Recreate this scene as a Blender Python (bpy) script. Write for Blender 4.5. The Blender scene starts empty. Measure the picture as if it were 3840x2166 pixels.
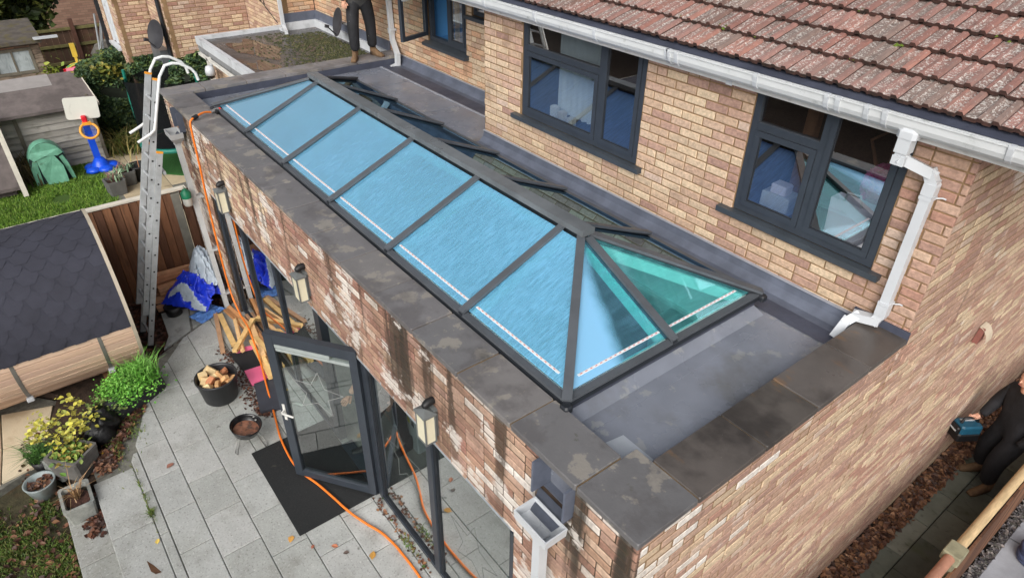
import bpy, bmesh, math, random
import numpy as np
from mathutils import Vector, Matrix, Euler
random.seed(7); rng = np.random.default_rng(7)
R = math.radians
scene = bpy.context.scene
col = scene.collection

# ------------------------------------------------------------------ camera
cam_d = bpy.data.cameras.new('camera'); cam = bpy.data.objects.new('camera', cam_d); col.objects.link(cam)
cam.matrix_world = Matrix.Translation((2.2156, -2.2001, 6.0485)) @ Matrix.Rotation(0.9030, 4, 'Z') @ Matrix.Rotation(0.9799, 4, 'X') @ Matrix.Rotation(0.0161, 4, 'Z')
cam_d.sensor_width = 36; cam_d.lens = 23.55; cam_d.clip_start = 0.05; cam_d.clip_end = 500
scene.camera = cam
# ------------------------------------------------------------------ world, sun, exposure
SUN_EL, SUN_AZ = R(34), R(142)           # azimuth measured clockwise from +Y
world = bpy.data.worlds.new('World'); scene.world = world; world.use_nodes = True
wt = world.node_tree; wt.nodes.clear()
wo = wt.nodes.new('ShaderNodeOutputWorld'); wb = wt.nodes.new('ShaderNodeBackground')
sky = wt.nodes.new('ShaderNodeTexSky'); sky.sky_type = 'NISHITA'; sky.sun_disc = False
sky.sun_elevation = SUN_EL; sky.sun_rotation = SUN_AZ; sky.air_density = 1.0; sky.dust_density = 6.0; sky.ozone_density = 1.0
hs = wt.nodes.new('ShaderNodeHueSaturation'); hs.inputs['Saturation'].default_value = 0.32
wt.links.new(sky.outputs[0], hs.inputs['Color']); wt.links.new(hs.outputs[0], wb.inputs[0])
wb.inputs[1].default_value = 0.135
wt.links.new(wb.outputs[0], wo.inputs[0])
sun_d = bpy.data.lights.new('sun', 'SUN'); sun_d.energy = 1.45; sun_d.angle = R(55); sun_d.color = (1.0, 0.99, 0.975)
sun = bpy.data.objects.new('sun', sun_d); col.objects.link(sun)
sd = Vector((math.sin(SUN_AZ) * math.cos(SUN_EL), math.cos(SUN_AZ) * math.cos(SUN_EL), math.sin(SUN_EL)))
sun.rotation_euler = sd.to_track_quat('Z', 'Y').to_euler()
scene.view_settings.view_transform = 'Standard'; scene.view_settings.look = 'None'
scene.view_settings.gamma = 1; scene.view_settings.use_curve_mapping = False
scene.view_settings.exposure = 0.20
scene.render.engine = 'CYCLES'
scene.cycles.max_bounces = 8; scene.cycles.transparent_max_bounces = 12

# ------------------------------------------------------------------ materials
def s2l(c):
    return tuple((x / 255 / 12.92 if x / 255 <= 0.04045 else ((x / 255 + 0.055) / 1.055) ** 2.4) for x in c)
def sc(c, k): return tuple(min(1, x * k) for x in c)
MATS = {}
class NG:
    def __init__(s, name):
        s.m = bpy.data.materials.new(name); s.m.use_nodes = True; s.t = s.m.node_tree
        s.t.nodes.clear(); s.out = s.t.nodes.new('ShaderNodeOutputMaterial')
    def n(s, typ, **kw):
        nd = s.t.nodes.new(typ)
        for k, v in kw.items():
            if k.startswith('i_'):
                key = k[2:]; key = int(key) if key.isdigit() else key.replace('_', ' ')
                nd.inputs[key].default_value = v
            else: setattr(nd, k, v)
        return nd
    def l(s, a, b): s.t.links.new(a, b)
    def pos(s, stretch=None):
        g = s.n('ShaderNodeNewGeometry').outputs['Position']
        if stretch:
            mp = s.n('ShaderNodeMapping'); mp.inputs['Scale'].default_value = stretch; s.l(g, mp.inputs[0]); return mp.outputs[0]
        return g
    def noise(s, scale, detail=5, stretch=None, rough=0.6, dist=0, vec=None):
        n = s.n('ShaderNodeTexNoise'); n.inputs['Scale'].default_value = scale; n.inputs['Detail'].default_value = detail
        n.inputs['Roughness'].default_value = rough; n.inputs['Distortion'].default_value = dist
        s.l(vec if vec is not None else s.pos(stretch), n.inputs['Vector']); return n.outputs['Fac']
    def ramp(s, fac, lo, hi):
        m = s.n('ShaderNodeMapRange'); m.inputs[1].default_value = lo; m.inputs[2].default_value = hi
        m.interpolation_type = 'SMOOTHSTEP'; s.l(fac, m.inputs[0]); return m.outputs[0]
    def mix(s, fac, a, b, blend='MIX'):
        m = s.n('ShaderNodeMix'); m.data_type = 'RGBA'; m.blend_type = blend
        for v, k in ((fac, 0), (a, 6), (b, 7)):
            if isinstance(v, (int, float)): m.inputs[k].default_value = v
            elif isinstance(v, tuple): m.inputs[k].default_value = (*v[:3], 1)
            else: s.l(v, m.inputs[k])
        return m.outputs[2]
    def math(s, op, a, b=None, clamp=False):
        m = s.n('ShaderNodeMath'); m.operation = op; m.use_clamp = clamp
        for v, k in ((a, 0), (b, 1)):
            if v is None: continue
            if isinstance(v, (int, float)): m.inputs[k].default_value = v
            else: s.l(v, m.inputs[k])
        return m.outputs[0]
    def axis(s, ax): 
        x = s.n('ShaderNodeSeparateXYZ'); s.l(s.pos(), x.inputs[0]); return x.outputs[ax]
def M(name, c, var=0.18, scale=6, rough=0.7, bump=0.0, bscale=40, metal=0.0, attr=False, layers=(), stretch=None, rvar=0.0, spec=0.5, coat=0.0, detail=5, bstretch=None, trans=0):
    """Principled with noise variation of the base, optional 'Col' attribute, stain layers
       layers: (color, scale, lo, hi, stretch, amount[, zlo, zhi])"""
    if name in MATS: return MATS[name]
    g = NG(name)
    p = g.n('ShaderNodeBsdfPrincipled'); g.l(p.outputs[0], g.out.inputs[0])
    nz = g.noise(scale, detail, stretch)
    if attr:
        a = g.n('ShaderNodeAttribute', attribute_name='Col').outputs['Color']
        f = g.n('ShaderNodeMapRange'); g.l(nz, f.inputs[0]); f.inputs[1].default_value = 0.25; f.inputs[2].default_value = 0.75
        f.inputs[3].default_value = 1 - var; f.inputs[4].default_value = 1 + var
        cb = g.n('ShaderNodeCombineXYZ')
        for k in range(3): g.l(f.outputs[0], cb.inputs[k])
        base = g.mix(1.0, a, cb.outputs[0], 'MULTIPLY')
        if c: base = g.mix(1.0, base, c, 'MULTIPLY')
    else:
        base = g.mix(g.ramp(nz, 0.25, 0.75), sc(c, 1 - var), sc(c, 1 + var))
    for L in layers:
        lc, ls, lo, hi, st, am = L[:6]
        f = g.ramp(g.noise(ls, 6, st), lo, hi)
        if len(L) > 6: f = g.math('MULTIPLY', f, g.ramp(g.axis(2), L[6], L[7]))
        base = g.mix(g.math('MULTIPLY', f, am), base, lc)
    g.l(base, p.inputs['Base Color'])
    if rvar:
        rr = g.n('ShaderNodeMapRange'); g.l(g.noise(scale * 0.7, 4, stretch), rr.inputs[0])
        rr.inputs[1].default_value = .3; rr.inputs[2].default_value = .7
        rr.inputs[3].default_value = max(0.02, rough - rvar); rr.inputs[4].default_value = min(1, rough + rvar); g.l(rr.outputs[0], p.inputs['Roughness'])
    else: p.inputs['Roughness'].default_value = rough
    p.inputs['Metallic'].default_value = metal; p.inputs['Specular IOR Level'].default_value = spec
    p.inputs['Coat Weight'].default_value = coat
    if bump:
        b = g.n('ShaderNodeBump'); b.inputs['Strength'].default_value = bump; b.inputs['Distance'].default_value = 0.01
        g.l(g.noise(bscale, 4, bstretch), b.inputs['Height']); g.l(b.outputs[0], p.inputs['Normal'])
    MATS[name] = g.m; return g.m
def glass(name, ior=1.5, tint=(.9, .94, .93), power=4, rough=0.0, gtint=(1, 1, 1), extra=0.0):
    """double glazing: Fresnel reflection of several surfaces over tinted see-through"""
    g = NG(name)
    fr = g.n('ShaderNodeFresnel'); fr.inputs[0].default_value = ior
    f = g.math('SUBTRACT', 1.0, g.math('POWER', g.math('SUBTRACT', 1.0, fr.outputs[0], True), power), True)
    gb = g.n('ShaderNodeNewGeometry').outputs['Backfacing']; f = g.math('MULTIPLY', f, g.math('SUBTRACT', 1.0, gb))
    gl = g.n('ShaderNodeBsdfGlossy'); gl.inputs['Roughness'].default_value = rough; gl.inputs[0].default_value = (*gtint, 1)
    tr = g.n('ShaderNodeBsdfTransparent'); tr.inputs[0].default_value = (*tint, 1)
    mx = g.n('ShaderNodeMixShader'); g.l(f, mx.inputs[0]); g.l(tr.outputs[0], mx.inputs[1]); g.l(gl.outputs[0], mx.inputs[2])
    g.l(mx.outputs[0], g.out.inputs[0]); MATS[name] = g.m; return g.m

# ------------------------------------------------------------------ mesh building
class MB:
    def __init__(s): s.v = []; s.f = []; s.mi = []; s.c = []; s.sm = []
    def add(s, vs, fs, mi=0, c=None, smooth=False):
        o = len(s.v); s.v += [tuple(map(float, v)) for v in vs]
        for f in fs: s.f.append([i + o for i in f]); s.mi.append(mi); s.c.append(c); s.sm.append(smooth)
        return s
    def box(s, a, b, mi=0, c=None, M=None):
        x0, y0, z0 = a; x1, y1, z1 = b
        vs = [(x0, y0, z0), (x1, y0, z0), (x1, y1, z0), (x0, y1, z0), (x0, y0, z1), (x1, y0, z1), (x1, y1, z1), (x0, y1, z1)]
        if M is not None: vs = [M @ Vector(v) for v in vs]
        return s.add(vs, [(0, 3, 2, 1), (4, 5, 6, 7), (0, 1, 5, 4), (1, 2, 6, 5), (2, 3, 7, 6), (3, 0, 4, 7)], mi, c)
    def cbox(s, a, b, ch=0.01, mi=0, c=None, M=None):
        """box with chamfered top and vertical edges"""
        x0, y0, z0 = a; x1, y1, z1 = b; k = ch
        ring = lambda z, e: [(x0 + k + e, y0 + e, z), (x1 - k - e, y0 + e, z), (x1 - e, y0 + k + e, z), (x1 - e, y1 - k - e, z), (x1 - k - e, y1 - e, z), (x0 + k + e, y1 - e, z), (x0 + e, y1 - k - e, z), (x0 + e, y0 + k + e, z)]
        vs = ring(z0, 0) + ring(z1 - k, 0) + ring(z1, k * .7)
        if M is not None: vs = [M @ Vector(v) for v in vs]
        fs = [tuple(range(7, -1, -1)), tuple(range(16, 24))]
        for r in (0, 8):
            for i in range(8): fs.append((r + i, r + (i + 1) % 8, r + 8 + (i + 1) % 8, r + 8 + i))
        return s.add(vs, fs, mi, c)
    def bar(s, p0, p1, w, h, up=(0, 0, 1), mi=0, c=None, off=0):
        """rectangular bar from p0 to p1, width w across, height h along up, p on its mid-bottom when off=1 else centred"""
        p0 = Vector(p0); p1 = Vector(p1); d = (p1 - p0).normalized(); u = Vector(up); sx = d.cross(u).normalized(); u = sx.cross(d).normalized()
        lo, hi = (0, h) if off else (-h / 2, h / 2)
        vs = [p + sx * a + u * b for p in (p0, p1) for a, b in ((-w / 2, lo), (w / 2, lo), (w / 2, hi), (-w / 2, hi))]
        return s.add(vs, [(0, 1, 2, 3), (7, 6, 5, 4), (0, 4, 5, 1), (1, 5, 6, 2), (2, 6, 7, 3), (3, 7, 4, 0)], mi, c)
    def tube(s, pts, r, n=8, mi=0, c=None, cap=True, closed=False):
        pts = [Vector(p) for p in pts]; N = len(pts); rs = r if isinstance(r, (list, tuple)) else [r] * N
        vs = []; ref = None
        for i, p in enumerate(pts):
            a = pts[i - 1] if (i > 0 or closed) else p; b = pts[(i + 1) % N] if (i < N - 1 or closed) else p
            d = (b - a).normalized()
            if ref is None: ref = d.orthogonal().normalized()
            ref = (ref - d * ref.dot(d)).normalized(); t = d.cross(ref)
            vs += [p + (ref * math.cos(2 * math.pi * k / n) + t * math.sin(2 * math.pi * k / n)) * rs[i] for k in range(n)]
        fs = []
        for i in range(N if closed else N - 1):
            j = (i + 1) % N
            for k in range(n): fs.append((i * n + k, i * n + (k + 1) % n, j * n + (k + 1) % n, j * n + k))
        s.add(vs, fs, mi, c, True)
        if cap and not closed: s.add(vs[:n], [tuple(range(n - 1, -1, -1))], mi, c); s.add(vs[-n:], [tuple(range(n))], mi, c)
        return s
    def lathe(s, prof, n=24, ctr=(0, 0, 0), mi=0, c=None, M=None, smooth=True):
        vs = []
        for r, z in prof:
            for k in range(n):
                a = 2 * math.pi * k / n; vs.append(Vector((ctr[0] + r * math.cos(a), ctr[1] + r * math.sin(a), ctr[2] + z)))
        if M is not None: vs = [M @ v for v in vs]
        fs = []
        for i in range(len(prof) - 1):
            for k in range(n): fs.append((i * n + k, i * n + (k + 1) % n, (i + 1) * n + (k + 1) % n, (i + 1) * n + k))
        s.add(vs, fs, mi, c, smooth)
        return s
    def prism(s, poly, z0, z1, mi=0, c=None, M=None, ch=0):
        n = len(poly); a = sum(poly[i][0] * poly[(i + 1) % n][1] - poly[(i + 1) % n][0] * poly[i][1] for i in range(n))
        if a < 0: poly = poly[::-1]
        vs = [(x, y, z0) for x, y in poly] + [(x, y, z1) for x, y in poly]
        if M is not None: vs = [M @ Vector(v) for v in vs]
        return s.add(vs, [tuple(range(n - 1, -1, -1)), tuple(range(n, 2 * n))] + [(i, (i + 1) % n, n + (i + 1) % n, n + i) for i in range(n)], mi, c)
    def quad(s, a, b, c_, d, mi=0, c=None): return s.add([a, b, c_, d], [(0, 1, 2, 3)], mi, c)
    def mesh(s, name, mats, off=(0, 0, 0)):
        me = bpy.data.meshes.new(name); o = np.array(off)
        me.from_pydata((np.array(s.v) - o).tolist() if s.v else [], [], s.f)
        for m in mats: me.materials.append(m)
        me.polygons.foreach_set('material_index', s.mi); me.polygons.foreach_set('use_smooth', s.sm)
        if any(c is not None for c in s.c):
            at = me.color_attributes.new('Col', 'FLOAT_COLOR', 'CORNER'); arr = []
            for f, c in zip(s.f, s.c): arr += list((*(c or (1, 1, 1)), 1)) * len(f)
            at.data.foreach_set('color', arr)
        me.update(); return me
    def build(s, name, mats, parent=None, local=False, kind=None):
        mats = mats if isinstance(mats, (list, tuple)) else [mats]
        off = (0, 0, 0)
        if parent is not None and not local: off = root_loc(parent)
        o = bpy.data.objects.new(name, s.mesh(name, mats, off)); col.objects.link(o)
        if parent is not None: o.parent = parent
        if kind: o['kind'] = kind
        return o
def root_loc(o):
    p = Vector(o.location)
    while o.parent: o = o.parent; p = p + Vector(o.location)
    return tuple(p)
def tag(o, label=None, cat=None, group=None, kind=None):
    if label: o['label'] = label
    if cat: o['category'] = cat
    if group: o['group'] = group
    if kind: o['kind'] = kind
    return o
def thing(name, label, cat, loc=(0, 0, 0), rz=0, group=None):
    o = bpy.data.objects.new(name, None); col.objects.link(o); o.location = loc; o.rotation_euler = (0, 0, rz); o.empty_display_size = .1
    return tag(o, label, cat, group)
KIDS = {}
def copy_tree(o, parent=None):
    c = o.copy(); col.objects.link(c)
    if parent is not None: c.parent = parent
    for ch in [x for x in bpy.data.objects if x.parent == o]: copy_tree(ch, c)
    return c
def struct(mb, name, mat): return tag(mb.build(name, mat), kind='structure')
CAMI = cam.matrix_world.inverted()
def px(p):
    q = CAMI @ Vector(p)
    if q.z > -0.05: return None
    f = 23.55 / 36 * 1024
    return (512 + f * q.x / -q.z, 288.5 - f * q.y / -q.z)
def rotM(loc, e): return Matrix.Translation(loc) @ Euler(e).to_matrix().to_4x4()
def clip(poly, a, b, c):
    """keep a*x+b*y<=c"""
    out = []
    for i in range(len(poly)):
        p, q = poly[i], poly[(i + 1) % len(poly)]; dp = a * p[0] + b * p[1] - c; dq = a * q[0] + b * q[1] - c
        if dp <= 0: out.append(p)
        if dp * dq < 0: t = dp / (dp - dq); out.append((p[0] + (q[0] - p[0]) * t, p[1] + (q[1] - p[1]) * t))
    return out
# ------------------------------------------------------------------ shared materials
frame_m = M('anthracite_frame', s2l((52, 58, 66)), .1, 8, .42)
alu_m = M('lantern_aluminium', s2l((78, 82, 87)), .14, 5, .45, metal=.0, rvar=.12)
alu_top = M('lantern_ridge_grey', s2l((98, 102, 105)), .25, 3, .34, rvar=.12)
dark_m = M('lantern_gasket', s2l((30, 34, 40)), .2, 8, .5)
upvc = M('white_upvc', s2l((194, 198, 202)), .05, 3, .35, layers=[(s2l((120, 124, 116)), 9, .6, .8, None, .4)])
upvc_dirty = M('weathered_upvc', s2l((200, 203, 204)), .07, 3, .55, layers=[(s2l((120, 126, 116)), 9, .60, .76, None, .6), (s2l((84, 90, 82)), 60, .64, .76, None, .5)])
mortar = M('mortar_tan', s2l((136, 110, 80)), .2, 9, .95, bump=.3, bscale=120, layers=[(s2l((96, 76, 56)), 3, .5, .75, None, .6)])
mortar_d = M('mortar_dark', s2l((80, 64, 50)), .25, 9, .95, bump=.3, bscale=120, layers=[(s2l((58, 48, 40)), 3, .45, .7, (4, 4, .5), .8)])
def brickmat(name, layers, var=.3): return M(name, None, var, 38, .88, bump=.45, bscale=70, attr=True, layers=layers)
br_house = brickmat('house_brick', [(s2l((150, 122, 96)), 30, .6, .75, None, .25), (s2l((84, 66, 52)), 2.2, .56, .74, None, .45)])
br_ext = brickmat('extension_brick', [(s2l((92, 76, 64)), 1.7, .46, .66, (1, 1, .6), .45),
    (s2l((54, 42, 32)), 3.4, .50, .62, (1.6, 1.6, .10), .85, 1.5, 2.75), (s2l((44, 40, 32)), 1.3, .60, .66, (2.2, 2.2, .12), .8, 1.9, 2.4),
    (s2l((214, 208, 200)), 2.3, .545, .60, (1, 1, 1.3), .75),
    (s2l((50, 56, 30)), 6, .58, .7, (1, 1, .5), .6, 2.6, 3.0)])
lead = M('lead_flashing', s2l((92, 98, 112)), .22, 5, .48, bump=.12, bscale=14, rvar=.1)
felt = M('dark_felt', s2l((66, 70, 84)), .22, 5, .5, bump=.2, bscale=90, rvar=.12)
wood_new = M('new_softwood', s2l((206, 168, 118)), .18, 14, .7, attr=False, stretch=(1, 1, 1), bump=.15, bscale=60)
soil = M('soil', s2l((62, 48, 38)), .5, 14, .95, bump=1.0, bscale=30, layers=[(s2l((100, 78, 58)), 25, .58, .7, None, .6)])
def tone(cs, mean, k): return [s2l(tuple(m + (a - m) * k for a, m in zip(c, mean))) for c in cs]
BUFF = tone(((206, 178, 140), (196, 166, 130), (186, 152, 120), (212, 186, 150), (178, 140, 112), (170, 134, 106), (190, 158, 128), (160, 122, 98), (200, 172, 138), (176, 150, 120)), (198, 180, 160), .5)
PINK = tone(((178, 136, 112), (166, 124, 104), (150, 108, 92), (190, 150, 124), (140, 98, 84), (172, 134, 108), (196, 164, 134), (158, 118, 98), (184, 146, 122), (200, 176, 156)), (182, 160, 146), .5)
RED = tone(((150, 98, 82), (160, 112, 94), (138, 88, 74), (168, 122, 102), (176, 134, 112), (184, 150, 124)), (164, 134, 122), .52)
EXT = tone(((176, 140, 118), (162, 124, 106), (146, 110, 94), (184, 152, 130), (138, 100, 86), (168, 136, 112), (154, 120, 102)), (150, 120, 104), .8)
WHITE = tone(((214, 206, 198), (204, 194, 184), (222, 216, 210)), (204, 190, 174), .8)

# ------------------------------------------------------------------ brickwork
BRC = {}
def brick_mesh(L, H, c, mat, depth=.03):
    key = (round(L, 3), round(H, 3), c, mat.name)
    if key not in BRC:
        mb = MB(); brick_into(mb, Matrix.Identity(4), L, H, c, depth); BRC[key] = mb.mesh('brick', [mat])
    return BRC[key]
def brick_into(mb, Mx, L, H, c, depth=.03):
    """local: x along wall, z up, y = outward normal"""
    k = .006; a, b = L / 2, H / 2
    vs = [(-a, -depth, -b), (a, -depth, -b), (a, -depth, b), (-a, -depth, b), (-a, -k, -b), (a, -k, -b), (a, -k, b), (-a, -k, b), (-a + k, 0, -b + k), (a - k, 0, -b + k), (a - k, 0, b - k), (-a + k, 0, b - k)]
    fs = []
    for r in (0, 4):
        for i in range(4): fs.append((r + (i + 1) % 4, r + i, r + 4 + i, r + 4 + (i + 1) % 4))
    fs.append((11, 10, 9, 8))
    mb.add([Mx @ Vector(v) for v in vs], fs, 0, c)
class Wall:
    """collects bricks of one thing, ranks them by size in view"""
    def __init__(s, root, mat, mort, nmax=300): s.root = root; s.mat = mat; s.mort = mort; s.items = []; s.n = nmax; s.walls = {}
    def face(s, wall_name, O, u, n, u0, u1, z0, z1, holes=(), pal=None, thick=.1, weight=1.0, phase=0.0, recess=.007, label=None, trim=0.0, mat=None, mort=None, gap=.0055):
        """u, n horizontal unit vectors; coordinates along u measured from O; z absolute"""
        O = Vector(O); u = Vector(u); n = Vector(n)
        mb = MB(); us = sorted({u0, u1, *[h[0] for h in holes], *[h[1] for h in holes]}); zs = sorted({z0, z1, *[h[2] for h in holes], *[h[3] for h in holes]})
        us = [min(x, u1 - trim) for x in us if u0 <= x <= u1]; zs = [x for x in zs if z0 <= x <= z1]
        for i in range(len(us) - 1):
            for j in range(len(zs) - 1):
                mu, mz = (us[i] + us[i + 1]) / 2, (zs[j] + zs[j + 1]) / 2
                if any(h[0] < mu < h[1] and h[2] < mz < h[3] for h in holes): continue
                P = lambda a, d: O + u * a + n * d
                vs = [P(us[i], -recess), P(us[i + 1], -recess), P(us[i + 1], -thick), P(us[i], -thick)]
                vs = [Vector((v.x, v.y, zs[j])) for v in vs] + [Vector((v.x, v.y, zs[j + 1])) for v in vs]
                q = [(0, 3, 2, 1), (4, 5, 6, 7), (0, 1, 5, 4), (1, 2, 6, 5), (2, 3, 7, 6), (3, 0, 4, 7)]
                if u.cross(Vector((0, 0, 1))).dot(n) < 0: q = [f[::-1] for f in q]
                mb.add(vs, q)
        w = mb.build(wall_name, mort or s.mort, s.root); wmat = mat or s.mat
        if label: w['label'] = label
        C, B = .075, .225
        k0 = int(math.floor(z0 / C)); k1 = int(math.ceil(z1 / C))
        for k in range(k0, k1):
            za, zb = max(z0, k * C + gap), min(z1, (k + 1) * C - gap)
            if zb - za < .02: continue
            a = u0 - ((u0 - phase) % B) - (B / 2 if k % 2 else 0)
            while a < u1:
                ln = B
                if random.random() < .06: ln = B / 2
                rects = [(max(u0, a + .006), min(u1, a + ln - .006), za, zb)]
                for h in holes:
                    nr = []
                    for r in rects:
                        if r[1] <= h[0] or r[0] >= h[1] or r[3] <= h[2] or r[2] >= h[3]: nr.append(r); continue
                        if r[0] < h[0]: nr.append((r[0], h[0] - .004, r[2], r[3]))
                        if r[1] > h[1]: nr.append((h[1] + .004, r[1], r[2], r[3]))
                        o0, o1 = max(r[0], h[0]), min(r[1], h[1])
                        if r[2] < h[2]: nr.append((o0, o1, r[2], h[2] - .003))
                        if r[3] > h[3]: nr.append((o0, o1, h[3] + .003, r[3]))
                    rects = nr
                for r in rects:
                    if r[1] - r[0] < .03 or r[3] - r[2] < .015: continue
                    cu, cz = (r[0] + r[1]) / 2, (r[2] + r[3]) / 2
                    c = random.choice(pal) if not callable(pal) else pal(cu, cz)
                    ctr = O + u * cu + n * (random.gauss(0, .0012)); ctr.z = cz
                    ux = n.cross(Vector((0, 0, 1))); Mx = Matrix(((ux.x, n.x, 0, ctr.x), (ux.y, n.y, 0, ctr.y), (0, 0, 1, ctr.z), (0, 0, 0, 1)))
                    q = px(ctr); sz = 0
                    if q and 2 < q[0] < 1022 and 2 < q[1] < 575:
                        e1 = px(ctr + u * .1); e2 = px(ctr + Vector((0, 0, .03)))
                        if e1 and e2: sz = abs((e1[0] - q[0]) * (e2[1] - q[1]) - (e1[1] - q[1]) * (e2[0] - q[0])) * weight
                    s.items.append((sz, Mx, r[1] - r[0], r[3] - r[2], c, w, wmat))
                a += ln
        return w
    def finish(s):
        s.items.sort(key=lambda t: -t[0]); rest = {}
        for i, (sz, Mx, L, H, c, w, wm) in enumerate(s.items):
            L = max(.03, round(L / .005) * .005 - .0); H = round(H, 3)
            if i < s.n and sz > 0:
                o = bpy.data.objects.new('brick', brick_mesh(L, H, c, wm)); col.objects.link(o); o.parent = w
                o.matrix_local = Matrix.Translation(-Vector(root_loc(w))) @ Mx
            else:
                brick_into(rest.setdefault(w.name, (w, MB(), wm))[1], Mx, L, H, c)
        for w, mb, wm in rest.values(): mb.build('brickwork', wm, w, kind='stuff')
# ------------------------------------------------------------------ ground
ZD = 2.93                                  # roof deck level
grass_m = M('lawn_soil', s2l((66, 62, 42)), .4, 9, .95, bump=.8, bscale=40, layers=[(s2l((84, 64, 44)), 3, .5, .7, None, .7)])
MB_ = MB()
mb = MB(); mb.box((-60, -60, -1.2), (60, 60, -.62)); struct(mb, 'ground', soil)
# garden soil on the left, in front of the fence
mb = MB(); mb.prism([(-8.28, -6), (-7.2, -6), (-7.2, -3.35), (-6.6, -2.85), (-5.55, -3.2), (-4.7, -2.85), (-4.8, -2.68), (-5.4, -2.2), (-6.45, -1.62), (-7.1, -.5), (-7.1, -.2), (-8.28, -.2)], -.6, -.12); struct(mb, 'garden_bed', soil)
mb = MB(); mb.prism([(-5.5, -8), (1.2, -8), (1.2, -2.9), (-4.62, -2.9), (-5.5, -3.24)], -.6, -.30); struct(mb, 'front_lawn', grass_m)
# patio base and slabs
grout = M('patio_joint', s2l((112, 111, 103)), .3, 20, .95, layers=[(s2l((60, 74, 40)), 8, .6, .75, None, .5)])
slab_m = M('patio_granite', None, .13, 5, .8, bump=.35, bscale=160, attr=True, layers=[(s2l((112, 112, 96)), .8, .50, .72, None, .4), (s2l((116, 114, 104)), 2.3, .50, .74, None, .5), (s2l((96, 94, 86)), 46, .53, .68, None, .5), (s2l((212, 212, 208)), 38, .56, .70, None, .5), (s2l((70, 68, 60)), 7, .66, .72, None, .55), (s2l((84, 84, 74)), 14, .63, .76, None, .5), (s2l((206, 206, 202)), 4.5, .70, .74, None, .35)])
mb = MB(); mb.prism([(-7.12, -.2), (-7.12, -.42), (-6.5, -1.6), (-5.92, -1.84), (-4.8, -2.74), (1.15, -2.74), (1.15, -.2)], -.5, -.018)
patio = struct(mb, 'patio', grout)
def slab(par, poly, z0, z1, c, mat, name='paving_slab', tilt=.0015):
    mb = MB(); cx = sum(p[0] for p in poly) / len(poly); cy = sum(p[1] for p in poly) / len(poly)
    k = .007; n = len(poly); ins = [(cx + (x - cx) * (1 - k / max(.05, abs(x - cx)) if abs(x - cx) > .01 else 1), cy + (y - cy) * (1 - k / max(.05, abs(y - cy)) if abs(y - cy) > .01 else 1)) for x, y in poly]
    a = sum(poly[i][0] * poly[(i + 1) % n][1] - poly[(i + 1) % n][0] * poly[i][1] for i in range(n))
    if a < 0: poly = poly[::-1]; ins = ins[::-1]
    tz = lambda x, y: (x - cx) * tx + (y - cy) * ty
    tx, ty = random.gauss(0, tilt), random.gauss(0, tilt)
    vs = [(x, y, z0) for x, y in poly] + [(x, y, z1 - k * .6 + tz(x, y)) for x, y in poly] + [(x, y, z1 + tz(x, y)) for x, y in ins]
    fs = [tuple(range(2 * n, 3 * n))] + [(r + i, r + (i + 1) % n, r + n + (i + 1) % n, r + n + i) for r in (0, n) for i in range(n)]
    mb.add(vs, fs, 0, c)
    o = mb.build(name, mat, par)
    return o
PC = [s2l(c) for c in ((173, 175, 172), (169, 171, 168), (176, 177, 174), (166, 168, 164), (171, 172, 169), (163, 165, 161))]
rows = [(-2.265, -1.935), (-1.935, -1.535), (-1.535, -1.15), (-1.15, -.765), (-.765, -.38), (-.38, -.2)]
E0 = [(-7.12, -.42, -6.5, -1.6), (-6.5, -1.6, -5.92, -1.84), (-5.92, -1.84, -4.8, -2.74)]
def patio_clip(p):
    for x0, y0, x1, y1 in E0:
        dx, dy = x1 - x0, y1 - y0          # keep the right-hand (east) side
        p = clip(p, dy, -dx, dy * x0 - dx * y0) if False else clip(p, *( (lambda a, b, c: (a, b, c))(dy, -dx, dy * x0 - dx * y0)))
        if len(p) < 3: return []
    return p
g = .004
for k, (ya, yb) in enumerate(rows):
    ox = -7.74 + (.2925 if k % 2 else 0) - .0
    for i in range(16):
        xa = ox + i * .585; xb = xa + .585
        if xa > 1.1: break
        p = patio_clip([(xa + g, ya + g), (xb - g, ya + g), (xb - g, yb - g), (xa + g, yb - g)])
        if len(p) >= 3 and max(q[0] for q in p) - min(q[0] for q in p) > .04: slab(patio, p, -.02, 0, random.choice(PC), slab_m)
for i in range(9):                          # narrow strip and edge slabs
    xa = -4.78 + i * .68
    p = patio_clip([(xa + g, -2.36), (xa + .68 - g, -2.36), (xa + .68 - g, -2.272), (xa + g, -2.272)])
    if len(p) >= 3: slab(patio, p, -.02, 0, random.choice(PC), slab_m, 'paving_strip')
    xa = -4.56 + i * .92
    slab(patio, [(xa + g, -2.775), (xa + .92 - g, -2.775), (xa + .92 - g, -2.368), (xa + g, -2.368)], -.04, .002, random.choice(PC), slab_m, 'edge_slab')
mb = MB(); mb.box((-4.56, -3.075, -.5), (1.2, -2.735, -.20)); stp = struct(mb, 'garden_step', grout)
for i in range(7):
    xa = -4.56 + i * .92; slab(stp, [(xa + g, -3.11), (xa + .92 - g, -3.11), (xa + .92 - g, -2.74), (xa + g, -2.74)], -.21, -.165, random.choice(PC), slab_m, 'step_slab')
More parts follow.
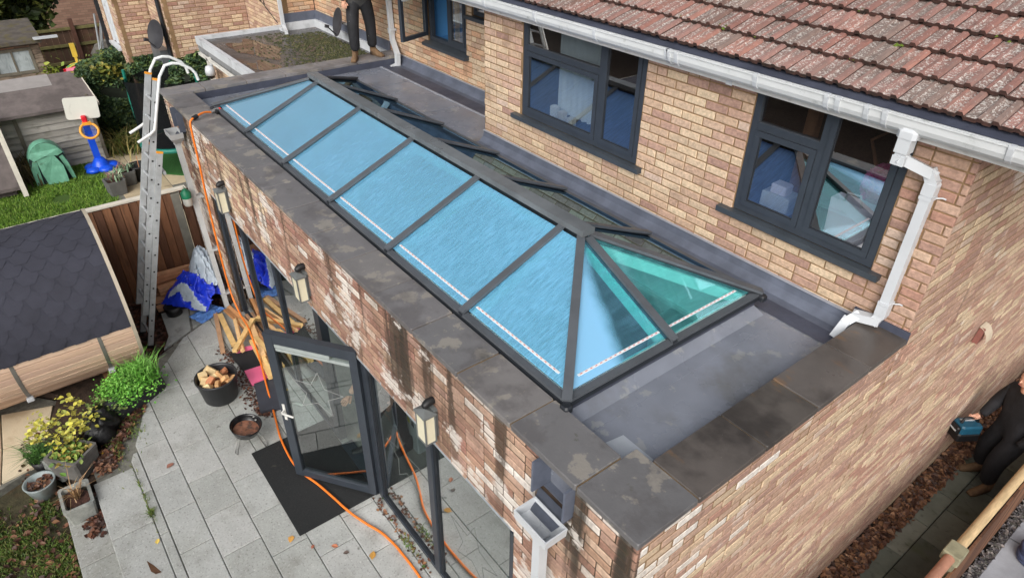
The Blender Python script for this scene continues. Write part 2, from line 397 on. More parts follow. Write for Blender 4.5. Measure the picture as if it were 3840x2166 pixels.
# lower concrete slabs beside the patio on the left
conc = M('rough_concrete', s2l((128, 126, 118)), .2, 6, .9, bump=.5, bscale=60, layers=[(s2l((74, 72, 64)), 5, .5, .7, None, .6)])
lp = struct(MB().prism([(-8.15, -1.26), (-6.98, -1.34), (-6.72, -1.36), (-7.1, -.62), (-8.15, -.9)], -.5, -.075), 'lower_concrete', conc)
slab(lp, [(-7.6, -1.30), (-6.95, -1.36), (-6.66, -1.50), (-6.9, -1.06), (-7.5, -.93)], -.08, -.05, PC[3], M('concrete_slab', None, .2, 6, .9, bump=.5, bscale=70, attr=True, layers=[(s2l((80, 78, 70)), 5, .5, .7, None, .6)]))
slab(lp, [(-7.45, -.92), (-6.93, -1.02), (-7.08, -.66), (-7.3, -.55)], -.08, -.045, PC[5], MATS['concrete_slab'])
# alley
ZA = -.35
alley_m = M('alley_slab', None, .25, 4, .85, bump=.3, bscale=60, attr=True, layers=[(s2l((70, 78, 50)), 3, .5, .72, None, .6), (s2l((50, 50, 44)), 12, .55, .75, None, .5)])
mb = MB(); mb.box((.8, -6, -.6), (4.5, 16, ZA - .03)); al = struct(mb, 'alley', M('alley_joint', s2l((34, 34, 30)), .3, 10, .95))
AC = [s2l(c) for c in ((104, 108, 98), (92, 97, 88), (112, 114, 104), (84, 88, 80))]
for i in range(-2, 18):
    y = i * .62 + .2
    slab(al, [(1.15, y), (1.36, y), (1.36, y + .61), (1.15, y + .61)], ZA - .04, ZA, sc(random.choice(AC), 1.25), alley_m)
    slab(al, [(1.37, y - .2), (1.745, y - .2), (1.745, y + .41), (1.37, y + .41)], ZA - .04, ZA - .004, random.choice(AC), alley_m)

# ------------------------------------------------------------------ brick extension
ext = thing('brick_extension', 'single storey brick extension with slate coped flat roof and long glazed garden opening', 'extension', (-3.6, 1, 0))
def pal_ext(cu, cz):
    r = random.random()
    if cu > -.6 and cz > 1.6 and r < .22: return random.choice(WHITE)
    if cu < -4.5 and r < .40: return random.choice(BUFF[:4] + WHITE[1:2])
    if r < .18: return random.choice(RED)
    if r < .24: return random.choice(WHITE[:2])
    return random.choice(EXT) if r < .80 else random.choice(PINK)
def pal_gab(cy, cz):
    r = random.random(); band = (int(cz / .225 + math.sin(cy * .6) * .7) % 5) in (0, 3)
    if cy < 1.0 and cz > 2.2 and r < .28: return random.choice(WHITE)
    if band and r < .5: return random.choice(RED[3:] + PINK)
    return random.choice(BUFF) if r < .5 else random.choice(PINK + RED[3:])
br_gab = brickmat('gable_brick', [(s2l((150, 122, 100)), 30, .6, .75, None, .2), (s2l((112, 92, 76)), 2.2, .58, .74, None, .3), (s2l((56, 42, 30)), 2.6, .62, .72, (1.4, 1.4, .16), .45, 2.1, 2.9), (s2l((214, 206, 198)), 2.2, .60, .68, (1, 1, 1.2), .6, 1.9, 2.6)])
W = Wall(ext, br_ext, mortar_d)
OPL, OPR, OPT = -6.83, -.10, 1.98
W.face('front_wall', (0, -.33, 0), (1, 0, 0), (0, -1, 0), -8.18, .945, -.15, 3.03, [(OPL, OPR, -.2, OPT), (.15, .455, 2.70, 2.985), (-7.62, -7.28, 2.70, 2.985)], pal_ext, thick=.25, trim=.018, gap=.0066)
W.face('side_wall', (.94, 0, 0), (0, 1, 0), (1, 0, 0), -.318, 2.455, -.45, 3.03, [], pal_gab, thick=.25, mat=br_gab, mort=mortar, recess=.004)
W.face('far_wall', (-8.18, 0, 0), (0, 1, 0), (-1, 0, 0), -.3, 3.3, -.4, 3.03, [], PINK, thick=.25, weight=0)
W.finish()
# coping stones
cop_m = M('coping_slate', None, .16, 3.5, .5, bump=.22, bscale=45, attr=True, rvar=.14, layers=[
    (s2l((144, 138, 128)), 3.6, .55, .585, None, .65), (s2l((148, 142, 130)), 13, .64, .68, None, .5), (s2l((78, 74, 74)), 2.1, .5, .6, None, .5), (s2l((52, 50, 46)), 4, .60, .75, None, .5), (s2l((70, 68, 52)), 12, .64, .72, None, .5)])
cop_dark = M('coping_slate_wet', None, .2, 3, .38, bump=.15, bscale=45, attr=True, rvar=.12, layers=[
    (s2l((36, 32, 30)), 2.2, .45, .7, None, .8), (s2l((128, 92, 50)), 3.4, .60, .72, (1, 2.2, 1), .5), (s2l((170, 168, 160)), 22, .70, .74, None, .6)])
joint_m = M('coping_joint', s2l((120, 98, 70)), .25, 12, .9)
CC = [s2l(c) for c in ((110, 108, 109), (104, 103, 104), (115, 112, 111), (107, 105, 106))]
DC = [s2l(c) for c in ((88, 82, 78), (80, 75, 71), (92, 87, 84))]
def coping(x0, y0, x1, y1, c, mat, dz=0):
    mb = MB(); mb.cbox((x0, y0, 3.028), (x1, y1, 3.07 + dz), .006, 0, c); mb.build('coping_stone', mat, ext)
JB = []
class _J:
    def box(s, a, b): m = MB(); m.box(a, b); m.build('coping_joint', joint_m, ext)
jb = _J(); xs = [.62 - .12 + .0]
xs = [.499, -.105]; 
while xs[-1] > -7.9: xs.append(xs[-1] - .588)
xs[-1] = -7.863
coping(.503, -.371, .969, .108, sc(CC[1], .92), cop_m)
for a, b in zip(xs[1:], xs[:-1]): coping(a + .006, -.371, b - .006, -.007, random.choice(CC), cop_m, random.gauss(0, .0015)); jb.box((b - .006, -.36, 3.03), (b + .006, -.015, 3.060))
ys = [.112, .735, 1.29, 1.93, 2.452]
for i, (a, b) in enumerate(zip(ys[:-1], ys[1:])): coping(.624, a + .004, .969, b - .004, DC[i % 3], cop_dark, random.gauss(0, .0015)); jb.box((.635, a - .005, 3.03), (.96, a + .005, 3.062))
ys = [-.371, .18, .77, 1.36, 1.95, 2.54, 3.13, 3.35]
for i, (a, b) in enumerate(zip(ys[:-1], ys[1:])): coping(-8.219, a + .004, -7.867, b - .004, sc(random.choice(CC), 1.35), cop_m, random.gauss(0, .0015)); jb.box((-8.2, b - .005, 3.03), (-7.88, b + .005, 3.062))

# roof deck, upstands
deck_m = M('grp_roof_deck', s2l((120, 125, 136)), .12, 2.4, .25, bump=.12, bscale=120, rvar=.12, layers=[(s2l((150, 152, 150)), 5, .60, .64, None, .5), (s2l((86, 84, 76)), 1.3, .5, .7, None, .55), (s2l((70, 74, 92)), 2.1, .55, .75, None, .4)])
mb = MB(); mb.box((-8.0, -.25, 2.66), (-6.85, 2.45, ZD)); mb.box((-.10, -.25, 2.66), (.80, 2.45, ZD)); mb.box((-6.85, -.25, 2.66), (-.10, .10, ZD)); mb.box((-6.85, 1.96, 2.66), (-.10, 2.45, ZD)); mb.box((-8.0, 2.45, 2.66), (-4.28, 3.36, ZD))
mb.build('roof_deck', deck_m, ext)
mb = MB()
for x0, x1, y in ((-4.28, .65, 2.455), (-7.9, -4.28, 3.355)):   # lead upstands against the house
    mb.add([(x0, y - .012, 3.06), (x1, y - .012, 3.06), (x1, y - .03, 2.99), (x0, y - .03, 2.99), (x1, y - .09, ZD + .004), (x0, y - .09, ZD + .004), (x0, y - .18, ZD + .004), (x1, y - .18, ZD + .004)], [(3, 2, 1, 0), (5, 4, 2, 3), (6, 7, 4, 5)])
mb.build('lead_upstand', lead, ext)
mb = MB(); mb.box((-4.28, 2.425, 3.058), (.9, 2.4545, 3.066)); mb.box((-7.9, 3.325, 3.058), (-4.30, 3.3545, 3.066)); mb.build('upstand_trim', M('pale_trim', s2l((150, 154, 164)), .1, 6, .5), ext)
mb = MB()                                                         # felt skirt along the house wall
for x0, x1, y0, y1 in ((-4.26, .62, 2.10, 2.276), (-7.86, -4.30, 2.96, 3.176)): mb.add([(x0, y0, ZD + .005), (x1, y0, ZD + .005), (x1, y1, ZD + .006), (x0, y1, ZD + .006)], [(0, 1, 2, 3)])
mb.build('felt_skirt', felt, ext)
mb = MB(); mb.box((-7.86, 2.925, ZD), (-4.30, 2.958, ZD + .006)); mb.build('skirt_edge', M('pale_trim', (1, 1, 1)), ext)
mb = MB()                                                         # felt up the inside of the parapets
mb.box((-7.875, -.02, ZD), (-7.862, 3.33, 3.027)); mb.box((-7.86, -.028, ZD), (.63, -.012, 3.027)); mb.box((.628, .0, ZD), (.64, 2.42, 3.027))
mb.box((.55, 2.44, 3.027), (.97, 2.456, 3.13))
mb.build('parapet_felt', felt, ext)
mb = MB()
mb.add([(.628, .06, ZD + .035), (.628, 2.4, ZD + .035), (.55, 2.4, ZD + .004), (.55, .06, ZD + .004)], [(0, 1, 2, 3)]); mb.build('deck_fillet', deck_m, ext)
for x0, y0, x1, y1 in ((.10, .02, .108, 2.30), (-3.0, 2.10, -2.99, 2.30), (-6.98, .02, -6.972, 3.2), (-5.6, 2.12, -5.59, 3.2)):
    mb = MB(); mb.box((x0 - .05, y0, ZD), (x1 + .05, y1, ZD + .0035)); mb.build('deck_seam', deck_m, ext)
patch = M('deck_patch', s2l((158, 164, 172)), .08, 5, .42, bump=.1, bscale=60)
mb = MB(); mb.prism([(.545, .02), (.27, .03), (.30, .225), (.555, .225)], ZD + .003, ZD + .008); mb.build('deck_patch', patch, ext)
# lead outlet chutes through the front wall
for x in (.30, -7.45):
    o = MB(); o.box((x - .15, -.40, 2.72), (x - .135, -.10, 2.98)); o.box((x + .135, -.40, 2.72), (x + .15, -.10, 2.98)); o.box((x - .15, -.30, 2.70), (x + .15, -.10, 2.715))
    o.add([(x - .15, -.33, 2.712), (x + .15, -.33, 2.712), (x + .10, -.44, 2.62), (x - .10, -.44, 2.62)], [(0, 1, 2, 3), (3, 2, 1, 0)]); o.box((x - .15, -.08, 2.70), (x + .15, -.06, 2.98))
    c = o.build('lead_outlet', lead, ext)
# glazed screen in the opening
gl_m = glass('door_glass', 1.5, (.80, .86, .85), 4)
fy0, fy1 = -.295, -.225
fr = MB(); fr.box((OPL + .004, fy0, OPT - .075), (OPR - .004, fy1, OPT - .004)); fr.box((OPL + .004, fy0, 0.005), (-3.55, fy1, .055)); fr.box((-2.5, fy0, .005), (OPR - .004, fy1, .055))
fr.box((-3.42, fy0 - .02, .002), (-2.52, fy1 + .05, .022))
for x, w in ((OPL + .034, .06), (OPR - .034, .06), (-5.82, .05), (-4.735, .05), (-3.52, .14), (-2.46, .09), (-1.30, .085)): fr.box((x - w / 2, fy0 - .008, .058), (x + w / 2, fy1 + .008, OPT - .078))
fr.build('screen_frame', frame_m, ext)
fr = MB(); fr.box((-6.76, -.331, OPT + .0), (-.12, -.30, OPT + .028)); fr.build('steel_lintel', M('lintel_grey', s2l((150, 158, 164)), .2, 9, .5), ext)
for a, b in ((OPL + .064, -5.845), (-5.795, -4.76), (-4.71, -3.59), (-2.415, -1.343), (-1.257, OPR - .064)):
    p = MB(); p.box((a, -.268, .055), (b, -.248, OPT - .075)); pn = p.build('glass_pane', gl_m, ext)
    p = MB()
    for q0, q1 in (((a, fy0 + .012, .055), (a + .03, fy0 + .026, OPT - .075)), ((b - .03, fy0 + .012, .055), (b, fy0 + .026, OPT - .075)), ((a + .03, fy0 + .012, .055), (b - .03, fy0 + .026, .085)), ((a + .03, fy0 + .012, OPT - .105), (b - .03, fy0 + .026, OPT - .075))): p.box(q0, q1)
    p.build('glazing_bead', dark_m, pn)
# star outlines drawn on the glass
chalk_f = M('faint_chalk', s2l((112, 116, 114)), .1, 20, .8)
chalk = M('white_chalk', s2l((160, 162, 160)), .1, 20, .8)
def star(par, cx, cz, r, y, ang=0, Mx=None, mt=None):
    pts = []
    for k in range(10):
        a = ang + math.pi / 2 + k * math.pi / 5; rr = r if k % 2 == 0 else r * .42
        pts.append((cx + rr * math.cos(a), y, cz + rr * math.sin(a)))
    m = MB()
    for i in range(10): m.bar(pts[i], pts[(i + 1) % 10], .0045, .001, (0, -1, 0))
    if Mx is not None: m.v = [tuple(Mx @ Vector(v)) for v in m.v]
    return m.build('star_outline', mt or chalk, par)
star(ext, -1.85, 1.1, .34, -.2695, .2, None, chalk_f); star(ext, -.72, 1.0, .36, -.2695, -.1, None, chalk_f)
# open door leaf, hinged on the right
hx, hy = -2.50, -.315; LW = 1.0; ang = math.atan2(-.90 + .315, -3.32 + 2.50)
DM = Matrix.Translation((hx, hy, 0)) @ Matrix.Rotation(ang, 4, 'Z')
def dbox(m, a, b): m.box(a, b, M=DM)
d = MB(); z0, z1 = .05, 2.06
dbox(d, (.0, -.035, z0), (.085, .035, z1)); dbox(d, (LW - .095, -.035, z0), (LW, .035, z1)); dbox(d, (.087, -.034, z1 - .115), (LW - .097, .034, z1)); dbox(d, (.087, -.034, z0), (LW - .097, .034, z0 + .085))
door = d.build('open_door', frame_m, ext); door['label'] = 'open glazed door leaf swung out over the mat'
d = MB(); dbox(d, (.087, -.012, z0 + .085), (LW - .097, .012, z1 - .115)); d.build('glass_pane', gl_m, door)
d = MB(); dbox(d, (.30, .012, z1 - .165), (LW - .10, .028, z1 - .12)); dbox(d, (.087, -.03, z1 - .21), (LW - .1, .02, z1 - .178)); d.build('trickle_vent', M('vent_grey', s2l((150, 158, 156)), .1, 9, .5), door)
d = MB()
for sgn in (-1, 1):
    p = lambda x, y, z: DM @ Vector((x, y * sgn, z))
    d.tube([p(LW - .05, .035, 1.06), p(LW - .05, .085, 1.06), p(LW - .065, .095, 1.06), p(LW - .19, .095, 1.045)], .011, 8); d.bar(p(LW - .05, .036, .92), p(LW - .05, .036, 1.14), .03, .012, DM.to_3x3() @ Vector((0, sgn, 0)))
d.build('door_handle', M('satin_white_handle', s2l((206, 206, 200)), .08, 9, .4), door)
star(door, .52, 1.38, .30, .0155, .15, DM)
# room behind the screen
room_m = M('room_plaster', s2l((196, 196, 192)), .06, 2, .85)
roomf_m = M('room_floor', s2l((150, 146, 140)), .15, 3, .5, stretch=(1, 6, 1))
mb = MB(); mb.box((-7.9, 4.9, 0), (.7, 5.0, 2.62)); mb.box((-7.95, -.05, 0), (-7.9, 4.9, 2.62)); mb.box((.64, -.05, 0), (.69, 4.9, 2.62)); mb.box((-7.9, 2.46, 2.62), (.69, 4.9, 2.66)); mb.box((-7.9, -.2, 2.62), (-6.80, 2.44, 2.655)); mb.box((-.15, -.2, 2.62), (.69, 2.44, 2.655)); mb.box((-6.80, -.2, 2.62), (-.15, .14, 2.655)); mb.box((-6.80, 1.92, 2.62), (-.15, 2.44, 2.655))
mb.box((-7.9, -.21, 0), (OPL, -.09, 2.62)); mb.box((OPR, -.21, 0), (.69, -.09, 2.62)); mb.box((OPL, -.21, OPT), (OPR, -.09, 2.62))
mb.build('room_walls', room_m, ext)
mb = MB(); mb.box((-7.9, -.22, -.1), (.69, 4.9, .0)); mb.build('room_floor', roomf_m, ext)
# lining of the light shaft under the lantern
shaft_m = M('shaft_lining', s2l((226, 232, 230)), .05, 3, .8)
mb = MB(); a0, a1, b0, b1 = -6.84, -.11, .11, 1.95
mb.box((a0 - .03, b0 - .03, 2.64), (a1 + .03, b0, 3.075)); mb.box((a0 - .03, b1, 2.64), (a1 + .03, b1 + .03, 3.075)); mb.box((a0 - .03, b0, 2.64), (a0, b1, 3.075)); mb.box((a1, b0, 2.64), (a1 + .03, b1, 3.075))
mb.build('light_shaft', shaft_m, ext)
# ------------------------------------------------------------------ roof lantern
lan = thing('roof_lantern', 'long hipped glass roof lantern with grey aluminium bars on the flat roof', 'roof lantern', (-3.47, 1.03, ZD))
LL, LWd, RH, ZE = 6.947, 2.06, .45, 3.10
k = .03
mb = MB()                                   # insulated kerb
mb.box((-LL + k, k, ZD + .002), (-k, k + .05, ZE - .02)); mb.box((-LL + k, LWd - k - .05, ZD + .002), (-k, LWd - k, ZE - .02)); mb.box((-LL + k, k + .05, ZD + .002), (-LL + k + .05, LWd - k - .05, ZE - .02)); mb.box((-k - .05, k + .05, ZD + .002), (-k, LWd - k - .05, ZE - .02))
mb.build('kerb', felt, lan)
mb = MB()
for (a, b, ax) in (((-LL, k, 0), (0, k, 0), 0),): pass
for q in ([(-k, k), (.07, -.02)],): pass
for s_ in (0, 1):                           # sloped felt fillet round the kerb
    x0 = -k if s_ == 0 else -LL + k; x1 = .055 if s_ == 0 else -LL - .055
    v = [(x0, k, ZD + .06), (x0, LWd - k, ZD + .06), (x1, LWd, ZD + .004), (x1, 0, ZD + .004)]
    mb.add(v, [(0, 1, 2, 3), (3, 2, 1, 0)][:1] if s_ else [(3, 2, 1, 0)])
mb.add([(-LL + k, LWd - k, ZD + .06), (-k, LWd - k, ZD + .06), (-k, LWd + .06, ZD + .004), (-LL + k, LWd + .06, ZD + .004)], [(3, 2, 1, 0)])
mb.build('kerb_fillet', deck_m, lan)
bw = .058
mb = MB()
for z0, z1, o, m_ in ((ZE - .045, ZE - .012, .0, 1), (ZE - .011, ZE + .012, -.004, 0)):
    mb.box((-LL - o, -o, z0), (0 + o, bw, z1), m_); mb.box((-LL - o, LWd - bw, z0), (0 + o, LWd + o, z1), m_); mb.box((-LL - o, bw, z0), (-LL + bw, LWd - bw, z1), m_); mb.box((-bw, bw, z0), (o, LWd - bw, z1), m_)
mb.build('eaves_beam', [alu_m, dark_m], lan)
ry = LWd / 2; RX0, RX1 = -LL + 1.03, -1.03; zr = ZE + RH
mb = MB(); x0, x1 = RX0 - .085, RX1 + .085; w = .062
mb.box((x0, ry - w, zr - .005), (x1, ry + w, zr + .045)); mb.build('ridge_bar', alu_top, lan)
mb = MB(); mb.box((RX0 - .05, ry - .03, zr - .09), (RX1 + .05, ry + .03, zr - .006)); mb.build('ridge_core', dark_m, lan)
xs_r = [-LL / 2 + (i - 2) * 1.14 for i in range(5)]
def rafter(p0, p1, w=.06):
    m = MB(); d = Vector(p1) - Vector(p0); up = Vector((0, 0, 1))
    m.bar(Vector(p0) + Vector((0, 0, .012)), Vector(p1) + Vector((0, 0, .012)), w, .022, up, 0)
    m.bar(Vector(p0) - Vector((0, 0, .022)), Vector(p1) - Vector((0, 0, .022)), w * .72, .045, up, 1)
    return m.build('glazing_bar', [alu_m, dark_m], lan)
zt = zr - .004
for x in xs_r:
    rafter((x, .004, ZE + .014), (x, ry - .05, zt - .02)); rafter((x, LWd - .004, ZE + .014), (x, ry + .05, zt - .02))
for sx, xr in ((0, RX1), (-LL, RX0)):
    e = 1 if sx == 0 else -1
    rafter((sx - .004 * e, .004, ZE + .014), (xr + .05 * e, ry - .045, zt - .02), .066); rafter((sx - .004 * e, LWd - .004, ZE + .014), (xr + .05 * e, ry + .045, zt - .02), .066)
    rafter((sx - .004 * e, ry, ZE + .014), (xr + .085 * e, ry, zt - .03), .06)
mb = MB()
for x, y in ((0, 0), (-LL, 0), (0, LWd), (-LL, LWd)):
    sx = 1 if x == 0 else -1; sy = 1 if y == 0 else -1
    mb.cbox((x - .035 - .0, y - .035, ZE - .05), (x + .035, y + .035, ZE - .004), .012)
mb.build('corner_cap', dark_m, lan)
# glass: solar blue double glazing, misted and running with water on the garden side
def lantern_glass(name, film, film_scale, lo, hi, tint, filmc, half=False, refl=1.0, gt=(.55, .83, 1, 1)):
    g = NG(name)
    fr = g.n('ShaderNodeFresnel'); fr.inputs[0].default_value = 1.5
    f = g.math('SUBTRACT', 1.0, g.math('POWER', g.math('SUBTRACT', 1.0, fr.outputs[0], True), 3), True)
    gb = g.n('ShaderNodeNewGeometry').outputs['Backfacing']; f = g.math('MULTIPLY', g.math('MULTIPLY', f, g.math('SUBTRACT', 1.0, gb)), refl)
    gl = g.n('ShaderNodeBsdfGlossy'); gl.inputs[0].default_value = gt; gl.inputs['Roughness'].default_value = .03
    tr = g.n('ShaderNodeBsdfTransparent'); tr.inputs[0].default_value = (*tint, 1)
    df = g.n('ShaderNodeBsdfDiffuse'); tl = g.n('ShaderNodeBsdfTranslucent')
    df.inputs[0].default_value = (*filmc, 1); tl.inputs[0].default_value = (*filmc, 1)
    ds = g.n('ShaderNodeMixShader'); ds.inputs[0].default_value = .15; g.l(df.outputs[0], ds.inputs[1]); g.l(tl.outputs[0], ds.inputs[2])
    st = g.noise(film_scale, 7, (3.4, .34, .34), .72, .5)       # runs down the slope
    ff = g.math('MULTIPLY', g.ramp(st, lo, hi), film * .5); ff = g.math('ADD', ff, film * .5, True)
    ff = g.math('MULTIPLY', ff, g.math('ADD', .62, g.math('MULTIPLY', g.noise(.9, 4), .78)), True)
    if half:                                # denser pale blue layer on the garden side of a ridge-end to mid-eaves line
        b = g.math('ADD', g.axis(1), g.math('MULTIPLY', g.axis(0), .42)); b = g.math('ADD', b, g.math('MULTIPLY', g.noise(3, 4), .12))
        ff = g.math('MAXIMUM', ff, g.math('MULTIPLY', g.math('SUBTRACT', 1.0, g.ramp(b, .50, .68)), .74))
    m1 = g.n('ShaderNodeMixShader'); g.l(ff, m1.inputs[0]); g.l(tr.outputs[0], m1.inputs[1]); g.l(ds.outputs[0], m1.inputs[2])
    m2 = g.n('ShaderNodeMixShader'); g.l(f, m2.inputs[0]); g.l(m1.outputs[0], m2.inputs[1]); g.l(gl.outputs[0], m2.inputs[2])
    g.l(m2.outputs[0], g.out.inputs[0])
    return g.m
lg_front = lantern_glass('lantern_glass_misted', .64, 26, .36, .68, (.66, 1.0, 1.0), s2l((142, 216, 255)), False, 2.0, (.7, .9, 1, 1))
lg_side = lantern_glass('lantern_glass_clear', .16, 6, .40, .65, (.66, .96, .95), s2l((130, 214, 220)))
lg_half = lantern_glass('lantern_glass_half_pale_blue', .12, 6, .40, .65, (.50, .90, .90), s2l((160, 218, 255)), True)
lg_back = lantern_glass('lantern_glass_back', .8, 14, .28, .75, (.50, .80, 1.0), s2l((142, 186, 255)), False, 2.4, (.22, .36, .46, 1))
bar_m = M('spacer_bar', s2l((226, 230, 232)), .04, 9, .4)
tape_m = M('spacer_print', s2l((206, 96, 84)), .1, 9, .5)
def pane(pts, mat, nrm):
    """pts (x, y, z) on the outer face"""
    pts = [Vector(p) for p in pts]; n = Vector(nrm).normalized(); c = sum(pts, Vector()) / len(pts); N = len(pts)
    if (pts[1] - pts[0]).cross(pts[2] - pts[0]).dot(n) < 0: pts = pts[::-1]
    m = MB(); m.add(pts + [p - n * .006 for p in pts], [tuple(range(N)), tuple(range(2 * N - 1, N - 1, -1))] + [(i, N + i, N + (i + 1) % N, (i + 1) % N) for i in range(N)])
    return m.build('glass_pane', mat, lan)
def yz(y): return ZE + RH * (y / ry if y <= ry else (LWd - y) / ry) - .004
yb0, yb1 = .062, ry - .07
NF, NBk, NE, NW = (0, -RH, ry), (0, RH, ry), (RH, 0, ry), (-RH, 0, ry)
panes = []
for a, b in zip(xs_r[:-1], xs_r[1:]):
    panes.append(pane([(a, yb0, yz(yb0)), (b, yb0, yz(yb0)), (b, yb1, yz(yb1)), (a, yb1, yz(yb1))], lg_front, NF))
    pane([(a, LWd - yb0, yz(yb0)), (b, LWd - yb0, yz(yb0)), (b, LWd - yb1, yz(yb1)), (a, LWd - yb1, yz(yb1))], lg_back, NBk)
a = xs_r[-1]; pane([(a, yb0, yz(yb0)), (-yb0, yb0, yz(yb0)), (-yb1 - .02, yb1, yz(yb1)), (a, yb1, yz(yb1))], lg_front, NF); pane([(a, LWd - yb0, yz(yb0)), (-yb0, LWd - yb0, yz(yb0)), (-yb1 - .02, LWd - yb1, yz(yb1)), (a, LWd - yb1, yz(yb1))], lg_back, NBk)
a = xs_r[0]; pane([(a, yb0, yz(yb0)), (-LL + yb0, yb0, yz(yb0)), (-LL + yb1 + .02, yb1, yz(yb1)), (a, yb1, yz(yb1))], lg_front, NF); pane([(a, LWd - yb0, yz(yb0)), (-LL + yb0, LWd - yb0, yz(yb0)), (-LL + yb1 + .02, LWd - yb1, yz(yb1)), (a, LWd - yb1, yz(yb1))], lg_back, NBk)
for sgn, x_of, nn in ((1, lambda t: -t, NE), (-1, lambda t: -LL + t, NW)):
    t0, t1 = .062, ry - .06
    for s_ in (0, 1):
        Y = (lambda y: y) if s_ == 0 else (lambda y: LWd - y)
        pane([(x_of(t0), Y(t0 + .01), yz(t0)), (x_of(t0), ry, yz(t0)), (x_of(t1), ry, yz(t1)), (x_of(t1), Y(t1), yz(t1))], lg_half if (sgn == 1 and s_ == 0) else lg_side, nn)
# white inner linings under the bars
def lining(p0, p1):
    m = MB(); d = Vector((0, 0, -.075)); m.bar(Vector(p0) + d, Vector(p1) + d, .065, .09, (0, 0, 1)); m.build('bar_lining', shaft_m, lan)
for x in xs_r: lining((x, .12, yz(.12) - .02), (x, ry - .06, zr - .05)); lining((x, LWd - .12, yz(.12) - .02), (x, ry + .06, zr - .05))
for sx, xr, e in ((0, RX1, 1), (-LL, RX0, -1)):
    for yy in (.12, LWd - .12): lining((sx - .12 * e, yy, yz(.12) - .02), (xr + .06 * e, ry + (-.05 if yy < 1 else .05), zr - .05))
    lining((sx - .12 * e, ry, yz(.12) - .02), (xr + .09 * e, ry, zr - .06))
m = MB(); m.box((RX0, ry - .05, zr - .16), (RX1, ry + .05, zr - .092)); m.build('ridge_lining', shaft_m, lan)
# printed spacer bars along the foot of each pane
def spacer(p0, p1):
    p0, p1 = Vector(p0), Vector(p1); m = MB(); m.bar(p0, p1, .020, .003, (0, 0, 1), 0); L = (p1 - p0).length; d = (p1 - p0) / L; t = .02
    while t < L - .03: m.bar(p0 + d * t + Vector((0, 0, .003)), p0 + d * (t + .018) + Vector((0, 0, .003)), .005, .002, (0, 0, 1), 1); t += .045
    m.build('spacer_bar', [bar_m, tape_m], lan)
allx = [-LL + .16] + xs_r + [-.16]
for a, b in zip(allx[:-1], allx[1:]): spacer((a + .05, .118, yz(.118) + .004), (b - .05, .118, yz(.118) + .004))
spacer((-.118, .2, yz(.118) + .004), (-.118, ry - .05, yz(.118) + .004)); spacer((-.118, ry + .05, yz(.118) + .004), (-.118, LWd - .2, yz(.118) + .004))
# ------------------------------------------------------------------ brick house
house = thing('brick_house', 'two storey buff brick house with tiled roof and dark framed first floor windows', 'house', (-1.5, 5, 0))
YH, XS, YR = 2.457, -4.284, 3.36
def pal_house(cu, cz):
    r = random.random()
    if cu > -.8 and cu < -.35 and r < .5: return random.choice(PINK)
    if cu > .55 and r < .75: return random.choice(RED[3:] + PINK)
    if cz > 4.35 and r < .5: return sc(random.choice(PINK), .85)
    return random.choice(BUFF) if r < .72 else random.choice(PINK)
def pal_orange(cu, cz):
    r = random.random(); return sc(random.choice(BUFF), .97) if r < .6 else s2l(random.choice([(202, 166, 134), (194, 154, 124), (188, 148, 120), (180, 138, 112)]))
W = Wall(house, br_house, mortar)
W1 = (-3.575, -1.805, 3.425, 4.7); W2 = (-.675, .555, 3.435, 4.7); W3 = (-7.02, -5.985, 3.43, 4.75); W4 = (-5.84, -5.52, 4.02, 4.75)
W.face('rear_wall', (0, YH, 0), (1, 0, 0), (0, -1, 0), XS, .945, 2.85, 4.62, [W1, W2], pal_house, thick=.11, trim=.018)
W.face('side_wall', (.94, 0, 0), (0, 1, 0), (1, 0, 0), YH + .012, 9.5, -.45, 4.62, [], pal_gab, thick=.11, mat=br_gab, recess=.004)
W.face('recessed_wall', (0, YR, 0), (1, 0, 0), (0, -1, 0), -8.2, XS + .2, 2.85, 4.8, [W3, W4], pal_orange, thick=.11)
W.face('return_wall', (XS, 0, 0), (0, 1, 0), (-1, 0, 0), YH + .012, YR, 2.85, 4.62, [], pal_orange, thick=.11, weight=0)
W.finish()
# vent cowl on the side wall
mb = MB(); cow = M('vent_cowl', s2l((206, 190, 168)), .1, 8, .6); cowd = M('vent_cowl_dark', s2l((120, 72, 62)), .2, 8, .7)
for i in range(7):
    a0, a1 = math.pi / 2 * i / 7, math.pi / 2 * (i + 1) / 7
    q = lambda a, s_: (.942 + .10 * math.sin(a), 4.56 + s_, 2.10 + .15 * math.cos(a))
    mb.add([q(a0, -.075), q(a0, .075), q(a1, .075), q(a1, -.075)], [(0, 1, 2, 3)])
mb.build('vent_cowl', cow, house)
mb = MB(); mb.prism([(-.07, 2.10), (.07, 2.10), (0, 2.25)], 0, .05, M=Matrix(((0, 0, 1, .945), (1, 0, 0, 4.50), (0, 1, 0, 0), (0, 0, 0, 1)))); mb.build('vent_flap', cowd, house)
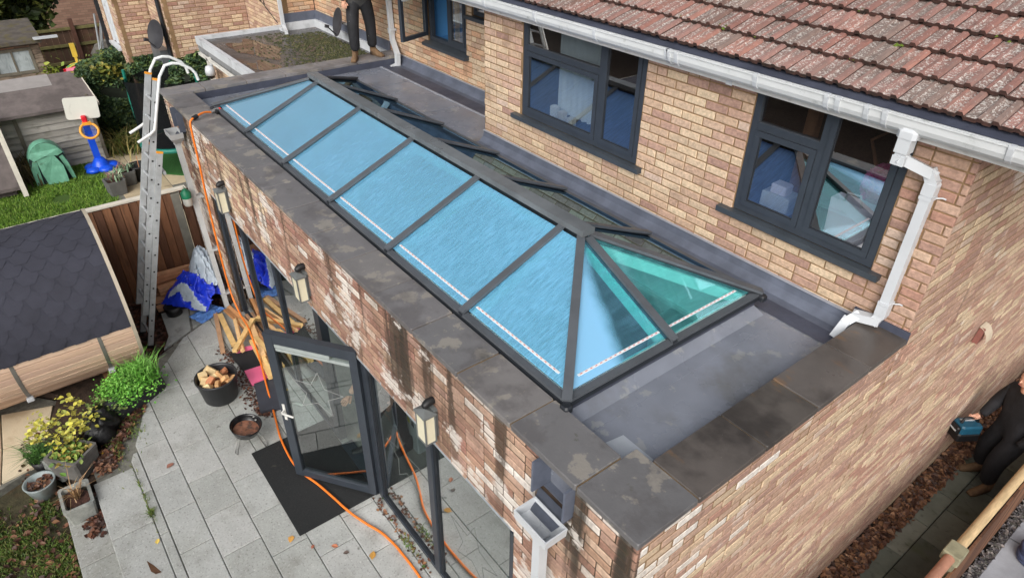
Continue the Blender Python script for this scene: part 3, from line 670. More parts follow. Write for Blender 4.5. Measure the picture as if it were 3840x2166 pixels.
# windows
win_gl = glass('window_glass', 2.1, (.86, .90, .92), 4)
sill_m = M('sill_grey', s2l((60, 66, 72)), .15, 6, .42)
def fbox(par, name, rects, y0, y1, mat):
    m = MB()
    for a, b, c, d in rects: m.box((a, y0, c), (b, y1, d))
    return m.build(name, mat, par)
def pane_at(par, x0, x1, z0, z1, y):
    m = MB(); m.box((x0, y, z0), (x1, y + .02, z1)); m.build('pane', win_gl, par)
def sash(par, x0, x1, z0, z1, y, w=.046):
    fbox(par, 'sash', [(x0, x1, z0, z0 + w), (x0, x1, z1 - w, z1), (x0, x0 + w, z0 + w + .001, z1 - w - .001), (x1 - w, x1, z0 + w + .001, z1 - w - .001)], y, y + .05, frame_m)
    fbox(par, 'gasket', [(x0 + w, x1 - w, z0 + w, z0 + w + .008), (x0 + w, x0 + w + .008, z0 + w + .009, z1 - w), (x1 - w - .008, x1 - w, z0 + w + .009, z1 - w)], y + .012, y + .035, dark_m)
    pane_at(par, x0 + w + .002, x1 - w - .002, z0 + w + .002, z1 - w - .002, y + .02)
def window(x0, x1, z0, z1, xm, yw, label):
    y = yw + .014; f = .056
    w = fbox(house, 'window', [(x0, x1, z0, z0 + f), (x0, x0 + f, z0 + f, z1), (x1 - f, x1, z0 + f, z1), (xm - f / 2, xm + f / 2, z0 + f, z1)], y, y + .07, frame_m); w['label'] = label
    zt_ = 4.20
    fbox(w, 'transom', [(x0 + f + .001, xm - f / 2 - .001, zt_ - .03, zt_ + .03)], y + .002, y + .068, frame_m)
    sash(w, x0 + f + .002, xm - f / 2 - .002, z0 + f + .002, zt_ - .032, y - .012); pane_at(w, x0 + f, xm - f / 2, zt_ + .03, z1, y + .02)
    sash(w, xm + f / 2 + .002, x1 - f - .002, z0 + f + .002, z1, y - .012)
    m = MB(); m.box((x0 - .12, yw - .062, z0 - .052), (x1 + .09, yw + .012, z0 - .004))
    m.build('sill', sill_m, w)
    return w
w1 = window(W1[0] + .003, W1[1] - .003, 3.455, 4.62, -2.375, YH, 'first floor window nearest the wall step, beside the roof lantern')
w2 = window(W2[0] + .003, W2[1] - .003, 3.465, 4.62, -.06, YH, 'first floor window next to the white downpipe')
# rooms behind
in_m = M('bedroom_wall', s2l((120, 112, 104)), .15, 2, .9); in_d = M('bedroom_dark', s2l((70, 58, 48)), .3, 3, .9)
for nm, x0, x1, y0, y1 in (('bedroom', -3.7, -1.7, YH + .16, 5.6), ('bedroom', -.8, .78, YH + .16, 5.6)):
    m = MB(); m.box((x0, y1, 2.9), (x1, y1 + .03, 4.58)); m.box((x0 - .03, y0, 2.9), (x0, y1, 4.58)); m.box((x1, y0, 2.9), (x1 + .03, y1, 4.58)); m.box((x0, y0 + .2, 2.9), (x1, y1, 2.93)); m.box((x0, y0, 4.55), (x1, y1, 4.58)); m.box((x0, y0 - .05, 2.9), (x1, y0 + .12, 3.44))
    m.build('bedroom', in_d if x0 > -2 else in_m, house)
# open casement window on the recessed wall
y = YR + .03
w3 = fbox(house, 'window', [(-7.01, -5.995, 3.475, 3.53), (-7.01, -6.955, 3.531, 4.75), (-6.05, -5.995, 3.531, 4.75), (-6.50, -6.44, 3.531, 4.75)], y, y + .07, frame_m); w3['label'] = 'window with one casement swung open above the flat roof'
sash(w3, -6.438, -6.052, 3.533, 4.75, y - .012, .045)
dirv = Vector((.20, -.60, 0)).normalized(); hg = Vector((-6.985, YR - .03, 0)); nr = Vector((-dirv.y, dirv.x, 0))
CM = Matrix(((dirv.x, nr.x, 0, hg.x), (dirv.y, nr.y, 0, hg.y), (0, 0, 1, 0), (0, 0, 0, 1)))
m = MB()
for a, b in (((0, -.025, 3.55), (.055, .025, 4.8)), ((.525, -.025, 3.55), (.58, .025, 4.8)), ((.056, -.025, 3.55), (.524, .025, 3.605))): m.box(a, b, M=CM)
m.build('open_casement', frame_m, w3)
m = MB(); m.box((.056, -.01, 3.606), (.524, .01, 4.8), M=CM); m.build('pane', glass('casement_glass', 1.5, (.9, .93, .92), 4), w3)
m = MB(); m.tube([CM @ Vector((.55, .03, 4.12)), CM @ Vector((.55, .06, 4.12)), CM @ Vector((.42, .06, 4.12))], .009, 6); m.build('window_handle', upvc, w3)
m = MB(); m.add([(-7.09, YR - .075, 3.43), (-5.92, YR - .075, 3.43), (-5.92, YR + .05, 3.47), (-7.09, YR + .05, 3.47), (-7.09, YR - .075, 3.39), (-5.92, YR - .075, 3.39), (-5.92, YR + .05, 3.40), (-7.09, YR + .05, 3.40)], [(0, 1, 2, 3), (4, 5, 1, 0), (1, 5, 6, 2), (0, 3, 7, 4), (4, 7, 6, 5)]); m.build('sill', sill_m, w3)
w4 = fbox(house, 'window', [(-5.83, -5.53, 4.03, 4.08), (-5.83, -5.785, 4.081, 4.75), (-5.575, -5.53, 4.081, 4.75)], y, y + .06, frame_m); w4['label'] = 'small window beside the wall step'
pane_at(w4, -5.785, -5.575, 4.08, 4.75, y + .02)
m = MB(); m.box((-5.93, YR - .07, 3.975), (-5.45, YR + .03, 4.02)); m.build('sill', sill_m, w4)
m = MB(); m.box((-7.1, 5.2, 3.3), (-5.4, 5.25, 4.8)); m.box((-7.13, YR + .15, 3.3), (-7.1, 5.2, 4.8)); m.box((-5.4, YR + .15, 3.3), (-5.37, 5.2, 4.8)); m.box((-7.1, YR + .13, 3.3), (-5.4, 5.2, 3.46)); m.build('bedroom', M('bedroom_blue', s2l((84, 150, 206)), .05, 2, .8), house)
# ------------------------------------------------------------------ roof of tiles
tile_pan = M('tile_pan', None, .22, 12, .9, bump=.5, bscale=90, attr=True, layers=[(s2l((116, 102, 96)), 2.2, .36, .60, None, .72), (s2l((196, 192, 186)), 58, .54, .585, None, .8), (s2l((206, 202, 196)), 110, .57, .62, None, .7), (s2l((96, 84, 78)), 1.1, .5, .68, None, .5), (s2l((72, 62, 56)), 9, .58, .72, None, .7), (s2l((92, 100, 40)), 5, .70, .76, None, .7)])
tile_roll = M('tile_roll', None, .2, 9, .85, bump=.35, bscale=90, attr=True, layers=[(s2l((200, 192, 186)), 44, .60, .65, None, .6), (s2l((78, 62, 56)), 6, .58, .75, None, .6), (s2l((116, 100, 94)), 2.6, .48, .68, None, .6)])
tile_edge = M('tile_nose', s2l((74, 50, 44)), .3, 16, .95, bump=.6, bscale=60, layers=[(s2l((34, 30, 24)), 14, .45, .65, None, .75)])  # dark nose colour carries the shading under each course, along with moss
TC = [s2l(c) for c in ((144, 102, 92), (137, 98, 89), (150, 110, 101), (140, 106, 98), (132, 94, 86), (146, 112, 104), (120, 94, 86), (130, 110, 102), (156, 112, 100))]
pitch = R(22); G, TW = .279, .2
roof = MB()
E0_ = Vector((0, 2.335, 4.685)); sl = Vector((0, math.cos(pitch), math.sin(pitch))); nrm = Vector((0, -math.sin(pitch), math.cos(pitch)))
def P(x, s_, h): return Vector((x, 0, 0)) + E0_ + sl * s_ + nrm * h
roof.quad(P(-9.5, .06, -.05), P(1.95, .06, -.05), P(1.95, 4.6, -.05), P(-9.5, 4.6, -.05)); roof.quad(P(-9.5, 4.6, -.06), P(1.95, 4.6, -.06), P(1.95, .06, -.06), P(-9.5, .06, -.06))
rf = roof.build('roof', M('roof_underlay', s2l((40, 38, 36)), .2, 4, .9), house)
prof = [(0, .0), (.010, .008), (.066, .006), (.076, .016), (.098, .016), (.108, .006), (.150, .006), (.158, .024), (.188, .025), (.199, .004)]
def tile_into(mb, x, s_, h0, c, tw=0):
    L = G + .05; th = .028; lift = .046
    pts0 = [P(x + a, s_, h0 + b + lift) for a, b in prof]; pts1 = [P(x + a, s_ + L, h0 + b + .004) for a, b in prof]; ptsb = [P(x + a, s_, h0 + b + lift - th) for a, b in prof]
    for i in range(len(prof) - 1):
        rl = i in (3, 6, 7, 8)
        mb.add([pts0[i], pts0[i + 1], pts1[i + 1], pts1[i]], [(0, 1, 2, 3)], 1 if rl else 0, c)
        mb.add([ptsb[i], ptsb[i + 1], pts0[i + 1], pts0[i]], [(0, 1, 2, 3)], 2, c)
    mb.add([pts0[0], pts1[0], ptsb[0]], [(0, 1, 2)], 2, c); mb.add([pts0[-1], ptsb[-1], pts1[-1]], [(0, 1, 2)], 2, c)
tm = [tile_pan, tile_roll, tile_edge]; tl_cache = []
for c in TC:
    m = MB(); tile_into(m, -.1, 0, -.02, c); tl_cache.append(m.mesh('roof_tile', tm, P(0, 0, 0)))
ntile = 0; restt = MB()
for r in range(15):
    for i in range(58):
        x = -9.4 + i * TW + (.0 if r % 2 == 0 else .1); s_ = r * G
        q = px(P(x + .1, s_ + .15, 0)); h = random.gauss(0, .0025)
        if q and -30 < q[0] < 1060 and -30 < q[1] < 600 and ntile < 300:
            o = bpy.data.objects.new('roof_tile', random.choice(tl_cache)); col.objects.link(o); o.parent = rf
            o.location = P(x + .1, s_, h) - Vector(root_loc(rf)); o.rotation_euler = (random.gauss(0, .006), random.gauss(0, .008), random.gauss(0, .006)); ntile += 1
        else: tile_into(restt, x, s_, h - .02, random.choice(TC))
restt.build('roof_tiles', tm, rf, kind='stuff')
moss = M('roof_moss', s2l((86, 104, 34)), .4, 30, 1, bump=1, bscale=60)
m = MB()
for i in range(46):
    r = random.randint(1, 6); x = random.uniform(-3, 1.7); s_ = r * G - random.uniform(-.03, .03); k = random.uniform(.008, .022)
    for j in range(random.randint(1, 4)):
        b = P(x + random.gauss(0, .02), s_ + random.gauss(0, .012), .02)
        vs = [b + Vector((math.cos(a) * k * random.uniform(.6, 1.3), math.sin(a) * k, random.uniform(-.2, .2) * k)) for a in [t * math.pi / 3 for t in range(6)]]; vs.append(b + nrm * k * .9)
        m.add(vs, [(t, (t + 1) % 6, 6) for t in range(6)])
m.build('roof_moss', moss, rf, kind='stuff')
# eaves: tray, fascia, gutter
m = MB(); m.add([(-9.4, 2.40, 4.685), (1.62, 2.40, 4.685), (1.62, 2.275, 4.652), (-9.4, 2.275, 4.652)], [(0, 3, 2, 1)]); m.box((-9.4, 2.40, 4.60), (1.62, 2.42, 4.684)); m.build('eaves_tray', felt, house)
m = MB(); m.box((-9.4, 2.30, 4.505), (1.55, 2.322, 4.65)); m.box((-9.4, 2.323, 4.505), (1.55, 2.46, 4.517)); m.box((XS - 5, 2.46, 4.505), (XS - .002, YR + .02, 4.517)); fas = m.build('fascia', M('white_fascia', s2l((208, 208, 206)), .08, 5, .5, layers=[(s2l((120, 118, 110)), 6, .55, .75, None, .5)]), house)
for x in (-.83, 1.42):
    m = MB(); m.box((x - .028, 2.292, 4.50), (x + .028, 2.2995, 4.62)); m.build('fascia_joint', upvc, fas)
gp = [(2.285, 4.648), (2.285, 4.59), (2.262, 4.562), (2.215, 4.560), (2.192, 4.582), (2.180, 4.612), (2.178, 4.655), (2.170, 4.658), (2.170, 4.668), (2.186, 4.668), (2.187, 4.615), (2.197, 4.587), (2.218, 4.568), (2.26, 4.570), (2.277, 4.593), (2.277, 4.648)]
def extr(m, x0, x1, pr, off=(0, 0)):
    n = len(pr); vs = [(x0, a + off[0], b + off[1]) for a, b in pr] + [(x1, a + off[0], b + off[1]) for a, b in pr]
    m.add(vs, [(i, n + i, n + (i + 1) % n, (i + 1) % n) for i in range(n)])
m = MB(); extr(m, -9.4, 1.60, gp); gut = m.build('gutter', upvc_dirty, house)
gb = [(a, b) for a, b in gp[1:9]]
for x in [-3.9 + i * .84 for i in range(7)] + [-1.36, -1.28, .02, .10, .42, 1.38]:
    m = MB(); w = .016
    pr = [(2.2905, 4.64), (2.2905, 4.585), (2.264, 4.556), (2.213, 4.554), (2.186, 4.58), (2.173, 4.611), (2.163, 4.655), (2.163, 4.676), (2.195, 4.676), (2.195, 4.669), (2.1695, 4.669), (2.1685, 4.658), (2.1775, 4.655), (2.1795, 4.612), (2.1915, 4.582), (2.215, 4.5595), (2.262, 4.5615), (2.2845, 4.59), (2.2845, 4.648)]
    n = len(pr); vs = [(x - w, a, b) for a, b in pr] + [(x + w, a, b) for a, b in pr]
    m.add(vs, [(i, n + i, n + (i + 1) % n, (i + 1) % n) for i in range(n)] + [tuple(range(n)), tuple(range(2 * n - 1, n - 1, -1))]); m.build('gutter_clip', upvc, gut)
m = MB(); m.cbox((.52, 2.172, 4.535), (.64, 2.284, 4.60), .02); m.build('gutter_outlet', upvc, gut)
# ------------------------------------------------------------------ downpipes (square section)
def sqpipe(m, pts, w=.066):
    for a, b in zip(pts[:-1], pts[1:]):
        a, b = Vector(a), Vector(b); d = (b - a).normalized(); m.bar(a - d * w * .42, b + d * w * .42, w, w, (0, 1, 0) if abs(d.z) > .5 else (0, 0, 1))
def collar(m, p, d, w=.078, h=.05):
    p = Vector(p); d = Vector(d).normalized(); m.bar(p - d * h / 2, p + d * h / 2, w, w, (0, 1, 0) if abs(d.z) > .5 else (0, 0, 1))
dp = thing('downpipe', 'white square downpipe running from the tiled roof gutter down beside the right window', 'downpipe', (.75, 2.40, 3.1), group='white downpipes')
m = MB(); pts = [(.58, 2.22, 4.56), (.58, 2.22, 4.40), (.72, 2.395, 4.30), (.755, 2.40, 4.24), (.755, 2.40, 3.20), (.735, 2.39, 3.135), (.61, 2.36, 3.12), (.575, 2.32, 3.07), (.56, 2.25, 2.96)]
sqpipe(m, pts); m.build('pipe', upvc, dp)
m = MB(); pass
for cp_ in (((.58, 2.22, 4.49), .084, .10), ((.58, 2.22, 4.39), .08, .06), ((.755, 2.40, 4.2), .078, .08), ((.755, 2.40, 3.24), .078, .09)): m = MB(); collar(m, cp_[0], (0, 0, 1), cp_[1], cp_[2]); m.build('socket', upvc, dp)
for z in (4.14, 3.30):
    m = MB(); m.box((.715, 2.36, z - .012), (.795, 2.452, z + .012)); m.tube([(.795, 2.43, z), (.83, 2.445, z + .01), (.85, 2.45, z + .005)], .006, 5); m.build('pipe_clip', upvc, dp)
dp2 = thing('downpipe', 'white downpipe on the recessed wall, ending in a shoe behind the roof lantern', 'downpipe', (-7.9, 3.28, 2.9), group='white downpipes')
m = MB(); sqpipe(m, [(-8.12, 3.30, 4.9), (-8.06, 3.30, 3.28), (-7.78, 3.22, 3.10), (-7.76, 3.20, 2.94), (-7.79, 3.08, 2.90)], .07); m.build('pipe', upvc, dp2)
m = MB(); collar(m, (-8.07, 3.30, 3.40), (0, 0, 1), .085, .06); m.build('socket', upvc, dp2)
m = MB(); m.box((-8.13, 3.26, 3.42), (-7.99, 3.355, 3.445)); m.build('pipe_clip', upvc, dp2)
def hopper(x, y, ztop, zbot, label, tilt=0, mat=None, full=True):
    mat = mat or upvc
    t = thing('downpipe', label, 'downpipe', (x, y, zbot), group='white downpipes')
    m = MB(); zt = ztop; w, d = .15, .085; h = .17
    ring = [(-w, -d), (w, -d), (w, d), (-w, d)]; rb = [(-.045, -.04), (.045, -.04), (.045, .04), (-.045, .04)]
    k = .008
    o = [(x + a, y + b, zt) for a, b in ring] + [(x + a * .96, y + b * .96, zt - .07) for a, b in ring] + [(x + a, y + b + .01, zt - h) for a, b in rb]
    i_ = [(x + a * .94, y + b * .9, zt) for a, b in ring] + [(x + a * .9, y + b * .88, zt - .07) for a, b in ring] + [(x + a * .8, y + b * .8 + .01, zt - h + .012) for a, b in rb]
    fs = [(r + j, r + (j + 1) % 4, r + 4 + (j + 1) % 4, r + 4 + j) for r in (0, 4) for j in range(4)]
    m.add(o, [f[::-1] for f in fs]); m.add(i_, fs + [(8, 9, 10, 11)]); m.add(o[:4] + i_[:4], [(j, (j + 1) % 4, 4 + (j + 1) % 4, 4 + j) for j in range(4)])
    m.build('hopper', mat, t)
    m = MB(); m.bar((x, y + .01, zt - h + .02), (x + tilt, y + .01, zbot), .068, .068, (0, 1, 0)); m.build('pipe', mat, t)
    for f in (.3, .62, .9) if full else ():
        z = zt - h - (zt - h - zbot) * f; xx = x + tilt * f
        m = MB(); m.box((xx - .042, y - .03, z - .015), (xx + .042, -.332, z + .015)); m.box((xx - .075, -.36, z - .012), (xx + .075, -.333, z + .012)); m.build('pipe_clip', mat, t)
    m = MB(); m.bar((x, y + .01, zt - h - .02), (x, y + .01, zt - h + .03), .082, .082, (0, 1, 0)); m.build('socket', mat, t)
hopper(.33, -.47, 2.69, 0, 'white hopper and downpipe on the front wall, nearest the front corner')
hopper(-7.42, -.46, 2.72, -.02, 'pale grey hopper and downpipe on the front wall beside the ladder', .33, M('grey_upvc', s2l((188, 190, 190)), .08, 4, .45, layers=[(s2l((110, 110, 104)), 8, .6, .8, None, .5)]))
# ------------------------------------------------------------------ neighbouring houses (staggered terrace)
nb = thing('neighbour_house', 'adjoining buff brick house with mossy puddled flat roof edged in white', 'house', (-10, 3, 0))
br_nb = brickmat('neighbour_brick', [(s2l((150, 116, 92)), 20, .6, .75, None, .25), (s2l((96, 76, 62)), 1.6, .56, .74, None, .4)])
W = Wall(nb, br_nb, mortar)
pal_nb = lambda u, z: random.choice(PINK) if random.random() < .45 else random.choice(BUFF)
pal_red = lambda u, z: sc(random.choice(PINK + RED[3:]), .95) if random.random() < .6 else random.choice(BUFF)
W.face('rear_wall', (0, YR, 0), (1, 0, 0), (0, -1, 0), -11.25, -8.205, 2.8, 5.2, [], pal_orange, thick=.11)
W.face('return_wall', (-11.25, 0, 0), (0, 1, 0), (1, 0, 0), 2.705, YR - .012, 2.8, 5.2, [], pal_orange, thick=.11)
W.face('side_wall', (0, 2.70, 0), (1, 0, 0), (0, -1, 0), -13.4, -11.245, -.4, 5.2, [], pal_nb, thick=.11)
W.face('end_wall', (0, 1.14, 0), (1, 0, 0), (0, -1, 0), -11.38, -8.22, -.4, 2.72, [], pal_nb, thick=.1)
W.face('left_wall', (-11.38, 0, 0), (0, 1, 0), (-1, 0, 0), 1.15, 2.69, -.4, 2.72, [], PINK, thick=.1, weight=0)
W.finish()
nroof_m = M('felt_flat_roof', s2l((76, 75, 76)), .2, 3, .3, bump=.25, bscale=100, rvar=.2, layers=[(s2l((100, 66, 42)), 1.15, .53, .68, (1, 1, 1), .75), (s2l((58, 56, 56)), 2.1, .55, .7, None, .6), (s2l((120, 116, 106)), 30, .62, .72, None, .4)])
ZN = 2.90
m = MB(); m.prism([(-11.42, 1.12), (-8.2, 1.12), (-8.2, YR - .02), (-11.24, YR - .02), (-11.24, 2.69), (-11.42, 2.69)], 2.74, ZN); m.build('flat_roof', nroof_m, nb)
trim_m = M('white_roof_trim', s2l((196, 200, 204)), .1, 3, .5, layers=[(s2l((130, 132, 132)), 4, .5, .7, None, .5)])
m = MB(); m.box((-11.46, 1.06, 2.83), (-8.23, 1.14, 2.965)); m.box((-11.46, 1.141, 2.83), (-11.36, 2.695, 2.965)); m.box((-11.3, 2.60, ZN), (-11.16, 2.695, 2.96)); m.box((-11.235, 2.70, ZN), (-11.17, YR - .08, 3.04)); m.box((-11.235, YR - .08, ZN), (-8.25, YR - .02, 3.04)); m.build('roof_trim', trim_m, nb)
m = MB(); m.box((-11.44, 1.075, 2.70), (-8.23, 1.10, 2.83)); m.build('fascia', M('grey_fascia', s2l((128, 130, 132)), .15, 5, .6, layers=[(s2l((80, 80, 78)), 8, .5, .7, None, .5)]), nb)
m = MB(); m.box((-11.235, YR - .035, 3.04), (-8.25, YR - .004, 3.20)); m.box((-11.245, 2.70, 3.04), (-11.215, YR - .036, 3.20)); m.build('lead_flashing', lead, nb)
water = M('puddle_water', s2l((80, 68, 58)), .3, 4, .04, spec=.6)
for c0, rx, ry_ in (((-10.25, 1.72), .75, .33), ((-9.05, 1.45), .42, .20)):
    pts = [(c0[0] + rx * math.cos(a) * (1 + .22 * math.sin(3 * a + 1) + .12 * math.sin(7 * a)), c0[1] + ry_ * math.sin(a) * (1 + .25 * math.sin(2 * a) + .1 * math.cos(5 * a))) for a in [t * math.pi / 20 for t in range(40)]]
    m = MB(); m.add([(x, y, ZN + .004) for x, y in pts], [tuple(range(40))]); m.build('puddle', water, nb)
mossd = M('dark_moss', s2l((58, 62, 36)), .5, 30, 1, bump=1, bscale=50, layers=[(s2l((112, 104, 70)), 12, .5, .66, None, .7), (s2l((30, 28, 22)), 9, .6, .7, None, .6)])
m = MB()
def lump(m, x, y, z, k, h):
    vs = [(x + math.cos(t * 1.257) * k * random.uniform(.6, 1.3), y + math.sin(t * 1.257) * k * random.uniform(.6, 1.3), z) for t in range(5)] + [(x, y, z + h)]
    m.add(vs, [(t, (t + 1) % 5, 5) for t in range(5)])
for i in range(3600):
    x = random.uniform(-11.1, -8.3); y = YR - .15 - abs(random.gauss(0, .62))
    if y < 1.3 or (x < -10.8 and y > 2.6) or random.random() > .35 + .65 * (x + 11.2) / 2.4: continue
    k = random.uniform(.008, .034); lump(m, x, y, ZN, k, k * .7)
m.build('roof_moss', mossd, nb, kind='stuff')
m = MB(); sqpipe(m, [(-11.12, 2.62, 5.2), (-11.12, 2.62, 3.02), (-10.98, 2.60, 2.955), (-10.85, 2.56, 2.95)], .06); m.build('downpipe', upvc, nb)
m = MB(); m.tube([(-12.9, 2.69, 3.34), (-12.3, 2.69, 3.24), (-11.6, 2.69, 2.97)], .008, 5); m.tube([(-12.35, 2.69, 3.25), (-12.30, 2.66, 3.40), (-12.18, 2.66, 3.38), (-12.16, 2.69, 3.22)], .008, 5); m.build('cable', dark_m, nb)
def dish(loc, aim, label, k=1.0):
    t = thing('satellite_dish', label, 'satellite dish', loc, group='dark satellite dishes')
    dm = M('dish_grey', s2l((52, 52, 56)), .15, 5, .55); q = Vector(aim).normalized().to_track_quat('Z', 'Y').to_matrix().to_4x4(); Mx = Matrix.Translation(loc) @ q @ Matrix.Scale(k, 4) @ Matrix.Scale(1.12, 4, (0, 1, 0))
    m = MB(); m.lathe([(0.001, 0), (.1, .008), (.2, .032), (.28, .066), (.295, .07), (.295, .058), (.2, .02), (.1, -.004), (.001, -.012)], 28, M=Mx); m.build('reflector', dm, t)
    m = MB(); m.tube([Mx @ Vector((0, -.26, .06)), Mx @ Vector((0, -.12, .30))], .012, 6); m.box((-.03, -.03, -.04), (.03, .03, .05), M=Mx @ Matrix.Translation((0, -.12, .30))); m.build('feed_arm', dm, t)
    return t, Mx
d1, MX = dish((-9.55, 3.08, 3.30), (-.1, -.95, .25), 'dark satellite dish low on the wall behind the standing man', .74)
m = MB(); m.tube([MX @ Vector((0, 0, -.01)), (-9.5, 3.20, 3.26), (-9.5, 3.35, 3.26)], .02, 8); m.box((-9.56, 3.33, 3.16), (-9.44, 3.355, 3.36)); m.build('wall_bracket', upvc, d1)
fh = thing('far_terrace_house', 'further terraced brick house stepped towards the gardens with a white window', 'house', (-14.5, 1, 0))
W = Wall(fh, br_nb, mortar)
W.face('gable_wall', (-13.4, 0, 0), (0, 1, 0), (1, 0, 0), 1.045, 2.69, -.4, 5.2, [], pal_red, thick=.11)
W.face('rear_wall', (0, 1.04, 0), (1, 0, 0), (0, -1, 0), -14.75, -13.395, -.4, 5.2, [], pal_nb, thick=.11)
W.face('stepped_gable', (-14.75, 0, 0), (0, 1, 0), (1, 0, 0), .375, 1.03, -.4, 5.2, [], pal_red, thick=.11)
W.face('far_rear_wall', (0, .37, 0), (1, 0, 0), (0, -1, 0), -16.5, -14.745, -.4, 5.2, [(-16.1, -15.25, 2.06, 4.2)], pal_nb, thick=.11)
W.finish()
m = MB(); m.box((-16.14, .30, 2.02), (-15.2, .40, 2.07)); m.box((-16.09, .385, 2.075), (-16.03, .43, 4.2)); m.box((-15.32, .385, 2.075), (-15.26, .43, 4.2)); m.box((-15.70, .385, 2.075), (-15.65, .43, 4.2)); wf = m.build('window', upvc, fh)
pane_at(wf, -16.03, -15.32, 2.08, 4.2, .41); m = MB(); m.box((-16.3, .5, 2), (-15.1, .52, 4.3)); m.build('curtain', in_m, wf)
m = MB(); m.tube([(-13.5, .99, 5.2), (-13.5, .99, -.3)], .04, 8); m.tube([(-14.80, .97, 5.2), (-14.80, .97, 2.1)], .018, 6); m.build('drainpipe', dark_m, fh)
m = MB(); m.box((-16.62, .30, -.3), (-16.505, .42, 5.2)); m.build('corner_pipe', dark_m, fh)
m = MB(); m.box((-14.55, .85, -.3), (-13.75, 1.02, 2.25)); m.build('glazed_porch', M('porch_grey', s2l((96, 100, 104)), .2, 3, .4), fh)
d2, MX = dish((-13.55, .86, 2.62), (.35, -.9, .25), 'dark satellite dish on the stepped far house wall beside the drainpipe', .86)
m = MB(); m.tube([MX @ Vector((0, 0, -.01)), (-13.6, .93, 2.58), (-13.6, 1.035, 2.58)], .018, 8); m.build('wall_bracket', dark_m, d2)
# security camera on the white post at the end of the neighbour's roof
sp = thing('camera_post', 'white timber post with brackets under the flat roof corner', 'post', (-10.95, 1.0, 0))
m = MB(); m.box((-10.75, .99, .6), (-10.66, 1.06, 2.75)); m.box((-11.2, .99, 2.70), (-8.3, 1.035, 2.745)); m.build('post', M('old_white_paint', s2l((206, 204, 196)), .15, 6, .6, layers=[(s2l((110, 106, 92)), 7, .55, .72, None, .6)]), sp)
sc_ = thing('security_camera', 'small white dome security camera below the white roof edge', 'camera', (-10.5, .98, 2.55))
m = MB(); m.lathe([(.001, .14), (.06, .13), (.085, .06), (.085, -.02), (.001, -.02)], 16, (-10.42, .93, 2.55)); m.tube([(-10.42, .98, 2.62), (-10.6, 1.02, 2.66)], .025, 6); m.build('camera_housing', upvc, sc_)
m = MB(); m.lathe([(.07, 0), (.06, -.05), (.001, -.08)], 16, (-10.42, .93, 2.53)); m.build('camera_dome', M('dome_black', s2l((26, 26, 28)), .1, 5, .2), sc_)

# ------------------------------------------------------------------ neighbour's garden
ZG = -.10
lawn_m = M('green_lawn', s2l((64, 92, 28)), .35, 5, .95, bump=.6, bscale=60, layers=[(s2l((112, 92, 60)), 1.1, .62, .70, None, .8)])
m = MB(); m.prism([(-30, -5.5), (-8.36, -5.5), (-8.36, 1.0), (-30, 3)], -.5, ZG - .02); ng = struct(m, 'neighbour_lawn', lawn_m)
pavc = M('buff_paving', None, .12, 5, .85, bump=.3, bscale=80, attr=True, layers=[(s2l((120, 106, 84)), 3, .52, .7, None, .5)])
m = MB(); m.prism([(-14.9, -.86), (-9.5, -1.1), (-8.7, -1.12), (-8.6, 1.1), (-15.2, 1.1), (-15.2, -.1)], -.3, ZG - .008); npv = struct(m, 'neighbour_patio', grout)
PV = [s2l(c) for c in ((196, 180, 150), (186, 170, 140), (204, 190, 162), (178, 162, 134))]
for i in range(10):
    for j in range(4):
        xa = -14.85 + i * .62; ya = -.80 + j * .46
        if i > 3 and j > 1: continue
        slab(npv, [(xa + .006, ya + .006), (xa + .614, ya + .006), (xa + .614, ya + .454), (xa + .006, ya + .454)], ZG - .04, ZG, random.choice(PV), pavc)
m = MB()
for i in range(4): slab(npv, [(-9.6 + i * .31, -1.1), (-9.31 + i * .31, -1.1), (-9.31 + i * .31, .2), (-9.6 + i * .31, .2)], ZG - .04, ZG + .01, s2l((214, 202, 178)), pavc, 'kerb_slab')
turf_m = M('artificial_turf', s2l((44, 96, 40)), .2, 30, .95, bump=.8, bscale=160)
m = MB(); m.prism([(-15.0, .02), (-13.05, .12), (-12.2, .95), (-12.2, 1.05), (-15.1, 1.05)], ZG - .005, ZG + .025); tag(m.build('turf_mat', turf_m), 'rectangle of bright green artificial turf on the buff paving', 'turf mat')
# fence between the gardens
fen = thing('garden_fence', 'brown vertical board fence with pale capping between the two gardens', 'fence', (-8.3, -1.5, 0))
fb_m = M('fence_board', None, .25, 5, .85, bump=.5, bscale=40, attr=True, stretch=(6, 6, .7), bstretch=(4, 4, .3), layers=[(s2l((60, 40, 28)), 3, .5, .72, (5, 5, .5), .6), (s2l((40, 32, 26)), 2, .5, .7, None, .4, .5, -.1)])
FC = [s2l(c) for c in ((122, 82, 56), (104, 68, 46), (136, 94, 66), (94, 62, 44), (114, 78, 56))]
y = -5.2; i = 0
while y < -.24:
    m = MB(); h = 1.52 + random.gauss(0, .004); r = random.gauss(0, .004)
    if -.70 < y < -.47: y = -.465; continue
    w = .121; m.add([(-8.27 + r, y, -.1), (-8.27 + r, y + w, -.1), (-8.27 + r, y + w, h), (-8.27 + r, y, h), (-8.245 + r, y + .006, -.1), (-8.230 + r, y + w - .004, -.1), (-8.230 + r, y + w - .004, h), (-8.245 + r, y + .006, h)], [(3, 2, 1, 0), (4, 5, 6, 7), (0, 4, 7, 3), (1, 2, 6, 5), (3, 7, 6, 2), (0, 1, 5, 4)], 0, random.choice(FC))
    m.build('fence_board', fb_m, fen); y += .118; i += 1
m = MB(); m.box((-8.30, -.6, -.1), (-8.225, -.48, 1.50)); m.build('fence_post', M('concrete_post', s2l((120, 120, 112)), .2, 6, .9, bump=.4, bscale=60), fen)
m = MB(); m.box((-8.33, -5.2, 1.535), (-8.225, -.36, 1.562)); m.build('fence_capping', M('pale_capping', s2l((214, 208, 194)), .1, 5, .6), fen)
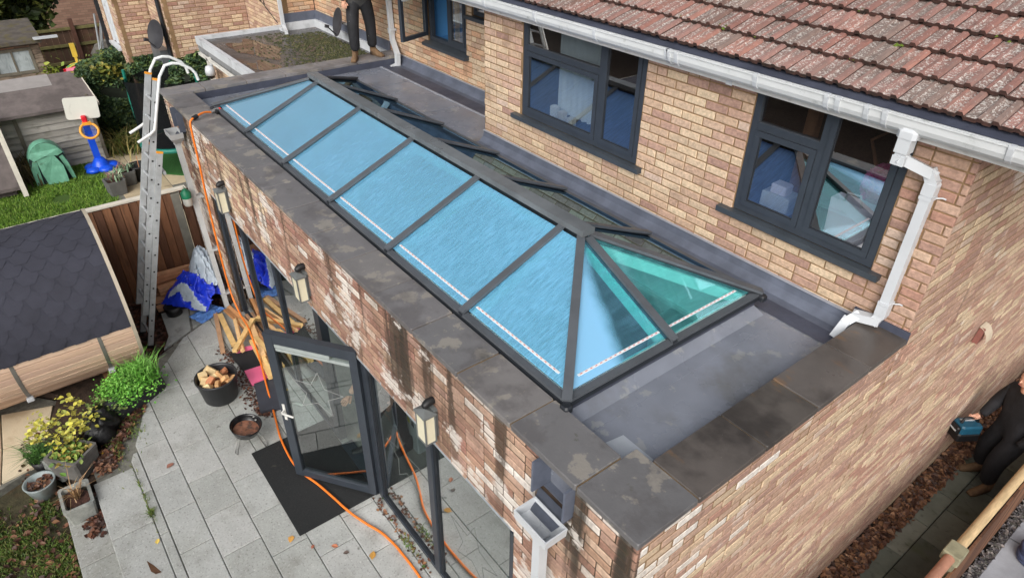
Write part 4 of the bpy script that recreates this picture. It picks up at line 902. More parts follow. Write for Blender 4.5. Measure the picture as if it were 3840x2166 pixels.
m = MB(); m.box((-8.30, -5.2, .25), (-8.272, -.36, .33)); m.box((-8.30, -5.2, 1.2), (-8.272, -.36, 1.28)); m.build('fence_rail', fb_m if False else M('rail_wood', s2l((120, 84, 58)), .2, 5, .85), fen)
# sheds
board_m = M('weathered_boards', None, .2, 4, .9, bump=.4, bscale=50, attr=True, stretch=(1, .5, 4), layers=[(s2l((92, 94, 78)), 3, .5, .7, None, .5), (s2l((56, 54, 46)), 2.2, .5, .75, None, .55, .5, -.1), (s2l((50, 46, 40)), 15, .66, .72, None, .6)])
BC = [s2l(c) for c in ((164, 160, 152), (152, 148, 140), (172, 168, 160), (144, 140, 130))]
sh = thing('garden_shed', 'weathered grey shed of horizontal boards with a flat felt roof behind the basketball stand', 'shed', (-15, -2, ZG))
z = ZG
while z < 1.28:
    m = MB(); m.add([(-14.7, -4.6, z), (-14.7, -.62, z), (-14.655, -.62, z + .004), (-14.655, -4.6, z + .004), (-14.7, -4.6, z + .155), (-14.7, -.62, z + .155), (-14.688, -.62, z + .15), (-14.688, -4.6, z + .15)], [(3, 2, 6, 7), (0, 1, 2, 3), (7, 6, 5, 4), (1, 5, 6, 2)], 0, random.choice(BC)); m.build('shed_board', board_m, sh); z += .14
m = MB(); m.box((-15.9, -.66, ZG), (-14.71, -.62, 1.35)); m.box((-15.9, -4.6, ZG), (-15.86, -.67, 1.5)); m.box((-14.675, -2.10, ZG), (-14.64, -2.03, 1.28)); m.box((-14.69, -.68, ZG), (-14.655, -.61, 1.3)); m.build('shed_wall', M('shed_frame', s2l((110, 104, 92)), .2, 5, .9), sh)
felt_b = M('shed_felt', s2l((104, 96, 94)), .2, 5, .9, bump=.3, bscale=120, layers=[(s2l((80, 74, 72)), 1.4, .5, .6, None, .6)])
def rp(x, y, z): return (x, y, z)
m = MB(); m.add([(-14.42, -4.7, 1.24), (-14.42, -.50, 1.24), (-15.75, -.58, 1.62), (-15.75, -4.7, 1.62), (-14.42, -4.7, 1.18), (-14.42, -.50, 1.18), (-15.75, -.58, 1.56), (-15.75, -4.7, 1.56)], [(0, 1, 2, 3), (7, 6, 5, 4), (4, 5, 1, 0), (5, 6, 2, 1)]); srf = m.build('shed_roof', felt_b, sh)
m = MB(); m.add([(-15.3, -4.7, 1.497), (-15.3, -1.15, 1.497), (-15.76, -1.15, 1.628), (-15.76, -4.7, 1.628)], [(0, 1, 2, 3)]); m.build('felt_strip', M('pale_felt_strip', s2l((146, 142, 140)), .1, 5, .9), srf)
m = MB(); m.bar((-14.41, -.49, 1.215), (-15.75, -.57, 1.60), .02, .07); m.build('verge_trim', M('pale_capping', (1, 1, 1)), srf)
old_wood = M('old_boards', None, .25, 5, .95, bump=.5, bscale=50, attr=True, layers=[(s2l((60, 54, 46)), 5, .48, .62, (1, 1, 3), .6)])
s2_ = thing('small_shed', 'old boarded shed with a two pane window in the far garden', 'shed', (-17.5, -2, ZG))
z = 0.2
while z < 2.05:
    m = MB(); c = random.choice([s2l((138, 122, 106)), s2l((120, 104, 90)), s2l((150, 136, 120))])
    segs = [(-4.5, -1.03)] if not (1.38 < z < 1.92) else [(-4.5, -1.98), (-1.22, -1.03)]
    for a, b in segs: m.box((-17.0, a, z), (-16.975 + random.gauss(0, .006), b, z + .092), 0, c)
    m.build('shed_board', old_wood, s2_); z += .1
m = MB(); m.box((-18.5, -1.05, ZG), (-17.01, -1.02, 2.05)); m.build('shed_wall', M('shed_frame', (1, 1, 1)), s2_)
m = MB(); m.add([(-16.8, -4.6, 2.06), (-16.8, -.95, 2.06), (-18.6, -.95, 2.20), (-18.6, -4.6, 2.20), (-16.8, -4.6, 2.14), (-16.8, -.95, 2.14), (-18.6, -.95, 2.28), (-18.6, -4.6, 2.28)], [(4, 5, 6, 7), (3, 2, 1, 0), (0, 1, 5, 4), (1, 2, 6, 5)]); m.build('shed_roof', M('mossy_felt', s2l((84, 78, 72)), .3, 6, .95, layers=[(s2l((92, 84, 40)), 4, .5, .65, None, .6)]), s2_)
m = MB(); m.box((-17.0, -2.0, 1.40), (-16.96, -1.2, 1.46)); m.box((-17.0, -2.0, 1.90), (-16.96, -1.2, 1.96)); m.box((-17.0, -2.0, 1.461), (-16.96, -1.94, 1.899)); m.box((-17.0, -1.26, 1.461), (-16.96, -1.2, 1.899)); m.box((-17.0, -1.62, 1.461), (-16.965, -1.58, 1.899)); swn = m.build('window', M('shed_frame', (1, 1, 1)), s2_)
m = MB(); m.box((-16.995, -1.939, 1.462), (-16.985, -1.261, 1.898)); m.build('pane', M('dusty_pane', s2l((168, 176, 178)), .2, 3, .25, layers=[(s2l((110, 118, 116)), 5, .5, .7, (1, 4, 1), .6)]), swn)
m = MB(); m.box((-16.85, -1.1, 2.15), (-16.7, -.62, 2.185)); tag(m.build('white_ledge', upvc), 'white board lying along the edge of the old shed roof', 'board')
# far dark fence and far wall
ff = thing('far_fence', 'dark brown panel fence with mossy rails in the far garden', 'fence', (-20, 0, ZG))
far_b = M('dark_fence_board', None, .3, 5, .95, bump=.4, bscale=40, attr=True, layers=[(s2l((96, 92, 52)), 3, .55, .7, None, .5)])
y = -3.2
while y < 1.2:
    m = MB(); m.box((-20.06 + random.gauss(0, .006), y, ZG), (-20.04, y + .145, 1.66 if y < .02 else 1.7), 0, random.choice([s2l((92, 66, 52)), s2l((78, 58, 46)), s2l((104, 76, 60))])); m.build('fence_board', far_b, ff); y += .15
for z in (.75, 1.2, 1.62):
    m = MB(); m.box((-20.03, -3.2, z), (-19.98, 1.2, z + .07)); m.build('fence_rail', M('mossy_rail', s2l((106, 100, 62)), .3, 8, .95), ff)
m = MB(); m.box((-20.03, .0, ZG), (-19.9, .10, 1.9)); m.build('fence_post', M('dark_post', s2l((88, 58, 46)), .2, 8, .9), ff)
fw = NG('far_brick'); bt = fw.n('ShaderNodeTexBrick'); bt.inputs['Color1'].default_value = (*s2l((166, 130, 112)), 1); bt.inputs['Color2'].default_value = (*s2l((138, 104, 90)), 1); bt.inputs['Mortar'].default_value = (*s2l((128, 108, 94)), 1); bt.inputs['Scale'].default_value = 1; bt.inputs['Brick Width'].default_value = .225; bt.inputs['Row Height'].default_value = .075; bt.inputs['Mortar Size'].default_value = .006
mp = fw.n('ShaderNodeMapping'); mp.inputs['Rotation'].default_value = (0, R(90), R(90)); sx = fw.n('ShaderNodeSeparateXYZ'); cx_ = fw.n('ShaderNodeCombineXYZ'); fw.l(fw.pos(), sx.inputs[0]); fw.l(sx.outputs[1], cx_.inputs[0]); fw.l(sx.outputs[2], cx_.inputs[1]); fw.l(cx_.outputs[0], bt.inputs[0])
pb = fw.n('ShaderNodeBsdfPrincipled'); pb.inputs['Roughness'].default_value = .9; fw.l(bt.outputs[0], pb.inputs[0]); fw.l(pb.outputs[0], fw.out.inputs[0])
m = MB(); m.box((-27, -9, -.5), (-26.5, 8, 7)); tag(m.build('far_brick_wall', fw.m), 'pinkish brick end wall of a building beyond the far fence', 'wall')
# ------------------------------------------------------------------ vegetation helpers
def leafmat(name, c, var=.35, rough=.6):
    return M(name, None, var, 5, rough, attr=True)
def leaf_cloud(name, mat, pts, size, cols, parent=None, flat=.5, elong=1.5, kind=None, fold=.25):
    """pts (N,3) numpy; each leaf is a folded diamond of 2 quads"""
    N = len(pts); a = rng.uniform(0, 2 * np.pi, N); t = rng.normal(0, flat, N); t2 = rng.normal(0, flat, N)
    sz = size * rng.uniform(.6, 1.3, N)
    d = np.stack([np.cos(a) * np.cos(t), np.sin(a) * np.cos(t), np.sin(t)], 1)
    s_ = np.stack([-np.sin(a), np.cos(a), t2], 1); s_ /= np.linalg.norm(s_, axis=1)[:, None]
    n_ = np.cross(d, s_)
    L = (sz * elong / 2)[:, None]; Wd = (sz / 2)[:, None]
    up = n_ * Wd * fold
    v = np.stack([pts - d * L, pts - d * L * .25 + s_ * Wd + up, pts + d * L * .45 + s_ * Wd * .72 + up * .7, pts + d * L, pts + d * L * .45 - s_ * Wd * .72 + up * .7, pts - d * L * .25 - s_ * Wd + up], 1).reshape(-1, 3)
    off = np.array(root_loc(parent)) if parent is not None else 0
    idx = np.arange(N) * 6
    f = np.concatenate([np.stack([idx, idx + 1, idx + 2, idx + 3], 1), np.stack([idx, idx + 3, idx + 4, idx + 5], 1)], 0)
    me = bpy.data.meshes.new(name); me.from_pydata((v - off).tolist(), [], f.tolist()); me.materials.append(mat)
    cc = np.array(cols)[rng.integers(0, len(cols), N)] * rng.uniform(.75, 1.25, (N, 1))
    cv = np.concatenate([cc, cc], 0); arr = np.concatenate([np.repeat(cv, 4, 0), np.ones((len(f) * 4, 1))], 1).astype(np.float32)
    at = me.color_attributes.new('Col', 'FLOAT_COLOR', 'CORNER'); at.data.foreach_set('color', arr.ravel()); me.update()
    o = bpy.data.objects.new(name, me); col.objects.link(o)
    if parent is not None: o.parent = parent
    if kind: o['kind'] = kind
    return o
def blades(name, mat, pts, h, cols, parent=None, kind=None, w=.006, lean=.5, seg=1):
    N = len(pts); a = rng.uniform(0, 2 * np.pi, N); l = np.clip(rng.normal(0, lean, (N, 2)), -1.6 * lean, 1.6 * lean); hh = h * rng.uniform(.5, 1.25, N)
    sx = np.stack([np.cos(a), np.sin(a), np.zeros(N)], 1) * w
    tip = pts + np.stack([l[:, 0] * hh, l[:, 1] * hh, hh * .9], 1); mid = pts + np.stack([l[:, 0] * hh * .3, l[:, 1] * hh * .3, hh * .62], 1)
    v = np.stack([pts - sx, pts + sx, mid + sx * .8, tip, mid - sx * .8], 1).reshape(-1, 3); idx = np.arange(N) * 5
    f = [t for i in idx.tolist() for t in ((i, i + 1, i + 2, i + 4), (i + 4, i + 2, i + 3))]
    off = np.array(root_loc(parent)) if parent is not None else 0
    me = bpy.data.meshes.new(name); me.from_pydata((v - off).tolist(), [], f); me.materials.append(mat)
    cc = np.array(cols)[rng.integers(0, len(cols), N)] * rng.uniform(.75, 1.25, (N, 1)); arr = np.concatenate([np.repeat(cc, 7, 0), np.ones((N * 7, 1))], 1).astype(np.float32)
    at = me.color_attributes.new('Col', 'FLOAT_COLOR', 'CORNER'); at.data.foreach_set('color', arr.ravel()); me.update()
    o = bpy.data.objects.new(name, me); col.objects.link(o)
    if parent is not None: o.parent = parent
    if kind: o['kind'] = kind
    return o
GR = [s2l(c) for c in ((74, 92, 44), (90, 106, 50), (60, 78, 36), (104, 116, 58))]
ivy = [s2l(c) for c in ((52, 76, 48), (66, 92, 58), (40, 60, 38), (86, 108, 72), (98, 116, 60))]
lm = leafmat('leaf', None); 
# hedge
hd = thing('hedge', 'dark green ivy covered hedge behind the trampoline', 'hedge', (-15.6, .8, ZG))
n = 46000
hp = [(-15.55, -.62, 1.72), (-15.3, .35, 1.8), (-13.4, .88, 2.0), (-12.55, 1.25, 2.25), (-12.0, 1.75, 2.3)]
seg = rng.choice(4, n, p=[.25, .42, .2, .13]); f = rng.uniform(size=n); A = np.array(hp)[seg]; B = np.array(hp)[seg + 1]; C0 = A + (B - A) * f[:, None]
dn = (B - A)[:, :2]; dn = np.stack([dn[:, 1], -dn[:, 0]], 1) / np.linalg.norm(dn, axis=1)[:, None]; back = rng.uniform(0, 1, n) ** 1.5 * .75
zz = rng.uniform(0, 1, n); top = rng.uniform(size=n) < .28; back[~top] *= .25; zz[top] = rng.uniform(.93, 1.03, top.sum())
bump_ = .10 * np.sin(C0[:, 1] * 5 + zz * 7) + .08 * np.sin(C0[:, 0] * 9 - zz * 11) + .05 * np.sin(C0[:, 0] * 17 + zz * 23)
P_ = np.stack([C0[:, 0] + dn[:, 0] * (bump_ - back), C0[:, 1] + dn[:, 1] * (bump_ - back), ZG + zz * (C0[:, 2] - ZG) + bump_ * .7], 1)
leaf_cloud('foliage', lm, P_, .075, ivy, hd, .7, 1.3, kind='stuff')
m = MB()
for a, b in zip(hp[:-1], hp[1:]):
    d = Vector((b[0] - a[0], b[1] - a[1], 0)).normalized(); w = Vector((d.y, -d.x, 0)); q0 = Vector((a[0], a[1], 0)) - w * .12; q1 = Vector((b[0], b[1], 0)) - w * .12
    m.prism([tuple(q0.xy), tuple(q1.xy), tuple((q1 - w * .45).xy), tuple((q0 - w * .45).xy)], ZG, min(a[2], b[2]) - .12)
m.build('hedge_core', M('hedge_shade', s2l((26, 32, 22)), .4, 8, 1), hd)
for (nm, lab, x, y, z0, rx, ry_, rz, num, cols, sz) in (
    ('dense_tree', 'dark green bushy tree at the far left beyond the sheds', -21.5, -1.7, ZG, 1.5, 1.55, 1.6, 15000, [s2l(c) for c in ((54, 68, 32), (74, 88, 40), (92, 102, 46), (44, 54, 28), (108, 112, 52))], .15),):
    t = thing(nm, lab, 'tree', (x, y, z0)); m = MB(); m.tube([(x, y, z0), (x + .05, y, 1.2), (x, y + .05, 2.6)], [.16, .12, .05], 8)
    for k in range(8): a = k * .8; m.tube([(x, y, 1.2 + k * .15), (x + math.cos(a) * .9, y + math.sin(a) * .9, 1.9 + k * .15)], [.05, .015], 5)
    m.build('trunk', M('bark', s2l((74, 62, 50)), .3, 8, .95, bump=.6, bscale=30), t)
    d = rng.normal(size=(num, 3)); d /= np.linalg.norm(d, axis=1)[:, None]; r = rng.uniform(.35, 1, num) ** .5
    lump_ = 1 + .18 * np.sin(d[:, 0] * 7 + d[:, 2] * 5) + .15 * np.sin(d[:, 1] * 9 - d[:, 2] * 6)
    leaf_cloud('crown', lm, np.array([x, y, 2.45]) + d * np.array([rx, ry_, rz]) * (r * lump_)[:, None], sz, cols, t, .7)
# bushes and long grass
def clump(name, label, cat, x, y, z, n, h, spread, cols, lean=.6, w=.012, group=None):
    t = thing(name, label, cat, (x, y, z), group=group); p = np.stack([rng.normal(x, spread, n), rng.normal(y, spread, n), np.full(n, z)], 1)
    blades('leaves', lm, p, h, cols, t, None, w, lean); return t
clump('ornamental_grass', 'arching green and straw leaved grass at the foot of the hedge', 'grass plant', -14.9, -.15, ZG, 260, .55, .22, [s2l((120, 126, 62)), s2l((150, 138, 84)), s2l((84, 104, 50))], .8, .014)
clump('dry_grass', 'brown straggly grass beside the green pop-up tent', 'grass plant', -14.3, -2.35, ZG, 260, .6, .2, [s2l((112, 96, 60)), s2l((90, 84, 50)), s2l((70, 62, 44))], .5, .012)
t = thing('yellow_bush', 'yellow green leafy shrub poking up beside the toy slide', 'shrub', (-16.6, -.85, ZG)); p = rng.normal(size=(420, 3)) * np.array([.12, .13, .2]) + np.array([-16.6, -1.0, 1.15]); leaf_cloud('foliage', lm, p, .07, [s2l((140, 150, 50)), s2l((110, 128, 46))], t)
m = MB(); m.tube([(-16.6, -.88, ZG), (-16.6, -.88, 1.2)], .02, 5); m.build('stem', MATS['bark'], t)
t = thing('golden_shrub', 'golden tipped shrub on top of the hedge under the washing line', 'shrub', (-16.2, .25, ZG)); p = rng.normal(size=(1500, 3)) * np.array([.2, .24, .12]) + np.array([-15.5, .22, 1.68]); leaf_cloud('foliage', lm, p, .07, [s2l((112, 116, 46)), s2l((140, 132, 56)), s2l((80, 96, 44))], t)
m = MB(); m.tube([(-16.1, .25, ZG), (-15.9, .25, 1.6)], .02, 5); m.build('stem', MATS['bark'], t)
# lawn grass
def scatter(poly_fn, n, x0, x1, y0, y1, z):
    p = np.stack([rng.uniform(x0, x1, n), rng.uniform(y0, y1, n), np.full(n, z)], 1); return p[poly_fn(p[:, 0], p[:, 1])]
p = scatter(lambda x, y: ((x < -9.9) | (y < -1.15)) & (y < -.87 - .02 * (x + 14)) & ~((x < -14.3) & (y < -2.3)), 42000, -14.7, -8.5, -3.6, -.8, ZG - .02)
nz = np.sin(p[:, 0] * 3.1 + 1) * np.sin(p[:, 1] * 4.3) ; p = p[(nz < .78)]
tag(blades('lawn_grass', lm, p, .06, [s2l(c) for c in ((96, 134, 40), (112, 148, 48), (78, 116, 34), (124, 150, 62))], None, 'stuff', .007, .5))
p = scatter(lambda x, y: y < -3.13 - .45 * np.maximum(0, -4.62 - x), 22000, -5.1, -2.2, -4.2, -3.1, -.30)
nz = np.sin(p[:, 0] * 6) * np.sin(p[:, 1] * 7 + p[:, 0]) + rng.normal(0, .35, len(p)); p = p[nz < .25]
tag(blades('front_grass', lm, p, .05, [s2l(c) for c in ((78, 104, 36), (98, 116, 46), (64, 88, 32), (112, 108, 60))], None, 'stuff', .006, .7))
# fallen leaves
LC = [s2l(c) for c in ((104, 70, 52), (86, 58, 46), (124, 86, 62), (72, 52, 44), (140, 102, 72))]
DL = [s2l(c) for c in ((70, 46, 36), (88, 52, 40), (60, 42, 36), (104, 66, 46))]
def litter(name, n, fn, z, size, cols, flat=.3):
    p = fn(n); p = np.concatenate([p, (z + np.abs(rng.normal(0, .012, len(p))))[:, None]], 1); return leaf_cloud(name, lm, p, size, cols, None, flat, 1.4, 'stuff', .3)
litter('alley_leaves', 5200, lambda n: np.stack([rng.uniform(.95, 1.16, n) + np.abs(rng.normal(0, .02, n)), rng.uniform(1.5, 9.5, n)], 1), ZA + .0, .055, LC, .5)
litter('lawn_leaves', 420, lambda n: np.stack([rng.uniform(-5, -2.6, n), rng.uniform(-4.1, -3.12, n)], 1), -.27, .05, LC + DL, .5)
litter('bed_leaves', 2600, lambda n: np.stack([rng.uniform(-8.2, -6.4, n), rng.uniform(-1.75, -.35, n)], 1), -.10, .045, DL, .4)
def along(n, pts, s):
    pts = np.array(pts); k = rng.integers(0, len(pts) - 1, n); f = rng.uniform(size=(n, 1)); return pts[k] * (1 - f) + pts[k + 1] * f + rng.normal(0, s, (n, 2))
litter('patio_leaves', 900, lambda n: along(n, [(-5.95, -1.9), (-5.4, -2.2), (-4.9, -2.55), (-4.7, -2.62)], .055), .004, .042, DL + LC, .35)
litter('debris_leaves', 420, lambda n: along(n, [(-6.1, -.85), (-5.5, -.86), (-5.1, -.84), (-4.6, -.88), (-4.45, -.8)], .06), .004, .03, DL, .35)
litter('step_leaves', 130, lambda n: rng.normal((-4.13, -2.86), (.10, .05), (n, 2)), -.155, .045, DL, .35)
litter('threshold_leaves', 90, lambda n: np.stack([rng.uniform(-2.5, -1.35, n), rng.normal(-.36, .025, n)], 1), .004, .03, LC + [s2l((80, 110, 50))], .4)
for i, (x, y, c, r) in enumerate([(-2.55, -1.3, (196, 146, 74), .1), (-2.2, -.98, (176, 110, 80), 1.), (-2.06, -.92, (84, 70, 64), 2), (-1.87, -.72, (198, 148, 70), .6), (-2.33, -1.16, (180, 110, 86), 2.2), (-4.32, -2.02, (150, 104, 88), 0), (-3.35, -2.40, (206, 180, 90), 1), (-5.0, -2.6, (206, 160, 60), 1)]):
    o = leaf_cloud('fallen_leaf', lm, np.array([[x, y, .008]]), .055, [s2l(c)], None, .05, 1.5, None, .35); k = ['tan', 'pink brown', 'dark grey', 'amber', 'reddish', 'rusty', 'yellow', 'orange'][i]
    tag(o, k + ' fallen leaf lying ' + ['left of the mat corner', 'in front of the doormat', 'just off the doormat front edge', 'beside the orange hose', 'by the mat corner', 'alone in the middle of the patio', 'on the narrow paving strip', 'beside the black bag'][i], 'leaf', 'single fallen leaves on the patio')
# small weeds in the joints
p = np.concatenate([rng.normal((-4.0, -2.36, 0), (.25, .012, 0), (60, 3)), rng.normal((-3.75, -2.36, 0), (.03, .015, 0), (60, 3)), rng.normal((-1.75, -.37, 0), (.10, .015, 0), (60, 3)), rng.normal((-4.95, -2.45, 0), (.2, .05, 0), (120, 3)), rng.normal((-5.3, -2.2, 0), (.2, .05, 0), (160, 3))])
tag(blades('joint_weeds', lm, p, .05, [s2l((92, 118, 50)), s2l((120, 130, 64))], None, 'stuff', .005, .8))

# trees at the bottom of the gardens, behind the camera: the windows mirror them
t = thing('garden_trees', 'dark row of trees along the bottom of the gardens mirrored in the windows', 'trees', (-8, -15, -.4)); t['kind'] = 'stuff'
n = 16000; P_ = np.stack([rng.uniform(-34, 8, n), -15 + rng.normal(0, .9, n), -.3 + 6.5 * rng.uniform(0, 1, n) ** .8], 1); P_[:, 2] *= .75 + .25 * np.sin(P_[:, 0] * .9)
leaf_cloud('foliage', lm, P_, .5, [s2l(c) for c in ((70, 66, 48), (84, 74, 54), (58, 60, 42), (96, 82, 62))], t, .7, 1.3, kind='stuff')
m = MB()
for k in range(12): m.tube([(-33 + k * 3.5, -15.2, -.6), (-33 + k * 3.5, -15.2, 3.8)], [.2, .06], 6)
m.build('trunks', MATS['bark'], t, kind='stuff')
# ------------------------------------------------------------------ barrel sauna
sau = thing('barrel_sauna', 'round timber barrel cabin with black hexagon shingle roof and grey steel straps', 'barrel cabin', (-7.04, -3.3, -.1))
SX, SZ, SR, SY0, SY1 = -7.04, .94, 1.05, -4.9, -1.80
stave_m = M('sauna_stave', None, .16, 3, .8, bump=.35, bscale=40, attr=True, stretch=(9, .6, 9), bstretch=(9, .4, 9), layers=[(s2l((92, 60, 44)), 9, .70, .74, None, .8), (s2l((150, 104, 82)), 2.5, .5, .7, (5, .5, 5), .4)])
SC = [s2l(c) for c in ((212, 180, 156), (200, 166, 142), (220, 190, 166), (190, 154, 130), (208, 176, 156))]
def cyl(a, r, y): return (SX + r * math.cos(a), y, SZ + r * math.sin(a))
st = R(5.6)
for k in range(-34, 1):
    a0, a1 = k * st + .004, (k + 1) * st - .004; m = MB(); j = random.gauss(0, .0015)
    pr_ = [(a0, SR - .04), (a0, SR - .004 + j), (a0 + .008, SR + j), (a1 - .008, SR + j), (a1, SR - .004 + j), (a1, SR - .04)]
    v = [cyl(a, r, SY0) for a, r in pr_] + [cyl(a, r, SY1) for a, r in pr_]
    m.add(v, [(i, i + 1, 7 + i, 6 + i) for i in range(5)] + [(5, 4, 3, 2, 1, 0), (6, 7, 8, 9, 10, 11)], 0, random.choice(SC)); m.build('stave', stave_m, sau)
shing_m = M('shingle_black', None, .2, 4, .85, bump=.35, bscale=200, attr=True, layers=[(s2l((96, 94, 100)), 160, .6, .75, None, .35)])
base_c = s2l((50, 51, 62))
m = MB(); n = 40
for i in range(n):
    a0, a1 = R(-1) + R(181) * i / n, R(-1) + R(181) * (i + 1) / n
    m.add([cyl(a0, SR + .018, SY0 - .03), cyl(a0, SR + .018, SY1 + .02), cyl(a1, SR + .018, SY1 + .02), cyl(a1, SR + .018, SY0 - .03)], [(0, 1, 2, 3)], 0, base_c)
m.add([cyl(R(-1), SR + .018, SY0 - .03), cyl(R(-1), SR + .018, SY1 + .02), cyl(R(-1), SR - .01, SY1 + .02), cyl(R(-1), SR - .01, SY0 - .03)], [(3, 2, 1, 0), (0, 1, 2, 3)], 0, base_c)
rfs = m.build('shingle_roof', shing_m, sau)
tw_, rowa = .245, R(7.6)
cnt = 0
for r in range(18):
    a_lo = R(-1.2) + r * rowa
    for i in range(13):
        yc = SY1 - .02 - (i + (.5 if r % 2 else 0)) * tw_ - .06
        if yc - tw_ / 2 < SY0: continue
        m = MB(); c = sc(base_c, random.uniform(.93, 1.08)); lift = .0025 + random.uniform(0, .0025)
        hexp = [(-.5, 1.35), (-.5, .62), (-.24, .0), (.24, .0), (.5, .62), (.5, 1.35)]
        top = [cyl(a_lo + rowa * q, SR + .0205 + lift * (1 - q / 1.5), min(SY1 + .018, yc + p * tw_ * .985)) for p, q in hexp]; bot = [cyl(a_lo + rowa * q, SR + .0195, min(SY1 + .018, yc + p * tw_ * .985)) for p, q in hexp]
        m.add(top + bot, [(5, 4, 3, 2, 1, 0)] + [(i_, (i_ + 1) % 6, 6 + (i_ + 1) % 6, 6 + i_) for i_ in range(6)], 0, c); m.build('shingle', shing_m, rfs)
for y in (-2.18, -3.10, -4.2):
    m = MB(); n = 24
    for i in range(n):
        a0, a1 = R(-130) + R(130) * i / n, R(-130) + R(130) * (i + 1) / n
        v = [cyl(a0, SR + .004, y - .022), cyl(a0, SR + .004, y + .022), cyl(a1, SR + .004, y + .022), cyl(a1, SR + .004, y - .022)]; m.add(v, [(0, 1, 2, 3)])
    m.build('steel_strap', M('strap_steel', s2l((112, 110, 106)), .15, 8, .4, metal=.0), sau)
    m = MB(); p = Vector(cyl(R(-42), SR + .03, y)); m.cbox(p - Vector((.03, .04, .025)), p + Vector((.03, .04, .025)), .008); m.build('strap_bolt', upvc, sau)
m = MB(); n = 36
for i in range(n):
    a0, a1 = R(-90) + R(270) * i / n, R(-90) + R(270) * (i + 1) / n
    q = lambda a, r, y: cyl(a, r, y)
    v = [q(a0, SR + .035, SY1 + .03), q(a1, SR + .035, SY1 + .03), q(a1, SR - .05, SY1 + .03), q(a0, SR - .05, SY1 + .03), q(a0, SR + .035, SY1 - .012), q(a1, SR + .035, SY1 - .012), q(a1, SR - .05, SY1 - .012), q(a0, SR - .05, SY1 - .012)]
    m.add(v, [(3, 2, 1, 0), (0, 1, 5, 4), (2, 3, 7, 6)])
m.build('end_trim', M('end_trim', s2l((178, 168, 150)), .15, 6, .7), sau)
m = MB(); m.add([cyl(2 * math.pi * i / 40, SR - .045, SY1 - .03) for i in range(40)], [tuple(range(39, -1, -1)), tuple(range(40))]); m.build('end_wall', M('sauna_end', s2l((150, 108, 80)), .2, 4, .85, stretch=(8, 1, .5)), sau)
m = MB(); m.box((-7.75, -2.3, -.3), (-6.35, -2.15, .06)); m.box((-7.75, -4.3, -.3), (-6.35, -4.15, .06)); m.build('cradle', M('rail_wood', (1, 1, 1)), sau)

# ------------------------------------------------------------------ ladder
lad = thing('extension_ladder', 'aluminium two section extension ladder with roof hooks leaning on the extension corner', 'ladder', (-7.08, -1.62, -.1))
ladm = M('ladder_aluminium', s2l((176, 180, 182)), .12, 12, .42, metal=.25, rvar=.1, layers=[(s2l((120, 122, 120)), 7, .58, .74, None, .5), (s2l((90, 88, 84)), 40, .68, .76, None, .6)])
orange_m = M('ladder_orange', s2l((226, 150, 40)), .1, 9, .5); black_m = M('black_plastic', s2l((24, 24, 26)), .15, 9, .5)
B0, T0 = Vector((-6.87, -1.64, -.09)), Vector((-6.98, -.50, 3.5)); D = (T0 - B0); LEN = D.length; D.normalize(); NX = Vector((1, 0, 0)); NX = (NX - D * NX.dot(D)).normalized(); NY = D.cross(NX)
if NY.y > 0: NY = -NY          # towards the garden
def lp_(t, x, n): return B0 + D * t + NX * x + NY * n
for nm, t0, t1, n0, wd in (('base_section', 0, 2.86, .0, .42), ('fly_section', .55, LEN, .075, .37)):
    m = MB(); xo = 0 if nm == 'base_section' else -.025
    for x in (xo, xo - wd):
        m.bar(lp_(t0, x, n0), lp_(t1, x, n0), .03, .072, NY)
    o = m.build(nm, ladm, lad)
    t = t0 + .2
    while t < t1 - .08:
        m = MB(); m.tube([lp_(t, xo + .012, n0), lp_(t, xo - wd - .012, n0)], .017, 8); m.build('rung', ladm, o)
        m = MB(); m.tube([lp_(t, xo + .0155, n0), lp_(t, xo + .0175, n0)], .013, 8); m.build('rung_end', black_m, o); t += .25
    m = MB()
    for x in (xo, xo - wd): m.bar(lp_(t1, x, n0), lp_(t1 + .025, x, n0), .034, .078, NY)
    m.build('end_cap', orange_m, o)
    m = MB()
    for x in (xo, xo - wd): m.bar(lp_(t0 - .02, x, n0), lp_(t0 + .05, x, n0), .036, .08, NY)
    m.build('foot', black_m if t0 == 0 else ladm, o)
for x in (.03, -.40):
    m = MB(); L_ = LEN
    pts = [lp_(L_ - .78, x, .26), lp_(L_ - .66, x, .12), lp_(L_ - .60, x, .075), lp_(L_ + .06, x, .05), lp_(L_ + .20, x, .0), lp_(L_ + .24, x, -.08), lp_(L_ + .25, x, -.16), lp_(L_ + .21, x, -.30), lp_(L_ + .16, x, -.36), lp_(L_ + .08, x, -.40)]
    m.tube(pts, .019, 8); m.build('roof_hook', M('hook_white', s2l((214, 216, 214)), .08, 9, .35), lad)
m = MB(); m.box((-7.36, -.80, 2.35), (-6.93, -.77, 2.39)); m.build('guide_bracket', ladm, lad)

